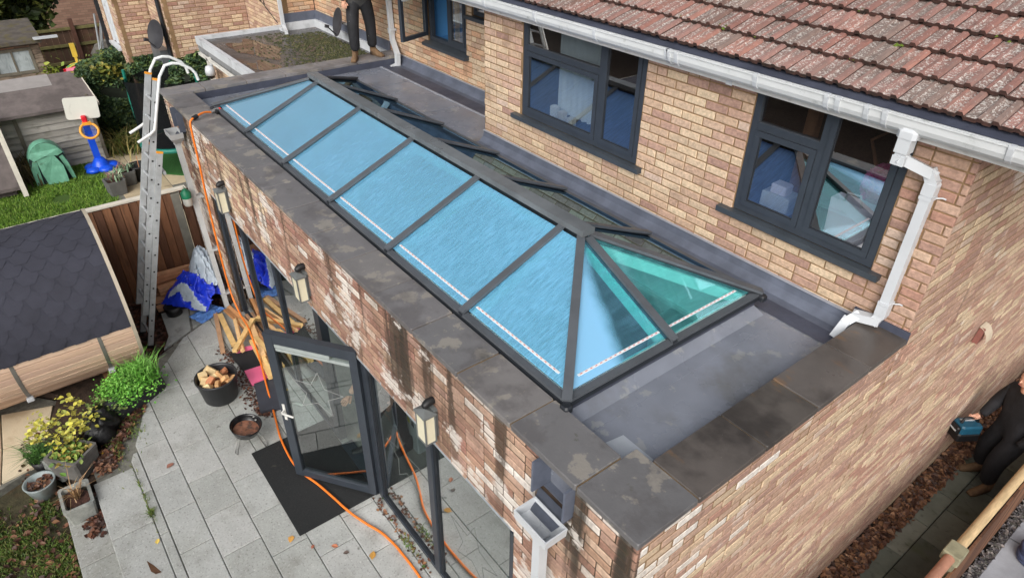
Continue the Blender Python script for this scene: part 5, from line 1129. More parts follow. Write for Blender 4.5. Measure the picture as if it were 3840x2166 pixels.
# ------------------------------------------------------------------ timber, tarpaulin and pots on the patio
def batten(p0, p1, w, h, c, label=None, roll=0.0):
    p0, p1 = Vector(p0), Vector(p1); mid = (p0 + p1) / 2; m = MB(); L = (p1 - p0).length; d = (p1 - p0).normalized()
    up = Vector((0, 0, 1)); up = (Matrix.Rotation(roll, 3, d) @ up)
    m.bar(p0 - mid, p1 - mid, w, h, up, 0, c); o = m.build('timber_batten', wood_b); o.location = mid
    return o
wood_b = M('batten_wood', None, .15, 6, .75, bump=.25, bscale=60, attr=True, stretch=(2, 2, 2), layers=[(s2l((150, 104, 66)), 8, .62, .74, None, .5)])
WC = {'pale yellow': s2l((222, 184, 122)), 'orange brown': s2l((196, 140, 92)), 'grey brown': s2l((176, 138, 106)), 'light tan': s2l((214, 174, 124))}
BT = [((-6.987, -.658, .03), (-5.976, -.872, .03), 'grey brown', 'outermost, lying alone nearest the tarpaulin'), ((-6.898, -.615, .035), (-6.009, -.70, .06), 'pale yellow', 'second from the outside, its end over the black sheet'),
 ((-6.953, -.508, .05), (-6.021, -.391, .06), 'orange brown', 'lying below the crossing sticks towards the glass'), ((-7.02, -.441, .035), (-6.072, -.319, .05), 'orange brown', 'reaching furthest left beside the wall'),
 ((-6.56, -.489, .09), (-5.751, -.658, .10), 'light tan', 'pointing at the pink strip'), ((-6.339, -.292, .14), (-5.776, -.757, .13), 'pale yellow', 'laid crosswise on top of the others'),
 ((-6.552, -.429, .07), (-5.767, -.416, .08), 'light tan', 'in the middle of the heap'), ((-6.638, -.305, .05), (-6.031, -.285, .05), 'grey brown', 'tight against the glazed screen sill'),
 ((-5.98, -.475, .05), (-4.995, -.559, .09), 'pale yellow', 'running over the pink board corner'), ((-6.021, -.391, .05), (-5.3, -.423, .06), 'light tan', 'under the hose beside the open door'),
 ((-5.62, -.462, .10), (-5.0, -.525, .10), 'pale yellow', 'split stick nearest the open door leaf'), ((-6.0, -.36, .10), (-5.15, -.37, .05), 'orange brown', 'behind the open door along the sill'),
 ((-6.3, -.34, .11), (-5.45, -.47, .12), 'light tan', 'lying slantwise on top near the hose'), ((-5.9, -.42, .13), (-5.1, -.35, .10), 'pale yellow', 'topmost by the door frame')]
for a, b, k, l in BT: tag(batten(a, b, random.uniform(.04, .075), random.uniform(.03, .05), sc(WC[k], random.uniform(.9, 1.08)), roll=random.gauss(0, .2)), k + ' timber batten ' + l, 'batten', 'timber battens heaped by the glass doors')
# stack against the fence
k = 0
for z, n in ((.02, 4), (.10, 4), (.18, 3), (.26, 3), (.34, 2)):
    for i in range(n):
        x = -8.12 + i * .15 + random.gauss(0, .02); y0 = -1.30 + random.uniform(-.05, .15); L = random.uniform(.75, 1.0)
        o = batten((x, y0, z - .02), (x + random.gauss(0, .04), y0 + L, z - .02), .11, .06, sc(random.choice([s2l((176, 126, 94)), s2l((160, 112, 84)), s2l((190, 144, 110)), s2l((140, 104, 84))]), 1)); o.name = 'stacked_plank'
        tag(o, 'brown timber plank in the ' + {.02: 'bottom', .10: 'second', .18: 'third', .26: 'fourth', .34: 'top'}[z] + ' layer of the stack, ' + ['nearest the fence', 'second from the fence', 'third from the fence', 'furthest from the fence'][i], 'plank', 'planks stacked against the fence')
def cloth(name, label, P4, nx, ny, amp, bulge, mat, mat2=None, thick=True, seed=1, edge=None):
    """draped sheet from 4 corner points (bilinear) with folds"""
    rs = np.random.default_rng(seed); A, B, C_, D_ = [np.array(p, float) for p in P4]; m = MB(); vs = []; ph = rs.uniform(0, 6, 12); fr = rs.uniform(3, 11, 12); dr = rs.uniform(0, 6.28, 12)
    for j in range(ny + 1):
        for i in range(nx + 1):
            u, v = i / nx, j / ny; p = (A * (1 - u) + B * u) * (1 - v) + (D_ * (1 - u) + C_ * u) * v
            f = sum(math.sin(fr[k] * (u * math.cos(dr[k]) + v * math.sin(dr[k])) * 2.2 + ph[k]) / (1 + k * .25) for k in range(12)) / 3.2
            f = (1 - abs(f)) * 1.0 - .5
            w = math.sin(math.pi * u) * math.sin(math.pi * v)
            f += .16 * math.sin(u * 61 + v * 23 + 2 * math.sin(v * 31)) * math.sin(v * 47 - u * 17); vs.append((p[0] + amp * .5 * f, p[1] + amp * .4 * f + rs.normal(0, .003), max(.004, p[2] + amp * f * (.35 + w) + bulge * w)))
    fs = [(j * (nx + 1) + i, j * (nx + 1) + i + 1, (j + 1) * (nx + 1) + i + 1, (j + 1) * (nx + 1) + i) for j in range(ny) for i in range(nx)]
    mi = None
    m.add(vs, fs, 0, None, True)
    if edge:
        for q, f in enumerate(fs):
            i, j = q % nx, q // nx
            if edge(i / nx, j / ny): m.mi[q] = 1
    return m
blue_t = M('tarp_blue', s2l((34, 62, 214)), .16, 12, .38, bump=.6, bscale=26, layers=[(s2l((24, 40, 150)), 10, .56, .7, None, .6)])
silver_t = M('tarp_silver', s2l((188, 200, 212)), .12, 12, .36, bump=.8, bscale=22, layers=[(s2l((130, 142, 158)), 9, .55, .68, None, .6)])
tp = thing('tarpaulin', 'crumpled blue tarpaulin with silver underside heaped on timber in the corner by the ladder', 'tarpaulin', (-7.4, -.8, 0))
b = cloth('tarp', '', [(-7.72, -.80, .50), (-7.12, -.50, .44), (-6.98, -.78, .10), (-7.66, -1.26, .08)], 42, 42, .13, .18, blue_t, seed=3, edge=lambda u, v: .72 < v + .12 * math.sin(u * 5) < .90 and .06 < u < .93)
b.build('blue_sheet', [blue_t, silver_t], tp)
b = cloth('tarp', '', [(-7.98, -.66, .44), (-7.55, -.36, .74), (-7.10, -.50, .42), (-7.36, -.84, .38)], 40, 40, .12, .36, silver_t, seed=5); b.build('silver_fold', [silver_t], tp)
b = cloth('tarp', '', [(-7.34, -.52, .34), (-7.16, -.40, .36), (-7.08, -.50, .26), (-7.24, -.62, .24)], 16, 16, .06, .05, blue_t, seed=9); b.build('blue_flap', [blue_t], tp)
b = cloth('tarp', '', [(-7.16, -1.0, .012), (-7.30, -.66, .03), (-7.0, -.50, .05), (-6.86, -.90, .014)], 30, 30, .035, .02, blue_t, seed=12)
tag(b.build('crumpled_sheet', M('pale_blue_sheet', s2l((96, 142, 214)), .25, 16, .4, bump=.9, bscale=40, layers=[(s2l((52, 84, 160)), 14, .52, .64, None, .7), (s2l((160, 190, 226)), 22, .62, .7, None, .6)])), 'small crumpled pale blue plastic sheet lying flat beside the blue tarpaulin', 'plastic sheet')
bb = thing('black_bin', 'black plastic tub half hidden under the left tip of the tarpaulin', 'tub', (-7.5, -1.15, -.05)); m = MB(); m.lathe([(.001, 0), (.11, 0), (.13, .15), (.12, .15), (.10, .02), (.001, .02)], 20, (-7.47, -1.13, -.05)); m.build('tub', black_m, bb)
# pot of offcuts
pt = thing('offcut_pot', 'round black plastic pot filled with pale sawn wood offcuts', 'pot', (-5.13, -1.17, 0))
m = MB(); m.lathe([(.001, .0), (.19, .0), (.205, .02), (.245, .33), (.258, .335), (.258, .36), (.243, .36), (.235, .33), (.195, .12), (.001, .12)], 36, (-5.13, -1.17, 0)); m.build('pot_body', M('pot_black', s2l((38, 39, 42)), .25, 8, .45, layers=[(s2l((96, 96, 92)), 6, .62, .75, None, .35)]), pt)
m = MB(); m.lathe([(.001, .26), (.12, .25), (.225, .22)], 24, (-5.13, -1.17, 0)); m.build('chip_fill', M('wood_chips', s2l((120, 76, 54)), .5, 30, .95, bump=1, bscale=30), pt)
OC = [('large pale offcut block', s2l((228, 200, 150))), ('tan offcut block', s2l((206, 160, 110))), ('orange brown offcut block', s2l((190, 126, 88)))]
spots = [(-.17, -.02, .33, .13, .09, .09, 0), (-.10, -.13, .34, .10, .08, .10, 0), (-.02, -.16, .31, .10, .06, .09, 0), (.09, -.13, .31, .09, .08, .08, 0), (.0, -.03, .35, .15, .05, .045, 0), (.03, .05, .36, .14, .04, .05, 1), (.12, .07, .35, .12, .06, .05, 1), (.16, -.03, .33, .11, .05, .07, 1), (-.06, .11, .30, .10, .05, .05, 2), (.05, -.08, .35, .10, .07, .06, 2), (.14, .14, .33, .13, .05, .04, 1), (-.13, .13, .29, .09, .06, .05, 2)]
for i, (x, y, z, a, b_, c, k) in enumerate(spots):
    m = MB(); m.cbox((-a / 2, -b_ / 2, -c / 2), (a / 2, b_ / 2, c / 2), .004, 0, sc(OC[k][1], random.uniform(.9, 1.08))); o = m.build('wood_offcut', wood_b); o.location = (-5.13 + x, -1.17 + y, z); o.rotation_euler = (random.gauss(0, .5), random.gauss(0, .5), random.uniform(0, 3))
    tag(o, OC[k][0] + ' in the black pot, ' + ['at the left rim', 'at the front left', 'at the front edge', 'at the front right', 'across the middle', 'just behind the middle', 'at the back right', 'at the right rim', 'at the back left', 'low between two larger blocks', 'furthest to the back right', 'sunk at the far left'][i], 'offcut', 'wood offcuts in the black pot')
# small bucket grill
gr = thing('bucket_grill', 'small black round barbecue bowl of rusty rainwater on wire legs', 'barbecue', (-4.1, -1.16, 0)); GM = rotM((-4.1, -1.16, .30), (R(-8), R(6), 0))
m = MB(); m.lathe([(.001, -.14), (.08, -.135), (.14, -.09), (.175, .0), (.18, .02), (.172, .02), (.165, .0), (.13, -.085), (.07, -.12), (.001, -.125)], 32, M=GM); m.build('bowl', M('enamel_black', s2l((26, 26, 28)), .2, 6, .25), gr)
m = MB(); m.add([tuple(GM @ Vector((.148 * math.cos(t * .2618), .148 * math.sin(t * .2618), -.055))) for t in range(24)], [tuple(range(24))]); m.build('rainwater', M('rusty_water', s2l((134, 92, 74)), .35, 18, .08, layers=[(s2l((70, 60, 56)), 14, .5, .62, None, .8)]), gr)
wire = M('grill_wire', s2l((150, 150, 146)), .15, 9, .35, metal=.6)
for a in (.3, 2.4, 4.5):
    m = MB(); c_, s_ = math.cos(a - 1.6), math.sin(a - 1.6); p = Vector((-4.1, -1.16, 0)); d = Vector((c_, s_, 0)); e = Vector((-s_, c_, 0)) * .025
    m.tube([p + d * .12 + e + Vector((0, 0, .2)), p + d * .2 + e + Vector((0, 0, .005)), p + d * .2 - e + Vector((0, 0, .005)), p + d * .12 - e + Vector((0, 0, .2))], .006, 6); m.build('wire_leg', wire, gr)
m = MB()
for k in (0, 1): p = GM @ Vector((-.10 + k * .06, .13, .0)); m.lathe([(.001, .012), (.012, .008), (.014, 0)], 10, p)
m.build('vent_rivet', wire, gr)
# doormat
m = MB(); nx_, ny_ = 60, 40
m.cbox((-3.935, -1.215, .004), (-2.53, -.30, .016), .004); 
tag(m.build('doormat', M('mat_black', s2l((34, 36, 37)), .25, 90, .95, bump=1.0, bscale=240, layers=[(s2l((62, 64, 62)), 40, .60, .72, None, .5), (s2l((92, 88, 78)), 9, .66, .74, None, .4)])), 'large black ribbed rubber doormat in front of the open door', 'doormat')
# dark and pink sheets
slate = M('dark_sheet', s2l((58, 60, 68)), .12, 4, .45, layers=[(s2l((92, 92, 92)), 8, .62, .74, None, .4)]); pink = M('pink_board', s2l((232, 108, 148)), .06, 5, .7); blackf = M('black_foam', s2l((32, 32, 35)), .2, 6, .8)
def sheet(name, label, cat, poly, z0, z1, mat): m = MB(); m.prism(poly, z0, z1); return tag(m.build(name, mat), label, cat)
sheet('black_sheet', 'black foam sheet under the ends of the timber battens', 'sheet', [(-5.89, -.81), (-5.74, -.43), (-5.38, -.45), (-5.385, -.775)], .004, .045, blackf)
sheet('slate_sheet', 'dark grey panel lying on the patio by the open door', 'panel', [(-5.06, -.765), (-5.05, -.49), (-4.42, -.585), (-4.505, -.89)], .004, .05, slate)
sheet('pink_board', 'bright pink square board between the black sheet and the dark panel', 'board', [(-5.39, -.775), (-5.36, -.52), (-5.07, -.54), (-5.08, -.79)], .004, .055, pink)
sheet('pink_strip', 'narrow pink strip lying across the black sheet under a batten', 'strip', [(-5.93, -.735), (-5.83, -.45), (-5.765, -.46), (-5.825, -.73)], .046, .066, pink)
# ------------------------------------------------------------------ planters and plants
stone = M('stone_trough', s2l((148, 150, 144)), .2, 9, .9, bump=.5, bscale=50, layers=[(s2l((86, 94, 96)), 4, .5, .7, None, .6)])
stone_d = M('dark_trough', s2l((104, 102, 98)), .25, 9, .95, bump=.5, bscale=50, layers=[(s2l((70, 68, 66)), 5, .5, .7, None, .6)])
potsoil = M('potting_soil', s2l((70, 46, 38)), .5, 30, 1, bump=1, bscale=40)
def trough(name, label, cat, x, y, z, a, b, h, rz, mat, mat_in=None, group=None, wall=.03):
    t = thing(name, label, cat, (x, y, z), rz, group); m = MB()
    def ring(sx, sy, zz, k=.022): return [(sx - k, -sy, zz), (sx, -sy + k, zz), (sx, sy - k, zz), (sx - k, sy, zz), (-sx + k, sy, zz), (-sx, sy - k, zz), (-sx, -sy + k, zz), (-sx + k, -sy, zz)]
    rs = [ring(a * .44, b * .43, 0), ring(a * .49, b * .49, h * .8), ring(a * .5, b * .5, h * .85), ring(a * .5, b * .5, h), ring(a * .5 - wall, b * .5 - wall, h), ring(a * .47 - wall, b * .47 - wall, h - .06)]
    v = [p for r in rs for p in r]; m.add(v, [(r * 8 + i, r * 8 + (i + 1) % 8, r * 8 + 8 + (i + 1) % 8, r * 8 + 8 + i) for r in range(5) for i in range(8)] + [tuple(range(7, -1, -1))]); m.build('trough', mat, t, True)
    m = MB(); m.add([(p[0], p[1], h - .05 + random.gauss(0, .006)) for p in ring(a * .47 - wall + .004, b * .47 - wall + .004, 0)], [tuple(range(8))]); m.build('soil', mat_in or potsoil, t, True)
    return t
RA = math.atan2(-.29, .245)
dpn = trough('stone_planter', 'grey stone planter on the step holding a dried straw coloured plant', 'planter', -4.42, -2.95, -.165, .40, .30, .24, R(40), stone)
p = rng.normal((-4.42, -2.95, .04), (.02, .02, 0), (34, 3)); blades('dried_stems', lm, p, .26, [s2l((190, 160, 116)), s2l((164, 132, 96))], dpn, None, .006, .75); dpn.children[-1].rotation_euler = (0, 0, -R(40))
t2 = trough('dark_planter', 'dark square planter of soil and small green weeds behind the dried plant', 'planter', -5.02, -2.87, -.10, .42, .36, .30, R(40), stone_d)
p = rng.normal((-5.02, -2.87, .19), (.10, .09, .01), (240, 3)); leaf_cloud('weeds', lm, p, .045, [s2l((96, 132, 56)), s2l((128, 148, 66)), s2l((148, 130, 62))], None)
o = bpy.data.objects['weeds']; o['kind'] = 'stuff'; o.parent = t2; o.matrix_parent_inverse = t2.matrix_world.inverted() if False else Matrix.Rotation(-R(40), 4, 'Z') @ Matrix.Translation((5.02, 2.87, .10))
blk = MB(); blk.cbox((-.17, -.14, 0), (.17, .14, .22), .02); o = blk.build('concrete_block', stone); o.location = (-5.25, -3.02, -.2); o.rotation_euler = (0, .1, .5); tag(o, 'pale rough concrete block propped behind the dark planter', 'block')
ys_ = thing('yellow_shrub', 'potted shrub with bright yellow autumn leaves', 'shrub', (-5.42, -2.86, -.1)); m = MB()
ctr = np.array([-5.30, -2.86, .38]); tips = []
for k in range(26):
    a = rng.uniform(0, 6.28); r = rng.uniform(.08, .40); e = Vector((ctr[0] + r * math.cos(a) * 1.0, ctr[1] + r * math.sin(a) * .85, ctr[2] + rng.uniform(-.14, .2))); m.tube([(-5.30, -2.86, -.05), ((e.x - 5.30) / 2 + .0, (e.y - 2.86) / 2, .18), e], [.008, .006, .003], 5); tips.append(e)
m.build('stems', MATS['bark'], ys_)
p = np.concatenate([rng.normal(tuple(e), (.055, .055, .04), (11, 3)) for e in tips]); leaf_cloud('leaves', lm, p, .05, [s2l(c) for c in ((196, 190, 76), (208, 200, 96), (180, 172, 66), (172, 178, 86))], ys_, .45, 1.15)
trb = thing('green_trough', 'black planting bag overflowing with bright green grass and clover', 'planter', (-5.72, -2.08, 0)); m = MB()
TMx = Matrix.Translation((-5.70, -2.09, 0)) @ Matrix.Rotation(math.atan2(-.5, .27) , 4, 'Z')
prf = [(-.36, .0), (.36, .0)]
v = []
for x, s_ in ((-.40, .75), (-.34, 1), (-.1, 1.05), (.15, 1.05), (.36, 1), (.42, .7)):
    for a in range(9): t_ = math.pi * a / 8; v.append(TMx @ Vector((x, math.cos(t_) * .16 * s_, .02 + math.sin(t_) * .26 * s_ - .02)))
m.add(v, [(i * 9 + j, i * 9 + j + 1, i * 9 + 10 + j, i * 9 + 9 + j) for i in range(5) for j in range(8)] + [tuple(range(8, -1, -1)), tuple(range(45, 54))], 0, None, True); m.build('planting_bag', M('bag_black', s2l((36, 37, 40)), .25, 8, .5, bump=.5, bscale=18), trb)
p = rng.normal(size=(5200, 3)) * np.array([.155, .135, .06]); p = np.array([[*(TMx @ Vector((q[0] - .04, q[1] - .03, .30 + abs(q[2]) * .9 - .8 * (q[0] ** 2 + q[1] ** 2))))] for q in p])
leaf_cloud('clover', lm, p, .026, [s2l(c) for c in ((92, 158, 52), (116, 178, 66), (74, 132, 42), (130, 188, 80))], trb, .5, 1.1)
p = np.array([[*(TMx @ Vector((rng.normal(-.22, .08), rng.normal(.0, .07), .26)))] for _ in range(420)]); blades('grass', lm, p, .26, [s2l((112, 172, 70)), s2l((134, 190, 88)), s2l((90, 144, 56))], trb, None, .006, .55)
p = np.array([[*(TMx @ Vector((rng.normal(.36, .07), rng.normal(-.03, .09), .16 + abs(rng.normal(0, .05)))))] for _ in range(420)]); leaf_cloud('trailing_leaves', lm, p, .032, [s2l((136, 150, 86)), s2l((116, 138, 70))], trb)
bg = thing('black_sack', 'crumpled black plastic sack slumped beside the yellow shrub', 'sack', (-5.40, -2.52, 0)); m = MB(); v = []; nu, nv = 22, 12
for j in range(nv + 1):
    for i in range(nu):
        a = 2 * math.pi * i / nu; e = math.pi / 2 * j / nv; r = .24 * math.cos(e) ** .6 * (1 + .13 * math.sin(3 * a + j * .9) + .10 * math.sin(7 * a + j * 1.7) + random.gauss(0, .02)); v.append((-5.42 + r * math.cos(a) * 1.1 + .05 * math.sin(e), -2.52 + r * math.sin(a) * .9, -.05 + .36 * math.sin(e) * (1 + .12 * math.sin(5 * a)) + random.gauss(0, .006)))
m.add(v, [(j * nu + i, j * nu + (i + 1) % nu, (j + 1) * nu + (i + 1) % nu, (j + 1) * nu + i) for j in range(nv) for i in range(nu)], 0, None, True); m.build('sack', M('sack_black', s2l((20, 20, 22)), .3, 12, .4, bump=.8, bscale=24), bg)
gp_ = thing('grass_pot', 'black pot of spiky dark green grass', 'potted plant', (-5.36, -3.18, -.2)); m = MB(); m.lathe([(.001, 0), (.09, 0), (.12, .2), (.105, .2), (.09, .17), (.001, .17)], 20, (-5.36, -3.18, -.2)); m.build('pot', black_m, gp_)
p = rng.normal((-5.36, -3.18, -.02), (.04, .04, 0), (420, 3)); blades('grass', lm, p, .20, [s2l((70, 112, 50)), s2l((92, 136, 62)), s2l((54, 88, 40))], gp_, None, .005, .8)
bs = thing('round_pot', 'round grey green glazed pot of dead leaves at the lawn corner', 'pot', (-5.05, -3.26, -.3)); m = MB(); m.lathe([(.001, 0), (.11, 0), (.16, .22), (.165, .235), (.145, .235), (.135, .18), (.001, .17)], 28, (-5.05, -3.26, -.3)); m.build('pot', M('glazed_pot', s2l((142, 152, 152)), .2, 6, .45, layers=[(s2l((104, 96, 84)), 5, .55, .7, None, .5)]), bs)
p = np.concatenate([rng.normal((-5.05, -3.26), (.06, .06), (60, 2)), np.full((60, 1), -.105)], 1); leaf_cloud('dead_leaves', lm, p, .05, DL + LC, bs)
cp = M('cream_paving', None, .1, 4, .85, bump=.3, bscale=60, attr=True, layers=[(s2l((150, 120, 84)), 2, .52, .72, None, .5)])
m = MB(); m.prism([(-5.5, -3.26), (-6.6, -2.9), (-7.2, -3.4), (-7.2, -5), (-5.2, -5), (-5.3, -3.75)], -.5, -.21); cpv = struct(m, 'cream_path', grout)
for q in ([(-5.48, -3.27), (-5.95, -3.10), (-6.0, -3.55), (-5.42, -3.62)], [(-5.97, -3.09), (-6.5, -2.95), (-6.7, -3.5), (-6.02, -3.55)], [(-5.41, -3.64), (-6.0, -3.57), (-6.05, -4.2), (-5.3, -4.2)], [(-6.02, -3.57), (-6.7, -3.52), (-6.8, -4.2), (-6.07, -4.2)]): slab(cpv, q, -.22, -.18, s2l((214, 200, 172)), cp)
litter('path_leaves', 60, lambda n: np.stack([rng.normal(-5.75, .14, n), rng.normal(-3.22, .1, n)], 1), -.175, .045, DL, .3)
# curled brown leaf cone near the bottom edge
cn = MB(); cn.add([(-3.08, -2.50, .005), (-2.96, -2.46, .005), (-3.0, -2.54, .04), (-2.93, -2.51, .055), (-3.17, -2.545, .02)], [(0, 1, 2), (1, 3, 2), (0, 2, 4)]); tag(cn.build('curled_leaf', lm), 'curled brown dead leaf near the bottom edge of the edge slabs', 'leaf'); 
at = bpy.data.objects['curled_leaf'].data.color_attributes.new('Col', 'FLOAT_COLOR', 'CORNER'); at.data.foreach_set('color', list((*s2l((130, 92, 66)), 1)) * 9)
# ------------------------------------------------------------------ wall lanterns, hose, feeder
lamp_g = M('lamp_grey', s2l((104, 108, 108)), .15, 9, .5); lamp_w = M('lamp_glass', s2l((218, 212, 186)), .08, 6, .3)
def lampmk(x, label):
    t = thing('wall_lantern', label, 'wall lamp', (x, -.33, 2.14), group='wall lanterns on the front wall'); 
    m = MB(); y0, y1 = -.13, -.03; w = .07
    for a in (-w, w - .012):
        for b in (y0, y1 - .012): m.box((a, b, .0), (a + .012, b + .012, .27))
    m.box((-w, y0, -.012), (w, y1, .0)); m.box((-w - .008, y0 - .008, .27), (w + .008, y1 + .008, .285)); m.add([(-w - .008, y0 - .008, .285), (w + .008, y0 - .008, .285), (w + .008, y1 + .008, .285), (-w - .008, y1 + .008, .285), (0, (y0 + y1) / 2, .31)], [(0, 1, 4), (1, 2, 4), (2, 3, 4), (3, 0, 4)]); m.build('lamp_frame', lamp_g, t, True)
    m = MB(); m.box((-w + .006, y0 + .006, .001), (w - .006, y1 - .006, .268)); m.build('lamp_glass', lamp_w, t, True)
    m = MB(); m.box((-.05, -.029, .02), (.05, .0, .30)); m.build('back_plate', lamp_g, t, True)
    m = MB(); m.tube([(0, -.0, .36), (0, -.05, .36), (0, -.08, .345)], [.03, .035, .03], 10); m.lathe([(.001, .03), (.022, .02), (.03, 0), (.022, -.02), (.001, -.03)], 10, (0, -.075, .345)); m.build('motion_sensor', black_m, t, True)
for x, l in ((-5.90, 'grey box wall lantern nearest the ladder, beside the hanging hose'), (-3.50, 'grey box wall lantern in the middle of the front wall'), (-1.10, 'grey box wall lantern on the front wall above the right glass panes')): lampmk(x, l)
hose_m = M('hose_orange', s2l((236, 124, 40)), .06, 9, .45)
hpts = [(-6.735, -.09, 3.10), (-6.70, -.18, 3.125), (-6.63, -.30, 3.115), (-6.60, -.385, 3.08), (-6.60, -.40, 2.95), (-6.66, -.40, 2.5), (-6.76, -.405, 1.8), (-6.80, -.41, 1.0), (-6.72, -.42, .45), (-6.45, -.42, .20), (-6.1, -.44, .22), (-5.75, -.49, .22), (-5.4, -.545, .13), (-5.0, -.63, .07), (-4.41, -.752, .02), (-3.95, -.85, .03), (-3.53, -.885, .036), (-3.28, -.86, .034), (-3.028, -.789, .034), (-2.75, -.73, .034), (-2.473, -.675, .033), (-2.25, -.60, .02), (-2.046, -.523, .018), (-1.85, -.487, .018), (-1.715, -.477, .018), (-1.377, -.47, .018), (-.9, -.52, .018), (-.4, -.7, .018)]
def smooth(pts, k=5):
    P = [Vector(p) for p in pts]; out = []
    for i in range(len(P) - 1):
        p0, p1, p2, p3 = P[max(0, i - 1)], P[i], P[i + 1], P[min(len(P) - 1, i + 2)]
        for j in range(k): t = j / k; out.append(.5 * ((2 * p1) + (p2 - p0) * t + (2 * p0 - 5 * p1 + 4 * p2 - p3) * t * t + (3 * p1 - p0 - 3 * p2 + p3) * t ** 3))
    return out + [P[-1]]
hs_ = thing('garden_hose', 'orange hose hanging down the wall and trailing over the patio past the mat', 'hose', (-6.6, -.4, 0)); m = MB(); m.tube(smooth(hpts), .013, 8); m.build('hose_pipe', hose_m, hs_)
m = MB(); m.tube([(-6.635, -.285, 3.118), (-6.61, -.345, 3.105)], .028, 10); m.build('hose_connector', black_m, hs_)
m = MB(); m.tube([(-6.735, -.09, 3.10), (-6.76, -.03, 3.105), (-6.77, .02, 3.11)], [.02, .024, .02], 10); m.build('nozzle_barrel', M('nozzle_grey', s2l((120, 118, 116)), .15, 8, .5), hs_)
m = MB(); m.bar((-6.765, -.02, 3.10), (-6.68, -.02, 3.085), .03, .05, (0, 0, 1)); m.build('nozzle_trigger', black_m, hs_); m = MB(); m.tube([(-6.77, .02, 3.11), (-6.768, .045, 3.108)], .018, 8); m.build('nozzle_tip', M('nozzle_red', s2l((214, 52, 44)), .1, 8, .4), hs_)
fd = thing('fly_trap', 'green topped plastic trap jar hanging on the grey downpipe', 'trap jar', (-7.22, -.56, 1.72)); m = MB(); m.lathe([(.065, .12), (.068, .2), (.05, .215), (.05, .225), (.028, .23), (.028, .25), (.001, .25)], 18, (-7.22, -.56, 1.72)); m.tube([(-7.22 + .05 * math.cos(t * .5), -.56, 1.97 + .03 * math.sin(t * .5)) for t in range(7)], .005, 5); m.build('jar_lid', M('jar_green', s2l((24, 116, 82)), .12, 8, .4), fd)
m = MB(); m.lathe([(.001, .0), (.05, .0), (.06, .03), (.062, .12)], 18, (-7.22, -.56, 1.72)); m.build('jar_body', M('jar_clear', s2l((188, 188, 180)), .1, 6, .3), fd)
# ------------------------------------------------------------------ things in the neighbour's garden
toy_blue = M('toy_blue', s2l((24, 84, 220)), .08, 5, .35); toy_or = M('toy_orange', s2l((238, 166, 62)), .07, 5, .4); toy_red = M('toy_red', s2l((214, 36, 52)), .07, 5, .35); toy_w = M('toy_white', s2l((226, 226, 216)), .05, 3, .4, layers=[(s2l((170, 170, 156)), 5, .6, .75, None, .4)])
bh = thing('basketball_stand', "child's plastic basketball stand with blue base, orange ring and white backboard", 'basketball stand', (-14.2, -.86, ZG))
m = MB()
for a in range(5):
    t = a * 1.2566 + .3; m.lathe([(.001, .09), (.10, .085), (.15, .05), (.17, .0), (.001, 0)], 16, (-14.2 + .17 * math.cos(t), -.86 + .2 * math.sin(t), ZG))
m.lathe([(.001, .24), (.09, .23), (.15, .14), (.2, .04), (.24, 0)], 20, (-14.2, -.86, ZG)); m.build('base', toy_blue, bh)
m = MB(); m.bar((-14.24, -.87, ZG + .15), (-14.26, -.88, .92), .13, .10, (1, 0, 0)); m.build('pole', toy_blue, bh)
BMx = Matrix.Translation((-14.20, -.855, 1.24)) @ Matrix.Rotation(R(-6), 4, 'X') @ Matrix.Rotation(R(-8), 4, 'Y')
m = MB(); pr_ = []
for cx_, cz_, a0 in ((.26, .17, 0), (-.26, .17, 90), (-.26, -.17, 180), (.26, -.17, 270)):
    for k in range(4): a = R(a0 + k * 30); pr_.append((cx_ + .05 * math.cos(a), cz_ + .05 * math.sin(a)))
m.prism(pr_, -.02, .02, M=BMx @ Matrix(((0, 0, 1, 0), (1, 0, 0, 0), (0, 1, 0, 0), (0, 0, 0, 1)))); m.build('backboard', toy_w, bh)
m = MB(); m.cbox((-14.19, -.93, .93), (-14.08, -.83, 1.10), .02); m.build('bracket', toy_red, bh)
rc = Vector((-13.96, -.87, .82)); RT = Matrix.Rotation(R(52), 3, 'Y')
m = MB(); m.tube([rc + RT @ Vector((.165 * math.cos(t * .2618), .165 * math.sin(t * .2618), 0)) for t in range(24)], .026, 8, closed=True); m.box((-14.14, -.95, .92), (-14.02, -.79, .97)); m.build('hoop', toy_or, bh)
m = MB()
for k in range(14):
    a = k * .4488; b = a + .6
    for s_ in (-1, 1): m.tube([rc + RT @ Vector((.15 * math.cos(a), .15 * math.sin(a), -.01)), rc + RT @ Vector((.10 * math.cos(a + s_ * .45), .10 * math.sin(a + s_ * .45), -.07)), rc + RT @ Vector((.05 * math.cos(a + s_ * .9), .05 * math.sin(a + s_ * .9), -.12))], .005, 4)
m.build('net', M('net_blue', s2l((70, 96, 190)), .3, 20, .7), bh)
tn = thing('pop_up_tent', "small green pop-up play tent on the lawn by the shed", 'tent', (-14.1, -1.78, ZG)); tg = M('tent_green', s2l((112, 172, 146)), .14, 7, .5, bump=.5, bscale=16, layers=[(s2l((150, 198, 176)), 7, .58, .7, None, .5), (s2l((78, 128, 106)), 5, .56, .7, None, .5)]); td = M('tent_dark', s2l((34, 48, 50)), .2, 5, .8)
m = MB(); N = 20; yc, hw, ht = -1.78, .34, .86
def arch(t): a = math.pi * t; return (yc + hw * math.cos(a) * (1.08 if 0.1 < t < .9 else 1), ZG + ht * math.sin(a) ** .62)
v = []
for j, (x, s_) in enumerate(((-13.95, 1.0), (-14.15, 1.03), (-14.4, .92), (-14.6, .6), (-14.66, .2))):
    for i in range(N + 1): y, z = arch(i / N); v.append((x + random.gauss(0, .004), yc + (y - yc) * s_, ZG + (z - ZG) * s_ + random.gauss(0, .006)))
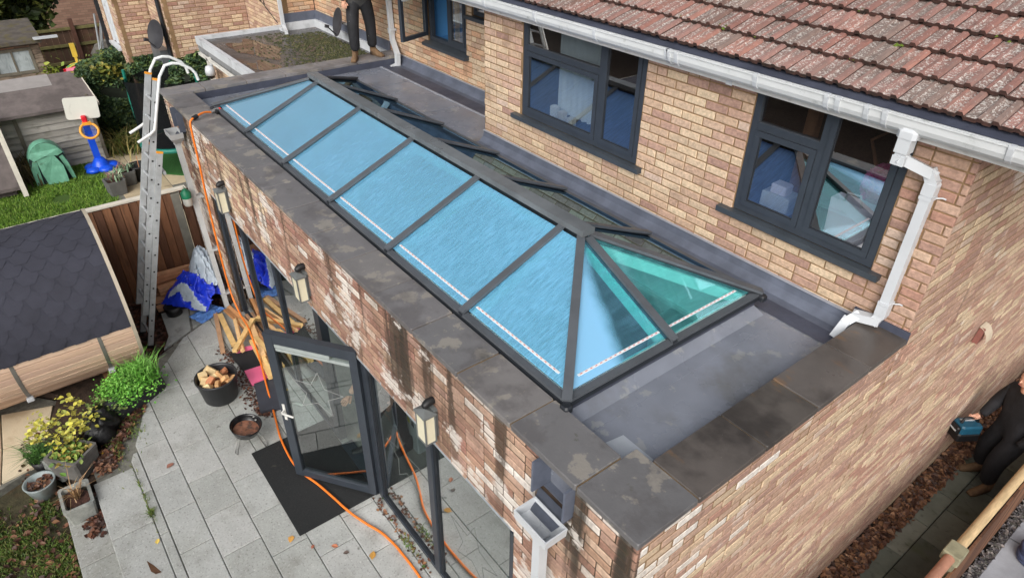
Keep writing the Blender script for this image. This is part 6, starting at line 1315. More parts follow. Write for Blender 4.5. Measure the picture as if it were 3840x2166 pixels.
m.add(v, [(j * (N + 1) + i, j * (N + 1) + i + 1, (j + 1) * (N + 1) + i + 1, (j + 1) * (N + 1) + i) for j in range(4) for i in range(N)], 0, None, True); m.build('shell', tg, tn)
def xp(poly): return [(-13.955 + d, y, z) for d, y, z in poly]
m = MB(); m.add(xp([(0, *arch(i / N)) for i in range(N + 1)]), [tuple(range(N + 1))]); m.build('opening', td, tn)
m = MB(); m.add(xp([(.02, *arch(i / 16)) for i in range(3, 14)] + [(.05, -2.02, .42), (.07, -1.8, .50), (.05, -1.58, .46)][::1]), [tuple(range(14))]); m.build('hood', tg, tn)
m = MB(); q = [(.045, -1.98, .46), (.05, -1.66, .50), (.085, -1.55, .25), (.12, -1.55, ZG), (.13, -1.75, ZG - .0), (.10, -1.92, ZG), (.09, -1.96, .15)]; m.add(xp(q), [tuple(range(len(q)))]); m.build('door_flap', tg, tn)
for s_, ys2 in ((-1, ((-2.12, .25), (-2.05, .42), (-1.98, .40), (-2.0, ZG), (-2.12, ZG))), (1, ((-1.44, .25), (-1.50, .45), (-1.57, .42), (-1.46, ZG), (-1.40, ZG)))):
    m = MB(); m.add(xp([(.02, y, z) for y, z in ys2]), [tuple(range(5))]); m.build('side_panel', tg, tn)
tr_ = thing('trampoline', 'round trampoline with black safety net and green padded poles', 'trampoline', (-13.1, .6, ZG)); gpad = M('pad_green', s2l((14, 112, 96)), .15, 6, .5); 
netm = NG('trampoline_net'); tb = netm.n('ShaderNodeBsdfTransparent'); db = netm.n('ShaderNodeBsdfDiffuse'); db.inputs[0].default_value = (.012, .013, .014, 1); mxn = netm.n('ShaderNodeMixShader'); mxn.inputs[0].default_value = .87; netm.l(tb.outputs[0], mxn.inputs[1]); netm.l(db.outputs[0], mxn.inputs[2]); netm.l(mxn.outputs[0], netm.out.inputs[0])
cx0, cy0, rr = -13.1, .60, .70; pa = [R(-125), R(56), R(146)]
for a in pa:
    x, y = cx0 + rr * math.cos(a), cy0 + rr * math.sin(a); m = MB(); m.tube([(x, y, .55), (x + .03 * math.cos(a), y + .03 * math.sin(a), 1.4), (x, y, 2.05)], .032, 8); m.build('padded_pole', gpad, tr_)
    m = MB(); m.tube([(x + .02, y, ZG), (x, y, .56)], .02, 6); m.build('leg', M('galvanised', s2l((150, 154, 156)), .15, 8, .4), tr_)
m = MB(); v = []
for z, r in ((.62, .68), (1.1, .67), (1.6, .66), (1.98, .69)):
    for k in range(36): a = k * R(10); rad = r; v.append((cx0 + rad * math.cos(a), cy0 + rad * math.sin(a), z - (.05 * (1 + math.sin(a * 2)) if z > 1.9 else 0)))
m.add(v, [(j * 36 + k, j * 36 + (k + 1) % 36, (j + 1) * 36 + (k + 1) % 36, (j + 1) * 36 + k) for j in range(3) for k in range(36)], 0, None, True); m.build('safety_net', netm.m, tr_)
m = MB(); m.lathe([(.001, .57), (.58, .57)], 36, (cx0, cy0, 0)); m.build('bounce_mat', black_m, tr_); m = MB(); m.lathe([(.57, .58), (.58, .61), (.72, .61), (.74, .55), (.72, .53)], 36, (cx0, cy0, 0)); m.build('edge_pad', gpad, tr_)
ty = M('toy_yellow', s2l((222, 188, 74)), .12, 5, .45); tpk = M('toy_pink', s2l((232, 128, 150)), .08, 4, .45); tgr = M('toy_green', s2l((96, 176, 120)), .1, 5, .45)
ts = thing('toy_slide', 'yellow plastic toy slide frame with pink seat and green panel', 'toy slide', (-17.0, -.45, ZG))
m = MB(); v = []
for x in (-17.05, -16.8):
    for k in range(9): a = R(20 + k * 17.5); v.append((x, -.42 + .34 * math.cos(a), 1.12 + .36 * math.sin(a)))
m.add(v, [(k, k + 1, 10 + k, 9 + k) for k in range(8)]); m.box((-17.05, -.76, ZG), (-16.82, -.70, 1.24)); m.box((-17.05, -.20, ZG), (-16.82, -.12, 1.24)); m.add([(-16.98, -.34, 1.52), (-16.98, -.28, 1.5), (-16.85, -.06, 1.22), (-16.85, -.10, 1.10), (-16.95, -.3, 1.3)], [(0, 1, 2, 3, 4), (4, 3, 2, 1, 0)]); m.build('slide_frame', ty, ts)
m = MB(); m.bar((-16.98, -.39, 1.46), (-16.99, -.385, 1.62), .05, .06, (1, 0, 0)); m.bar((-16.99, -.385, 1.62), (-17.0, -.38, 1.92), .10, .09, (1, 0, 0)); m.build('handle_post', ty, ts)
m = MB(); m.add([(-16.9, -.66, 1.36), (-16.9, -.42, 1.44), (-16.9, -.40, 1.50), (-16.9, -.62, 1.46)], [(0, 1, 2, 3)]); m.build('panel', tgr, ts)
m = MB(); m.tube([(-16.82, -.68, 1.34), (-16.82, -.42, 1.36)], .085, 12); m.box((-16.86, -.72, .6), (-16.78, -.40, 1.3)); m.build('seat', tpk, ts)
m = MB(); m.tube([(-16.8, -.70, 1.42), (-16.8, -.70, 1.1)], .035, 8); m.tube([(-16.8, -.40, 1.44), (-16.8, -.40, 1.1)], .035, 8); m.build('side_rail', toy_red, ts)
rl = thing('rotary_dryer', 'folded grey rotary washing line on a pole by the far house', 'washing line', (-17, .12, ZG)); galv = MATS['galvanised']
m = MB(); m.tube([(-17, .12, ZG), (-17, .14, 1.55)], .022, 6); m.build('pole', galv, rl)
m = MB(); m.tube([(-17, .14, 1.5), (-17.0, .28, 2.5)], .024, 6); m.tube([(-17.0, .20, 1.5), (-17.05, .40, 2.45)], .024, 6); m.tube([(-17, .16, 1.6), (-16.9, .33, 2.3)], .012, 5); m.build('folded_arm', galv, rl)
cb_ = thing('covered_barbecue', 'reddish brown box with a grey net cover against the far fence', 'covered box', (-17.5, .27, ZG)); m = MB(); m.box((-17.6, .08, ZG), (-17.3, .48, 1.5)); m.build('box', M('rust_box', s2l((128, 84, 74)), .25, 5, .8), cb_)
m = MB(); m.add([(-17.62, .02, 1.5), (-17.25, .02, 1.5), (-17.25, .56, 1.5), (-17.62, .56, 1.5), (-17.5, .15, 1.72), (-17.4, .48, 1.86)], [(0, 1, 4), (1, 2, 5, 4), (2, 3, 5), (3, 0, 4, 5)]); m.build('net_cover', M('grey_netting', s2l((96, 92, 86)), .3, 12, .9), cb_)
# planters on the buff paving
cem = M('grey_planter', s2l((98, 98, 96)), .15, 8, .8, bump=.3, bscale=50)
for (x, y, lab) in ((-12.62, -.86, 'square grey planter of succulents nearest the fence'), (-12.98, -.60, 'square grey planter of succulents behind the nearer one')):
    t = trough('succulent_planter', lab, 'planter', x, y, ZG, .36, .36, .30, .1, cem, group='grey planters by the fence')
    p = rng.normal((x, y, .22), (.08, .08, .02), (60, 3)); o = blades('succulent', lm, p, .13, [s2l((120, 150, 120)), s2l((160, 120, 110)), s2l((150, 170, 140))], None, None, .016, .6); o.parent = t; o.matrix_parent_inverse = Matrix.Rotation(-.1, 4, 'Z') @ Matrix.Translation((-x, -y, -ZG))
bk = thing('black_bucket', 'round black plastic bucket with a thin stem beside the square planters', 'bucket', (-13.05, -.30, ZG)); m = MB(); m.lathe([(.001, 0), (.16, 0), (.20, .30), (.215, .31), (.215, .335), (.195, .335), (.17, .12), (.001, .1)], 28, (-13.05, -.30, ZG)); m.build('bucket', black_m, bk); m = MB(); m.tube([(-13.05, -.3, 0), (-13.03, -.28, .42)], .008, 5); m.build('stem', M('orange_stem', s2l((196, 140, 100)), .2, 8, .8), bk)
frs = thing('felt_store_roof', 'low grey felt roof with a pale verge board at the left edge beyond the fence', 'store', (-13.9, -3.2, ZG)); m = MB(); m.add([(-13.55, -2.42, .12), (-14.3, -2.42, 1.35), (-14.3, -5, 1.35), (-13.55, -5, .12), (-13.55, -2.42, .05), (-14.3, -2.42, 1.28), (-14.3, -5, 1.28), (-13.55, -5, .05)], [(0, 1, 2, 3), (7, 6, 5, 4), (0, 4, 5, 1), (3, 7, 4, 0)]); m.box((-14.28, -5, ZG), (-13.7, -2.5, .04)); m.build('felt_roof', felt_b, frs)
m = MB(); m.bar((-13.5, -2.37, ZG), (-14.3, -2.39, 1.40), .09, .14, (1, 0, .6)); m.build('verge_board', M('pale_board', s2l((200, 196, 182)), .12, 6, .8), frs)

# ------------------------------------------------------------------ alley fence and what stands beyond
m = MB(); m.box((1.90, -6, -.6), (5, 16, -.34)); struct(m, 'side_path', conc)
afn = thing('alley_fence', 'weathered wooden rail fence with brown boards beside the alley', 'fence', (1.8, 4.5, ZA)); rail_m = M('pale_rail', s2l((196, 170, 130)), .2, 7, .8, bump=.4, bscale=40, stretch=(6, .8, 6), layers=[(s2l((120, 92, 66)), 6, .6, .72, (4, .6, 4), .6)]); railr = M('red_rail', s2l((170, 122, 100)), .2, 7, .8, bump=.4, bscale=40, layers=[(s2l((206, 182, 150)), 5, .6, .7, (4, .6, 4), .6)])
m = MB(); m.tube([(1.795, 3.16, .92), (1.83, 9.0, .92)], .045, 10); m.build('fence_rail', rail_m, afn); m = MB(); m.tube([(1.77, -1.5, .91), (1.792, 3.05, .915)], .045, 10); m.build('fence_rail', railr, afn)
m = MB(); m.cbox((1.72, 3.02, .86), (1.87, 3.20, .97), .01); m.box((1.76, 3.06, -.35), (1.85, 3.15, .86)); m.build('rail_joint', M('joint_grey_green', s2l((134, 130, 106)), .25, 9, .8), afn)
y = -1.5
while y < 9:
    m = MB(); m.box((1.84, y, -.34), (1.862, y + .14, .74 + random.gauss(0, .004)), 0, sc(random.choice(FC), random.uniform(.8, 1.05))); m.build('fence_board', fb_m, afn); y += .148
for i in range(10):
    y = -.6 + i * .95; slab(bpy.data.objects['side_path'], [(1.98, y), (2.9, y), (2.9, y + .93), (1.98, y + .93)], -.35, -.318, s2l((160, 162, 168)), M('side_slab', None, .15, 5, .7, bump=.3, bscale=60, attr=True))
litter('path_pebbles', 1600, lambda n: np.stack([rng.uniform(1.87, 1.98, n), rng.uniform(2, 8, n)], 1), -.33, .03, [s2l((96, 92, 92)), s2l((120, 112, 108)), s2l((70, 66, 70))], .5)
cl_ = thing('blue_hose_coil', 'dark blue hose coil lying on the grey slabs beyond the alley fence', 'hose', (2.25, 4.85, -.32)); m = MB()
for k in range(4): m.tube([(2.25 + (.13 + .01 * (k % 2)) * math.cos(t * .35), 4.95 + (.13 + .01 * (k % 2)) * math.sin(t * .35), -.29 + k * .05) for t in range(18)], .028, 6, closed=True)
m.build('hose_coil', M('hose_navy', s2l((72, 80, 108)), .15, 8, .4), cl_)
rk = thing('timber_post', 'pale timber length lying at the bottom right beyond the fence', 'timber', (2.35, 3.9, -.3)); m = MB(); m.bar((2.15, 3.3, -.24), (2.6, 5.0, -.22), .10, .10); m.build('timber_length', rail_m, rk)

# ------------------------------------------------------------------ people
cloth_b = M('trousers_black', s2l((29, 30, 34)), .35, 7, .8, bump=1.0, bscale=11, layers=[(s2l((196, 194, 188)), 13, .70, .73, None, .75)])
jacket = M('jacket_dark', s2l((52, 52, 52)), .3, 7, .85, bump=1.0, bscale=11); shirt = M('shirt_grey', s2l((120, 124, 128)), .1, 8, .9); skin = M('skin', s2l((212, 160, 134)), .08, 6, .55); boot = M('boot_tan', s2l((112, 88, 64)), .25, 10, .85, bump=.4, bscale=30); hair = M('hair_brown', s2l((54, 42, 34)), .3, 14, .8); bootb = M('shoe_black', s2l((26, 26, 28)), .2, 9, .6)
darkc = M('workwear_dark', s2l((28, 28, 32)), .35, 7, .85, bump=1.0, bscale=10); olive = M('top_brown_grey', s2l((110, 98, 90)), .15, 8, .9)
def seg_d(c, a, b):
    ab = b - a; return (c - (a + ab * max(0, min(1, (c - a).dot(ab) / max(1e-9, ab.length_squared))))).length
def body(name, par, joints, bones, mats, pick, root='pelvis'):
    names = list(joints); me = bpy.data.meshes.new(name + '_cage'); me.from_pydata([joints[n][0] for n in names], [(names.index(a), names.index(b)) for a, b in bones], [])
    ob = bpy.data.objects.new(name + '_cage', me); col.objects.link(ob); sk = ob.modifiers.new('s', 'SKIN'); sk.use_smooth_shade = True
    for i, n in enumerate(names):
        d = me.skin_vertices[0].data[i]; r = joints[n][1]; d.radius = (r, r) if not isinstance(r, tuple) else r; d.use_root = (n == root)
    sb = ob.modifiers.new('u', 'SUBSURF'); sb.levels = sb.render_levels = 2
    bpy.context.view_layer.update(); dg = bpy.context.evaluated_depsgraph_get(); nm = bpy.data.meshes.new_from_object(ob.evaluated_get(dg)); bpy.data.objects.remove(ob)
    nm.name = name; nm.materials.clear()
    for mm in mats: nm.materials.append(mm)
    L = {n: Vector(joints[n][0]) for n in names}
    for p in nm.polygons:
        c = Vector(p.center); best = min((seg_d(c, L[a], L[b]), (a, b)) for a, b in bones); p.material_index = pick(best[1], c); p.use_smooth = True
    o = bpy.data.objects.new('body', nm); col.objects.link(o); o.parent = par; o.location = tuple(-Vector(root_loc(par))); return o
def boot_at(par, heel, d, mat, L=.29, h=.15):
    d = Vector(d).normalized(); s_ = Vector((-d.y, d.x, 0)); h0 = Vector(heel); m = MB(); secs = [(-.02, .036, h), (.05, .042, h), (.10, .044, h * .72), (.16, .048, h * .50), (.23, .046, h * .38), (L - .02, .034, h * .26)]; v = []
    for x, w, hh in secs:
        for k in range(8):
            a = math.pi * k / 7; v.append(h0 + d * x + s_ * (w * math.cos(a)) + Vector((0, 0, hh * math.sin(a) ** .6)))
    m.add(v, [(i * 8 + k, i * 8 + k + 1, i * 8 + 9 + k, i * 8 + 8 + k) for i in range(5) for k in range(7)] + [(i * 8 + 7, i * 8, i * 8 + 8, i * 8 + 15) for i in range(5)] + [tuple(range(7, -1, -1)), tuple(range(40, 48))], 0, None, True)
    m.tube([h0 + d * .02 + Vector((0, 0, .06)), h0 + d * .02 + Vector((0, 0, .20))], [.055, .05], 10); return m.build('boot', mat, par)
def hand(par, wrist, fwd, side, mat, curl=.5, scale=1.0):
    """palm with four fingers and a thumb, one skinned mesh"""
    f = Vector(fwd).normalized(); s_ = Vector(side); s_ = (s_ - f * s_.dot(f)).normalized(); dn = f.cross(s_).normalized(); k = scale; W0 = Vector(wrist)
    J = {'pelvis': (W0, .026 * k), 'palm': (W0 + f * .045 * k, (.036 * k, .018 * k)), 'knuckle': (W0 + f * .085 * k, (.038 * k, .014 * k))}; Bn = [('pelvis', 'palm'), ('palm', 'knuckle')]
    for i, (o_, ln) in enumerate(((-.030, .062), (-.010, .072), (.010, .068), (.030, .052))):
        b = W0 + f * .08 * k + s_ * o_ * k; p = b
        J['f%d0' % i] = (b, .010 * k); Bn.append(('palm', 'f%d0' % i)); ang_ = 0
        for j in range(3): ang_ += curl * (.5 + .35 * j); p = p + (f * math.cos(ang_) + dn * math.sin(ang_)) * (ln * k * (.46, .3, .24)[j]); J['f%d%d' % (i, j + 1)] = (p, .0085 * k); Bn.append(('f%d%d' % (i, j), 'f%d%d' % (i, j + 1)))
    b = W0 + f * .03 * k - s_ * .03 * k; J['t0'] = (b, .012 * k); Bn.append(('pelvis', 't0')); J['t1'] = (b + f * .03 * k - s_ * .022 * k + dn * .012, .010 * k); J['t2'] = (b + f * .055 * k - s_ * .028 * k + dn * .02, .0085 * k); Bn += [('t0', 't1'), ('t1', 't2')]
    o = body('hand', par, J, Bn, [mat], lambda e, c: 0); o.name = 'hand'; return o
def head(par, ctr, face, mat, hairm, r=.105):
    f = Vector(face).normalized(); s_ = Vector((-f.y, f.x, 0)).normalized(); u = s_.cross(f) * -1; u = Vector((0, 0, 1)); Mx = Matrix(((f.x, s_.x, u.x, ctr[0]), (f.y, s_.y, u.y, ctr[1]), (f.z, s_.z, u.z, ctr[2]), (0, 0, 0, 1)))
    m = MB(); m.lathe([(.001, -.118), (.04, -.112), (.062, -.08), (.074, -.03), (.079, .02), (.074, .07), (.05, .108), (.001, .122)], 20, M=Mx @ Matrix.Scale(1.18, 4, (1, 0, 0)))
    m.add([Mx @ Vector(p) for p in ((.085, -.012, -.02), (.085, .012, -.02), (.112, 0, -.028), (.088, 0, .02))], [(0, 2, 3), (2, 1, 3), (0, 1, 2)])
    for s2 in (-1, 1): m.lathe([(.001, .018), (.016, .01), (.02, 0), (.001, -.012)], 8, M=Mx @ Matrix.Translation((-.005, s2 * .082, -.01)) @ Matrix.Rotation(R(90), 4, 'X'))
    hd_ = m.build('head', mat, par)
    for s2 in (-1, 1):
        m = MB(); m.lathe([(.001, .008), (.009, .004), (.009, -.004), (.001, -.008)], 8, M=Mx @ Matrix.Translation((.083, s2 * .03, .012))); m.build('eye', bootb, hd_)
    m = MB(); m.box((.086, -.022, -.064), (.092, .022, -.057), M=Mx); m.build('mouth', toy_red if False else M('lips', s2l((164, 100, 90)), .1, 8, .6), hd_)
    m = MB(); m.lathe([(.082, .0), (.086, .03), (.080, .08), (.055, .118), (.001, .132)], 20, M=Mx @ Matrix.Translation((-.014, 0, .008)) @ Matrix.Scale(1.16, 4, (1, 0, 0))); m.build('hair', hairm, hd_)
# man standing on the far parapet
mn = thing('person', 'man in black paint-marked work trousers and tan boots standing on the far parapet', 'person', (-8.0, 2.78, 3.07))
fd_ = Vector((.93, -.36, 0)); sdv = Vector((.36, .93, 0)); fl = Vector((-8.02, 2.60, 3.07)); frt = Vector((-8.09, 2.94, 3.07)); pc = Vector((-8.07, 2.77, 3.97))
J = {'pelvis': (pc, (.15, .12)), 'hipL': (pc - sdv * .10 + Vector((0, 0, -.05)), .125), 'kneeL': (fl + fd_ * .05 + Vector((0, 0, .50)), .095), 'ankL': (fl + Vector((0, 0, .12)), .082), 'hipR': (pc + sdv * .10 + Vector((0, 0, -.05)), .125), 'kneeR': (frt + fd_ * .04 + Vector((0, 0, .50)), .095), 'ankR': (frt + Vector((0, 0, .12)), .082), 'waist': (pc + Vector((0, 0, .16)), (.155, .12)), 'chest': (pc + Vector((0, 0, .40)), (.19, .13)), 'neck': (pc + Vector((0, 0, .56)), .06), 'chin': (pc + Vector((0, 0, .63)), .055),
  'shL': (pc - sdv * .19 + Vector((0, 0, .48)), .07), 'elL': (pc - sdv * .27 - fd_ * .04 + Vector((0, 0, .20)), .055), 'wrL': (pc - sdv * .24 + fd_ * .12 + Vector((0, 0, -.02)), .042), 'shR': (pc + sdv * .19 + Vector((0, 0, .48)), .07), 'elR': (pc + sdv * .27 - fd_ * .03 + Vector((0, 0, .20)), .055), 'wrR': (pc + sdv * .22 + fd_ * .14 + Vector((0, 0, .05)), .042)}
Bn = [('pelvis', 'hipL'), ('hipL', 'kneeL'), ('kneeL', 'ankL'), ('pelvis', 'hipR'), ('hipR', 'kneeR'), ('kneeR', 'ankR'), ('pelvis', 'waist'), ('waist', 'chest'), ('chest', 'neck'), ('neck', 'chin'), ('chest', 'shL'), ('shL', 'elL'), ('elL', 'wrL'), ('chest', 'shR'), ('shR', 'elR'), ('elR', 'wrR')]
body('person', mn, J, Bn, [cloth_b, jacket, skin, shirt], lambda e, c: 2 if 'chin' in e else (3 if e == ('pelvis', 'waist') and abs((c - pc).dot(sdv)) < .09 and c.z > pc.z + .08 else (0 if (c.z < pc.z + .09 and not any('wr' in x or 'el' in x for x in e)) else 1)))
boot_at(mn, fl - fd_ * .06, fd_ * 1 - sdv * .25, boot); boot_at(mn, frt - fd_ * .06, fd_ * .8 + sdv * .5, boot)
hand(mn, J['wrL'][0], fd_ + Vector((0, 0, -.6)), -sdv, skin, .6); hand(mn, J['wrR'][0], fd_ + Vector((0, 0, -.3)), sdv, skin, .6); head(mn, pc + Vector((.0, 0, .76)), fd_, skin, hair)
# person in the alley with a cordless tool case
p2_ = thing('person', 'person in dark workwear and brown boots standing in the alley with a blue tool', 'person', (1.45, 5.75, ZA))
fd_ = Vector((-.55, -.83, 0)); sdv = Vector((.83, -.55, 0)); f1 = Vector((1.32, 5.86, ZA)); f2 = Vector((1.50, 5.58, ZA)); pc = Vector((1.47, 5.74, ZA + .90))
J = {'pelvis': (pc, (.19, .16)), 'hipL': (pc + sdv * .1 + Vector((0, 0, -.05)), .14), 'kneeL': (f2 + fd_ * .04 + Vector((0, 0, .48)), .11), 'ankL': (f2 + Vector((0, 0, .12)), .088), 'hipR': (pc - sdv * .1 + Vector((0, 0, -.05)), .14), 'kneeR': (f1 + fd_ * .05 + Vector((0, 0, .48)), .11), 'ankR': (f1 + Vector((0, 0, .12)), .088), 'waist': (pc + fd_ * .03 + Vector((0, 0, .17)), (.17, .13)), 'chest': (pc + fd_ * .08 + Vector((0, 0, .40)), (.24, .18)), 'neck': (pc + fd_ * .13 + Vector((0, 0, .57)), .06), 'chin': (pc + fd_ * .16 + Vector((0, 0, .64)), .055),
  'shL': (pc + sdv * .2 + fd_ * .08 + Vector((0, 0, .47)), .075), 'elL': (pc + sdv * .28 + fd_ * .05 + Vector((0, 0, .18)), .06), 'wrL': (pc + sdv * .24 + fd_ * .16 + Vector((0, 0, -.02)), .044), 'shR': (pc - sdv * .2 + fd_ * .08 + Vector((0, 0, .47)), .075), 'elR': (pc - sdv * .28 + fd_ * .10 + Vector((0, 0, .2)), .075), 'wrR': (pc - sdv * .24 + fd_ * .26 + Vector((0, 0, .0)), .05)}
body('person', p2_, J, Bn, [darkc, skin], lambda e, c: 1 if 'chin' in e else 0)
boot_at(p2_, f1 - fd_ * .06, fd_ - sdv * .1, boot); boot_at(p2_, f2 - fd_ * .06, fd_ + sdv * .2, boot); WR = J['wrR'][0]; hand(p2_, WR, fd_ + Vector((0, 0, -.35)), Vector((0, 0, 1)), skin, .9); head(p2_, pc + fd_ * .19 + Vector((0, 0, .77)), fd_ + Vector((0, 0, -.3)), skin, hair)
tb_ = thing('tool_case', 'blue and black cordless tool held in the hand of the person in the alley', 'tool', tuple(WR + fd_ * .1 + Vector((0, 0, -.16)))); TM = Matrix.Translation(WR + fd_ * .10 + Vector((0, 0, -.17))) @ Matrix.Rotation(math.atan2(fd_.y, fd_.x), 4, 'Z')
m = MB(); m.cbox((-.13, -.09, -.05), (.13, .09, .06), .02, M=TM); m.build('housing', M('tool_blue', s2l((32, 84, 108)), .15, 8, .4), tb_); m = MB(); m.cbox((-.14, -.095, -.16), (.14, .095, -.052), .02, M=TM); m.cbox((.131, -.08, -.04), (.18, .08, .04), .015, M=TM); m.build('battery_base', black_m, tb_)
m = MB(); m.tube([TM @ Vector((-.10, 0, .06)), TM @ Vector((-.08, 0, .13)), TM @ Vector((.08, 0, .13)), TM @ Vector((.10, 0, .06))], .017, 8); m.build('handle', black_m, tb_)
for a_, b_ in (((-.1, -.0965, -.075), (.1, -.0925, -.06)), ((.1805, -.06, -.02), (.184, .06, .0)), ((-.08, -.06, .061), (.08, -.02, .064))): m = MB(); m.box(a_, b_, M=TM); m.build('pale_stripe', upvc, tb_)
# person reaching out inside the open doorway
p3_ = thing('person', 'person inside the open doorway pointing with one bare forearm behind the glass', 'person', (-2.72, .42, 0))
fd_ = Vector((-.3, -.95, 0)).normalized(); sdv = Vector((.95, -.3, 0)).normalized(); f1 = Vector((-3.18, -.08, 0)); f2 = Vector((-2.92, .30, 0)); pc = Vector((-3.05, .30, .92))
J = {'pelvis': (pc, (.15, .12)), 'hipL': (pc - sdv * .09 + Vector((0, 0, -.05)), .1), 'kneeL': (f1 + Vector((.03, .12, .48)), .072), 'ankL': (f1 + Vector((0, 0, .10)), .052), 'hipR': (pc + sdv * .09 + Vector((0, 0, -.05)), .1), 'kneeR': (f2 + fd_ * .05 + Vector((0, 0, .48)), .072), 'ankR': (f2 + Vector((0, 0, .10)), .052), 'waist': (pc + Vector((0, 0, .16)), (.14, .11)), 'chest': (pc + fd_ * .03 + Vector((0, 0, .38)), (.17, .12)), 'neck': (pc + fd_ * .05 + Vector((0, 0, .54)), .055), 'chin': (pc + fd_ * .07 + Vector((0, 0, .61)), .05),
  'shL': (pc - sdv * .18 + fd_ * .08 + Vector((0, 0, .45)), .06), 'elL': (Vector((-3.2, .0, 1.14)), .048), 'wrL': (Vector((-3.09, -.23, 1.03)), .034), 'shR': (pc + sdv * .18 + Vector((0, 0, .46)), .06), 'elR': (pc + sdv * .25 + Vector((0, 0, .18)), .05), 'wrR': (pc + sdv * .22 + fd_ * .1 + Vector((0, 0, -.05)), .036)}
body('person', p3_, J, Bn, [darkc, skin, olive], lambda e, c: 1 if ('chin' in e or e in (('elL', 'wrL'), ('elR', 'wrR'))) else (0 if c.z < pc.z + .05 else 2))
for f_, q in ((f1, fd_), (f2, fd_ * .8 + sdv * .3)): boot_at(p3_, f_ - fd_ * .05, q, bootb, .27, .10)
hand(p3_, J['wrL'][0], Vector((.35, -.8, -.35)), Vector((-.6, -.3, .6)), skin, .35); hand(p3_, J['wrR'][0], Vector((-.2, -.2, -1)), sdv, skin, .4); head(p3_, pc + fd_ * .09 + Vector((0, 0, .74)), fd_, skin, hair)

# ------------------------------------------------------------------ things seen through windows
def boxthing(name, label, cat, a, b, mat, M_=None): m = MB(); m.cbox(a, b, .01, M=M_); return tag(m.build(name, mat), label, cat)
bagm = M('bag_lilac', s2l((226, 218, 232)), .06, 5, .6); gb_ = thing('gift_bag', 'white paper carrier bag standing inside the right house window', 'bag', (.22, 2.78, 3.46))
m = MB(); m.add([(.06, 2.64, 3.46), (.36, 2.64, 3.46), (.36, 2.76, 3.46), (.06, 2.76, 3.46), (.04, 2.63, 3.80), (.38, 2.63, 3.80), (.38, 2.77, 3.80), (.04, 2.77, 3.80)], [(0, 1, 5, 4), (1, 2, 6, 5), (2, 3, 7, 6), (3, 0, 4, 7)]); m.build('bag_body', bagm, gb_); m = MB(); m.tube([(.14, 2.64, 3.79), (.16, 2.62, 3.88), (.26, 2.62, 3.89), (.28, 2.64, 3.79)], .008, 5); m.build('bag_handle', upvc, gb_)
t = thing('soft_toy', 'bright pink fluffy soft toy behind the white bag in the right window', 'soft toy', (.28, 2.95, 3.7)); p = rng.normal(size=(1800, 3)); p /= np.linalg.norm(p, axis=1)[:, None]; leaf_cloud('fluff', lm, p * np.array([.15, .10, .17]) + np.array([.28, 2.92, 3.88]), .04, [s2l((232, 92, 170)), s2l((240, 130, 190))], t); m = MB(); m.lathe([(.001, -.15), (.1, -.1), (.13, 0), (.1, .1), (.001, .15)], 14, (.28, 2.92, 3.86)); m.build('toy_body', tpk, t)
boxthing('book_stack', 'stack of white boxes on the sill inside the right window', 'boxes', (-.56, 2.66, 3.46), (-.30, 2.85, 3.62), upvc); boxthing('paper_box', 'small pale box standing on the stack of white boxes', 'box', (-.50, 2.68, 3.622), (-.36, 2.80, 3.70), bagm)
boxthing('plush_ball', 'pale plush figure low in the middle of the right window', 'soft toy', (-.22, 2.66, 3.46), (-.12, 2.76, 3.58), toy_w)
wbr = M('branch_brown', s2l((150, 104, 74)), .2, 8, .85); t = thing('dried_branches', 'bundle of brown dried branches high inside the right window', 'branches', (.3, 3.2, 4.0)); m = MB()
for k in range(12): b = Vector((rng.uniform(.12, .45), rng.uniform(3.0, 3.3), 3.9)); m.tube([b, b + Vector((rng.normal(0, .10), 0, .25)), b + Vector((rng.normal(0, .2), rng.normal(0, .05), .5))], [.02, .014, .006], 5)
m.build('branches', wbr, t)
boxthing('wooden_post', 'orange brown timber upright inside the top of the right window', 'upright', (-.52, 3.0, 2.95), (-.42, 3.1, 4.54), wbr)
cur = M('net_curtain', s2l((206, 212, 212)), .06, 4, .9); m = MB(); v = []; n = 40
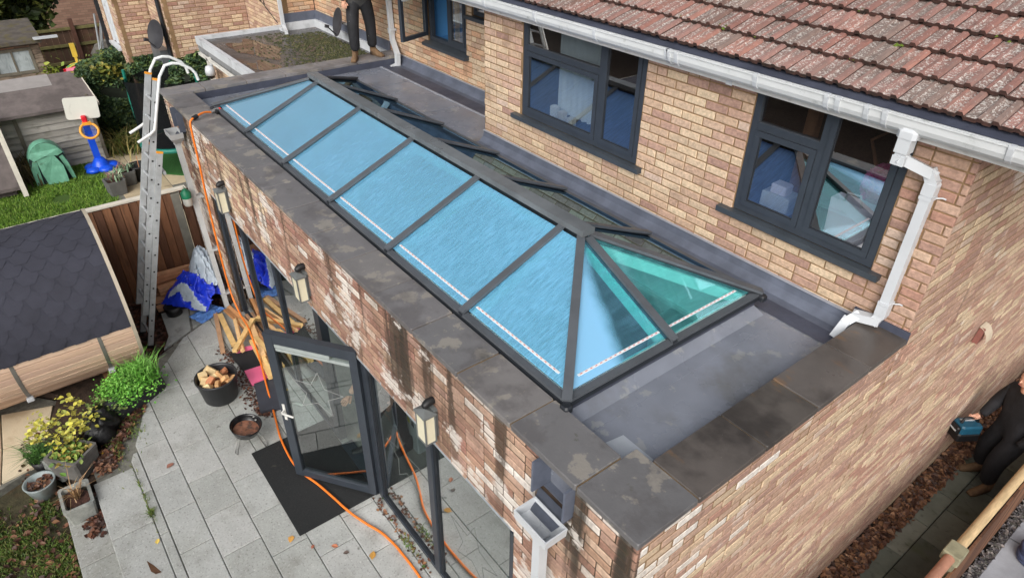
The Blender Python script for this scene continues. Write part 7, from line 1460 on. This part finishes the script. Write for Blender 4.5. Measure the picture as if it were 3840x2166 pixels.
for i in range(n + 1): x = -3.32 + i * .62 / n; yy = 2.78 + .02 * math.sin(i * 1.1); v += [(x, yy, 3.5), (x, yy, 4.54)]
m.add(v, [(2 * i, 2 * i + 2, 2 * i + 3, 2 * i + 1) for i in range(n)], 0, None, True); tag(m.build('curtain', cur), 'pale hanging curtain inside the left house window', 'curtain')
for i, (x, c) in enumerate(((-3.30, (226, 226, 220)), (-3.17, (214, 206, 190)), (-3.02, (230, 226, 214)))): boxthing('sill_ornament', ['tall white', 'low cream', 'flat pale'][i] + ' ornament on the inner sill of the left window', 'ornament', (x, 2.64, 3.46), (x + .09, 2.72, 3.60 - i * .03), M('ornament%d' % i, s2l(c), .08, 6, .5))
boxthing('shampoo_bottle', 'small bottle standing in the open bathroom window', 'bottle', (-6.62, 3.46, 3.53), (-6.56, 3.52, 3.74), M('bottle_teal', s2l((60, 130, 150)), .1, 6, .4)); boxthing('white_curtain', 'white curtain edge beside the open casement', 'curtain', (-6.56, 3.55, 3.5), (-6.48, 3.6, 4.75), upvc)
# things inside the extension
boxthing('storage_box', 'white storage box with a row of coloured dots inside the doorway', 'box', (-3.35, .35, 0), (-2.75, .8, .55), upvc)
for i, c in enumerate(((196, 60, 50), (226, 210, 50), (40, 40, 44), (214, 120, 40), (226, 210, 50), (60, 60, 70))): m = MB(); m.box((-3.30 + i * .09, .345, .40), (-3.25 + i * .09, .349, .47)); m.build('coloured_tab', M('tab%d' % i, s2l(c), .05, 5, .5), bpy.data.objects['storage_box'])
boxthing('teal_sofa', 'teal upholstered seat inside the room near the doorway', 'sofa', (-4.6, .9, 0), (-3.5, 1.7, .45), M('sofa_teal', s2l((70, 110, 114)), .12, 6, .85)); boxthing('sofa_back', 'blue grey folded mattress leaning inside behind the teal seat', 'mattress', (-4.6, 1.72, 0), (-3.5, 1.92, .85), M('mattress_blue', s2l((96, 118, 140)), .12, 6, .85))
boxthing('white_worktop', 'pale kitchen worktop unit inside under the lantern', 'kitchen unit', (-2.2, 3.6, 0), (.2, 4.3, .9), shaft_m)
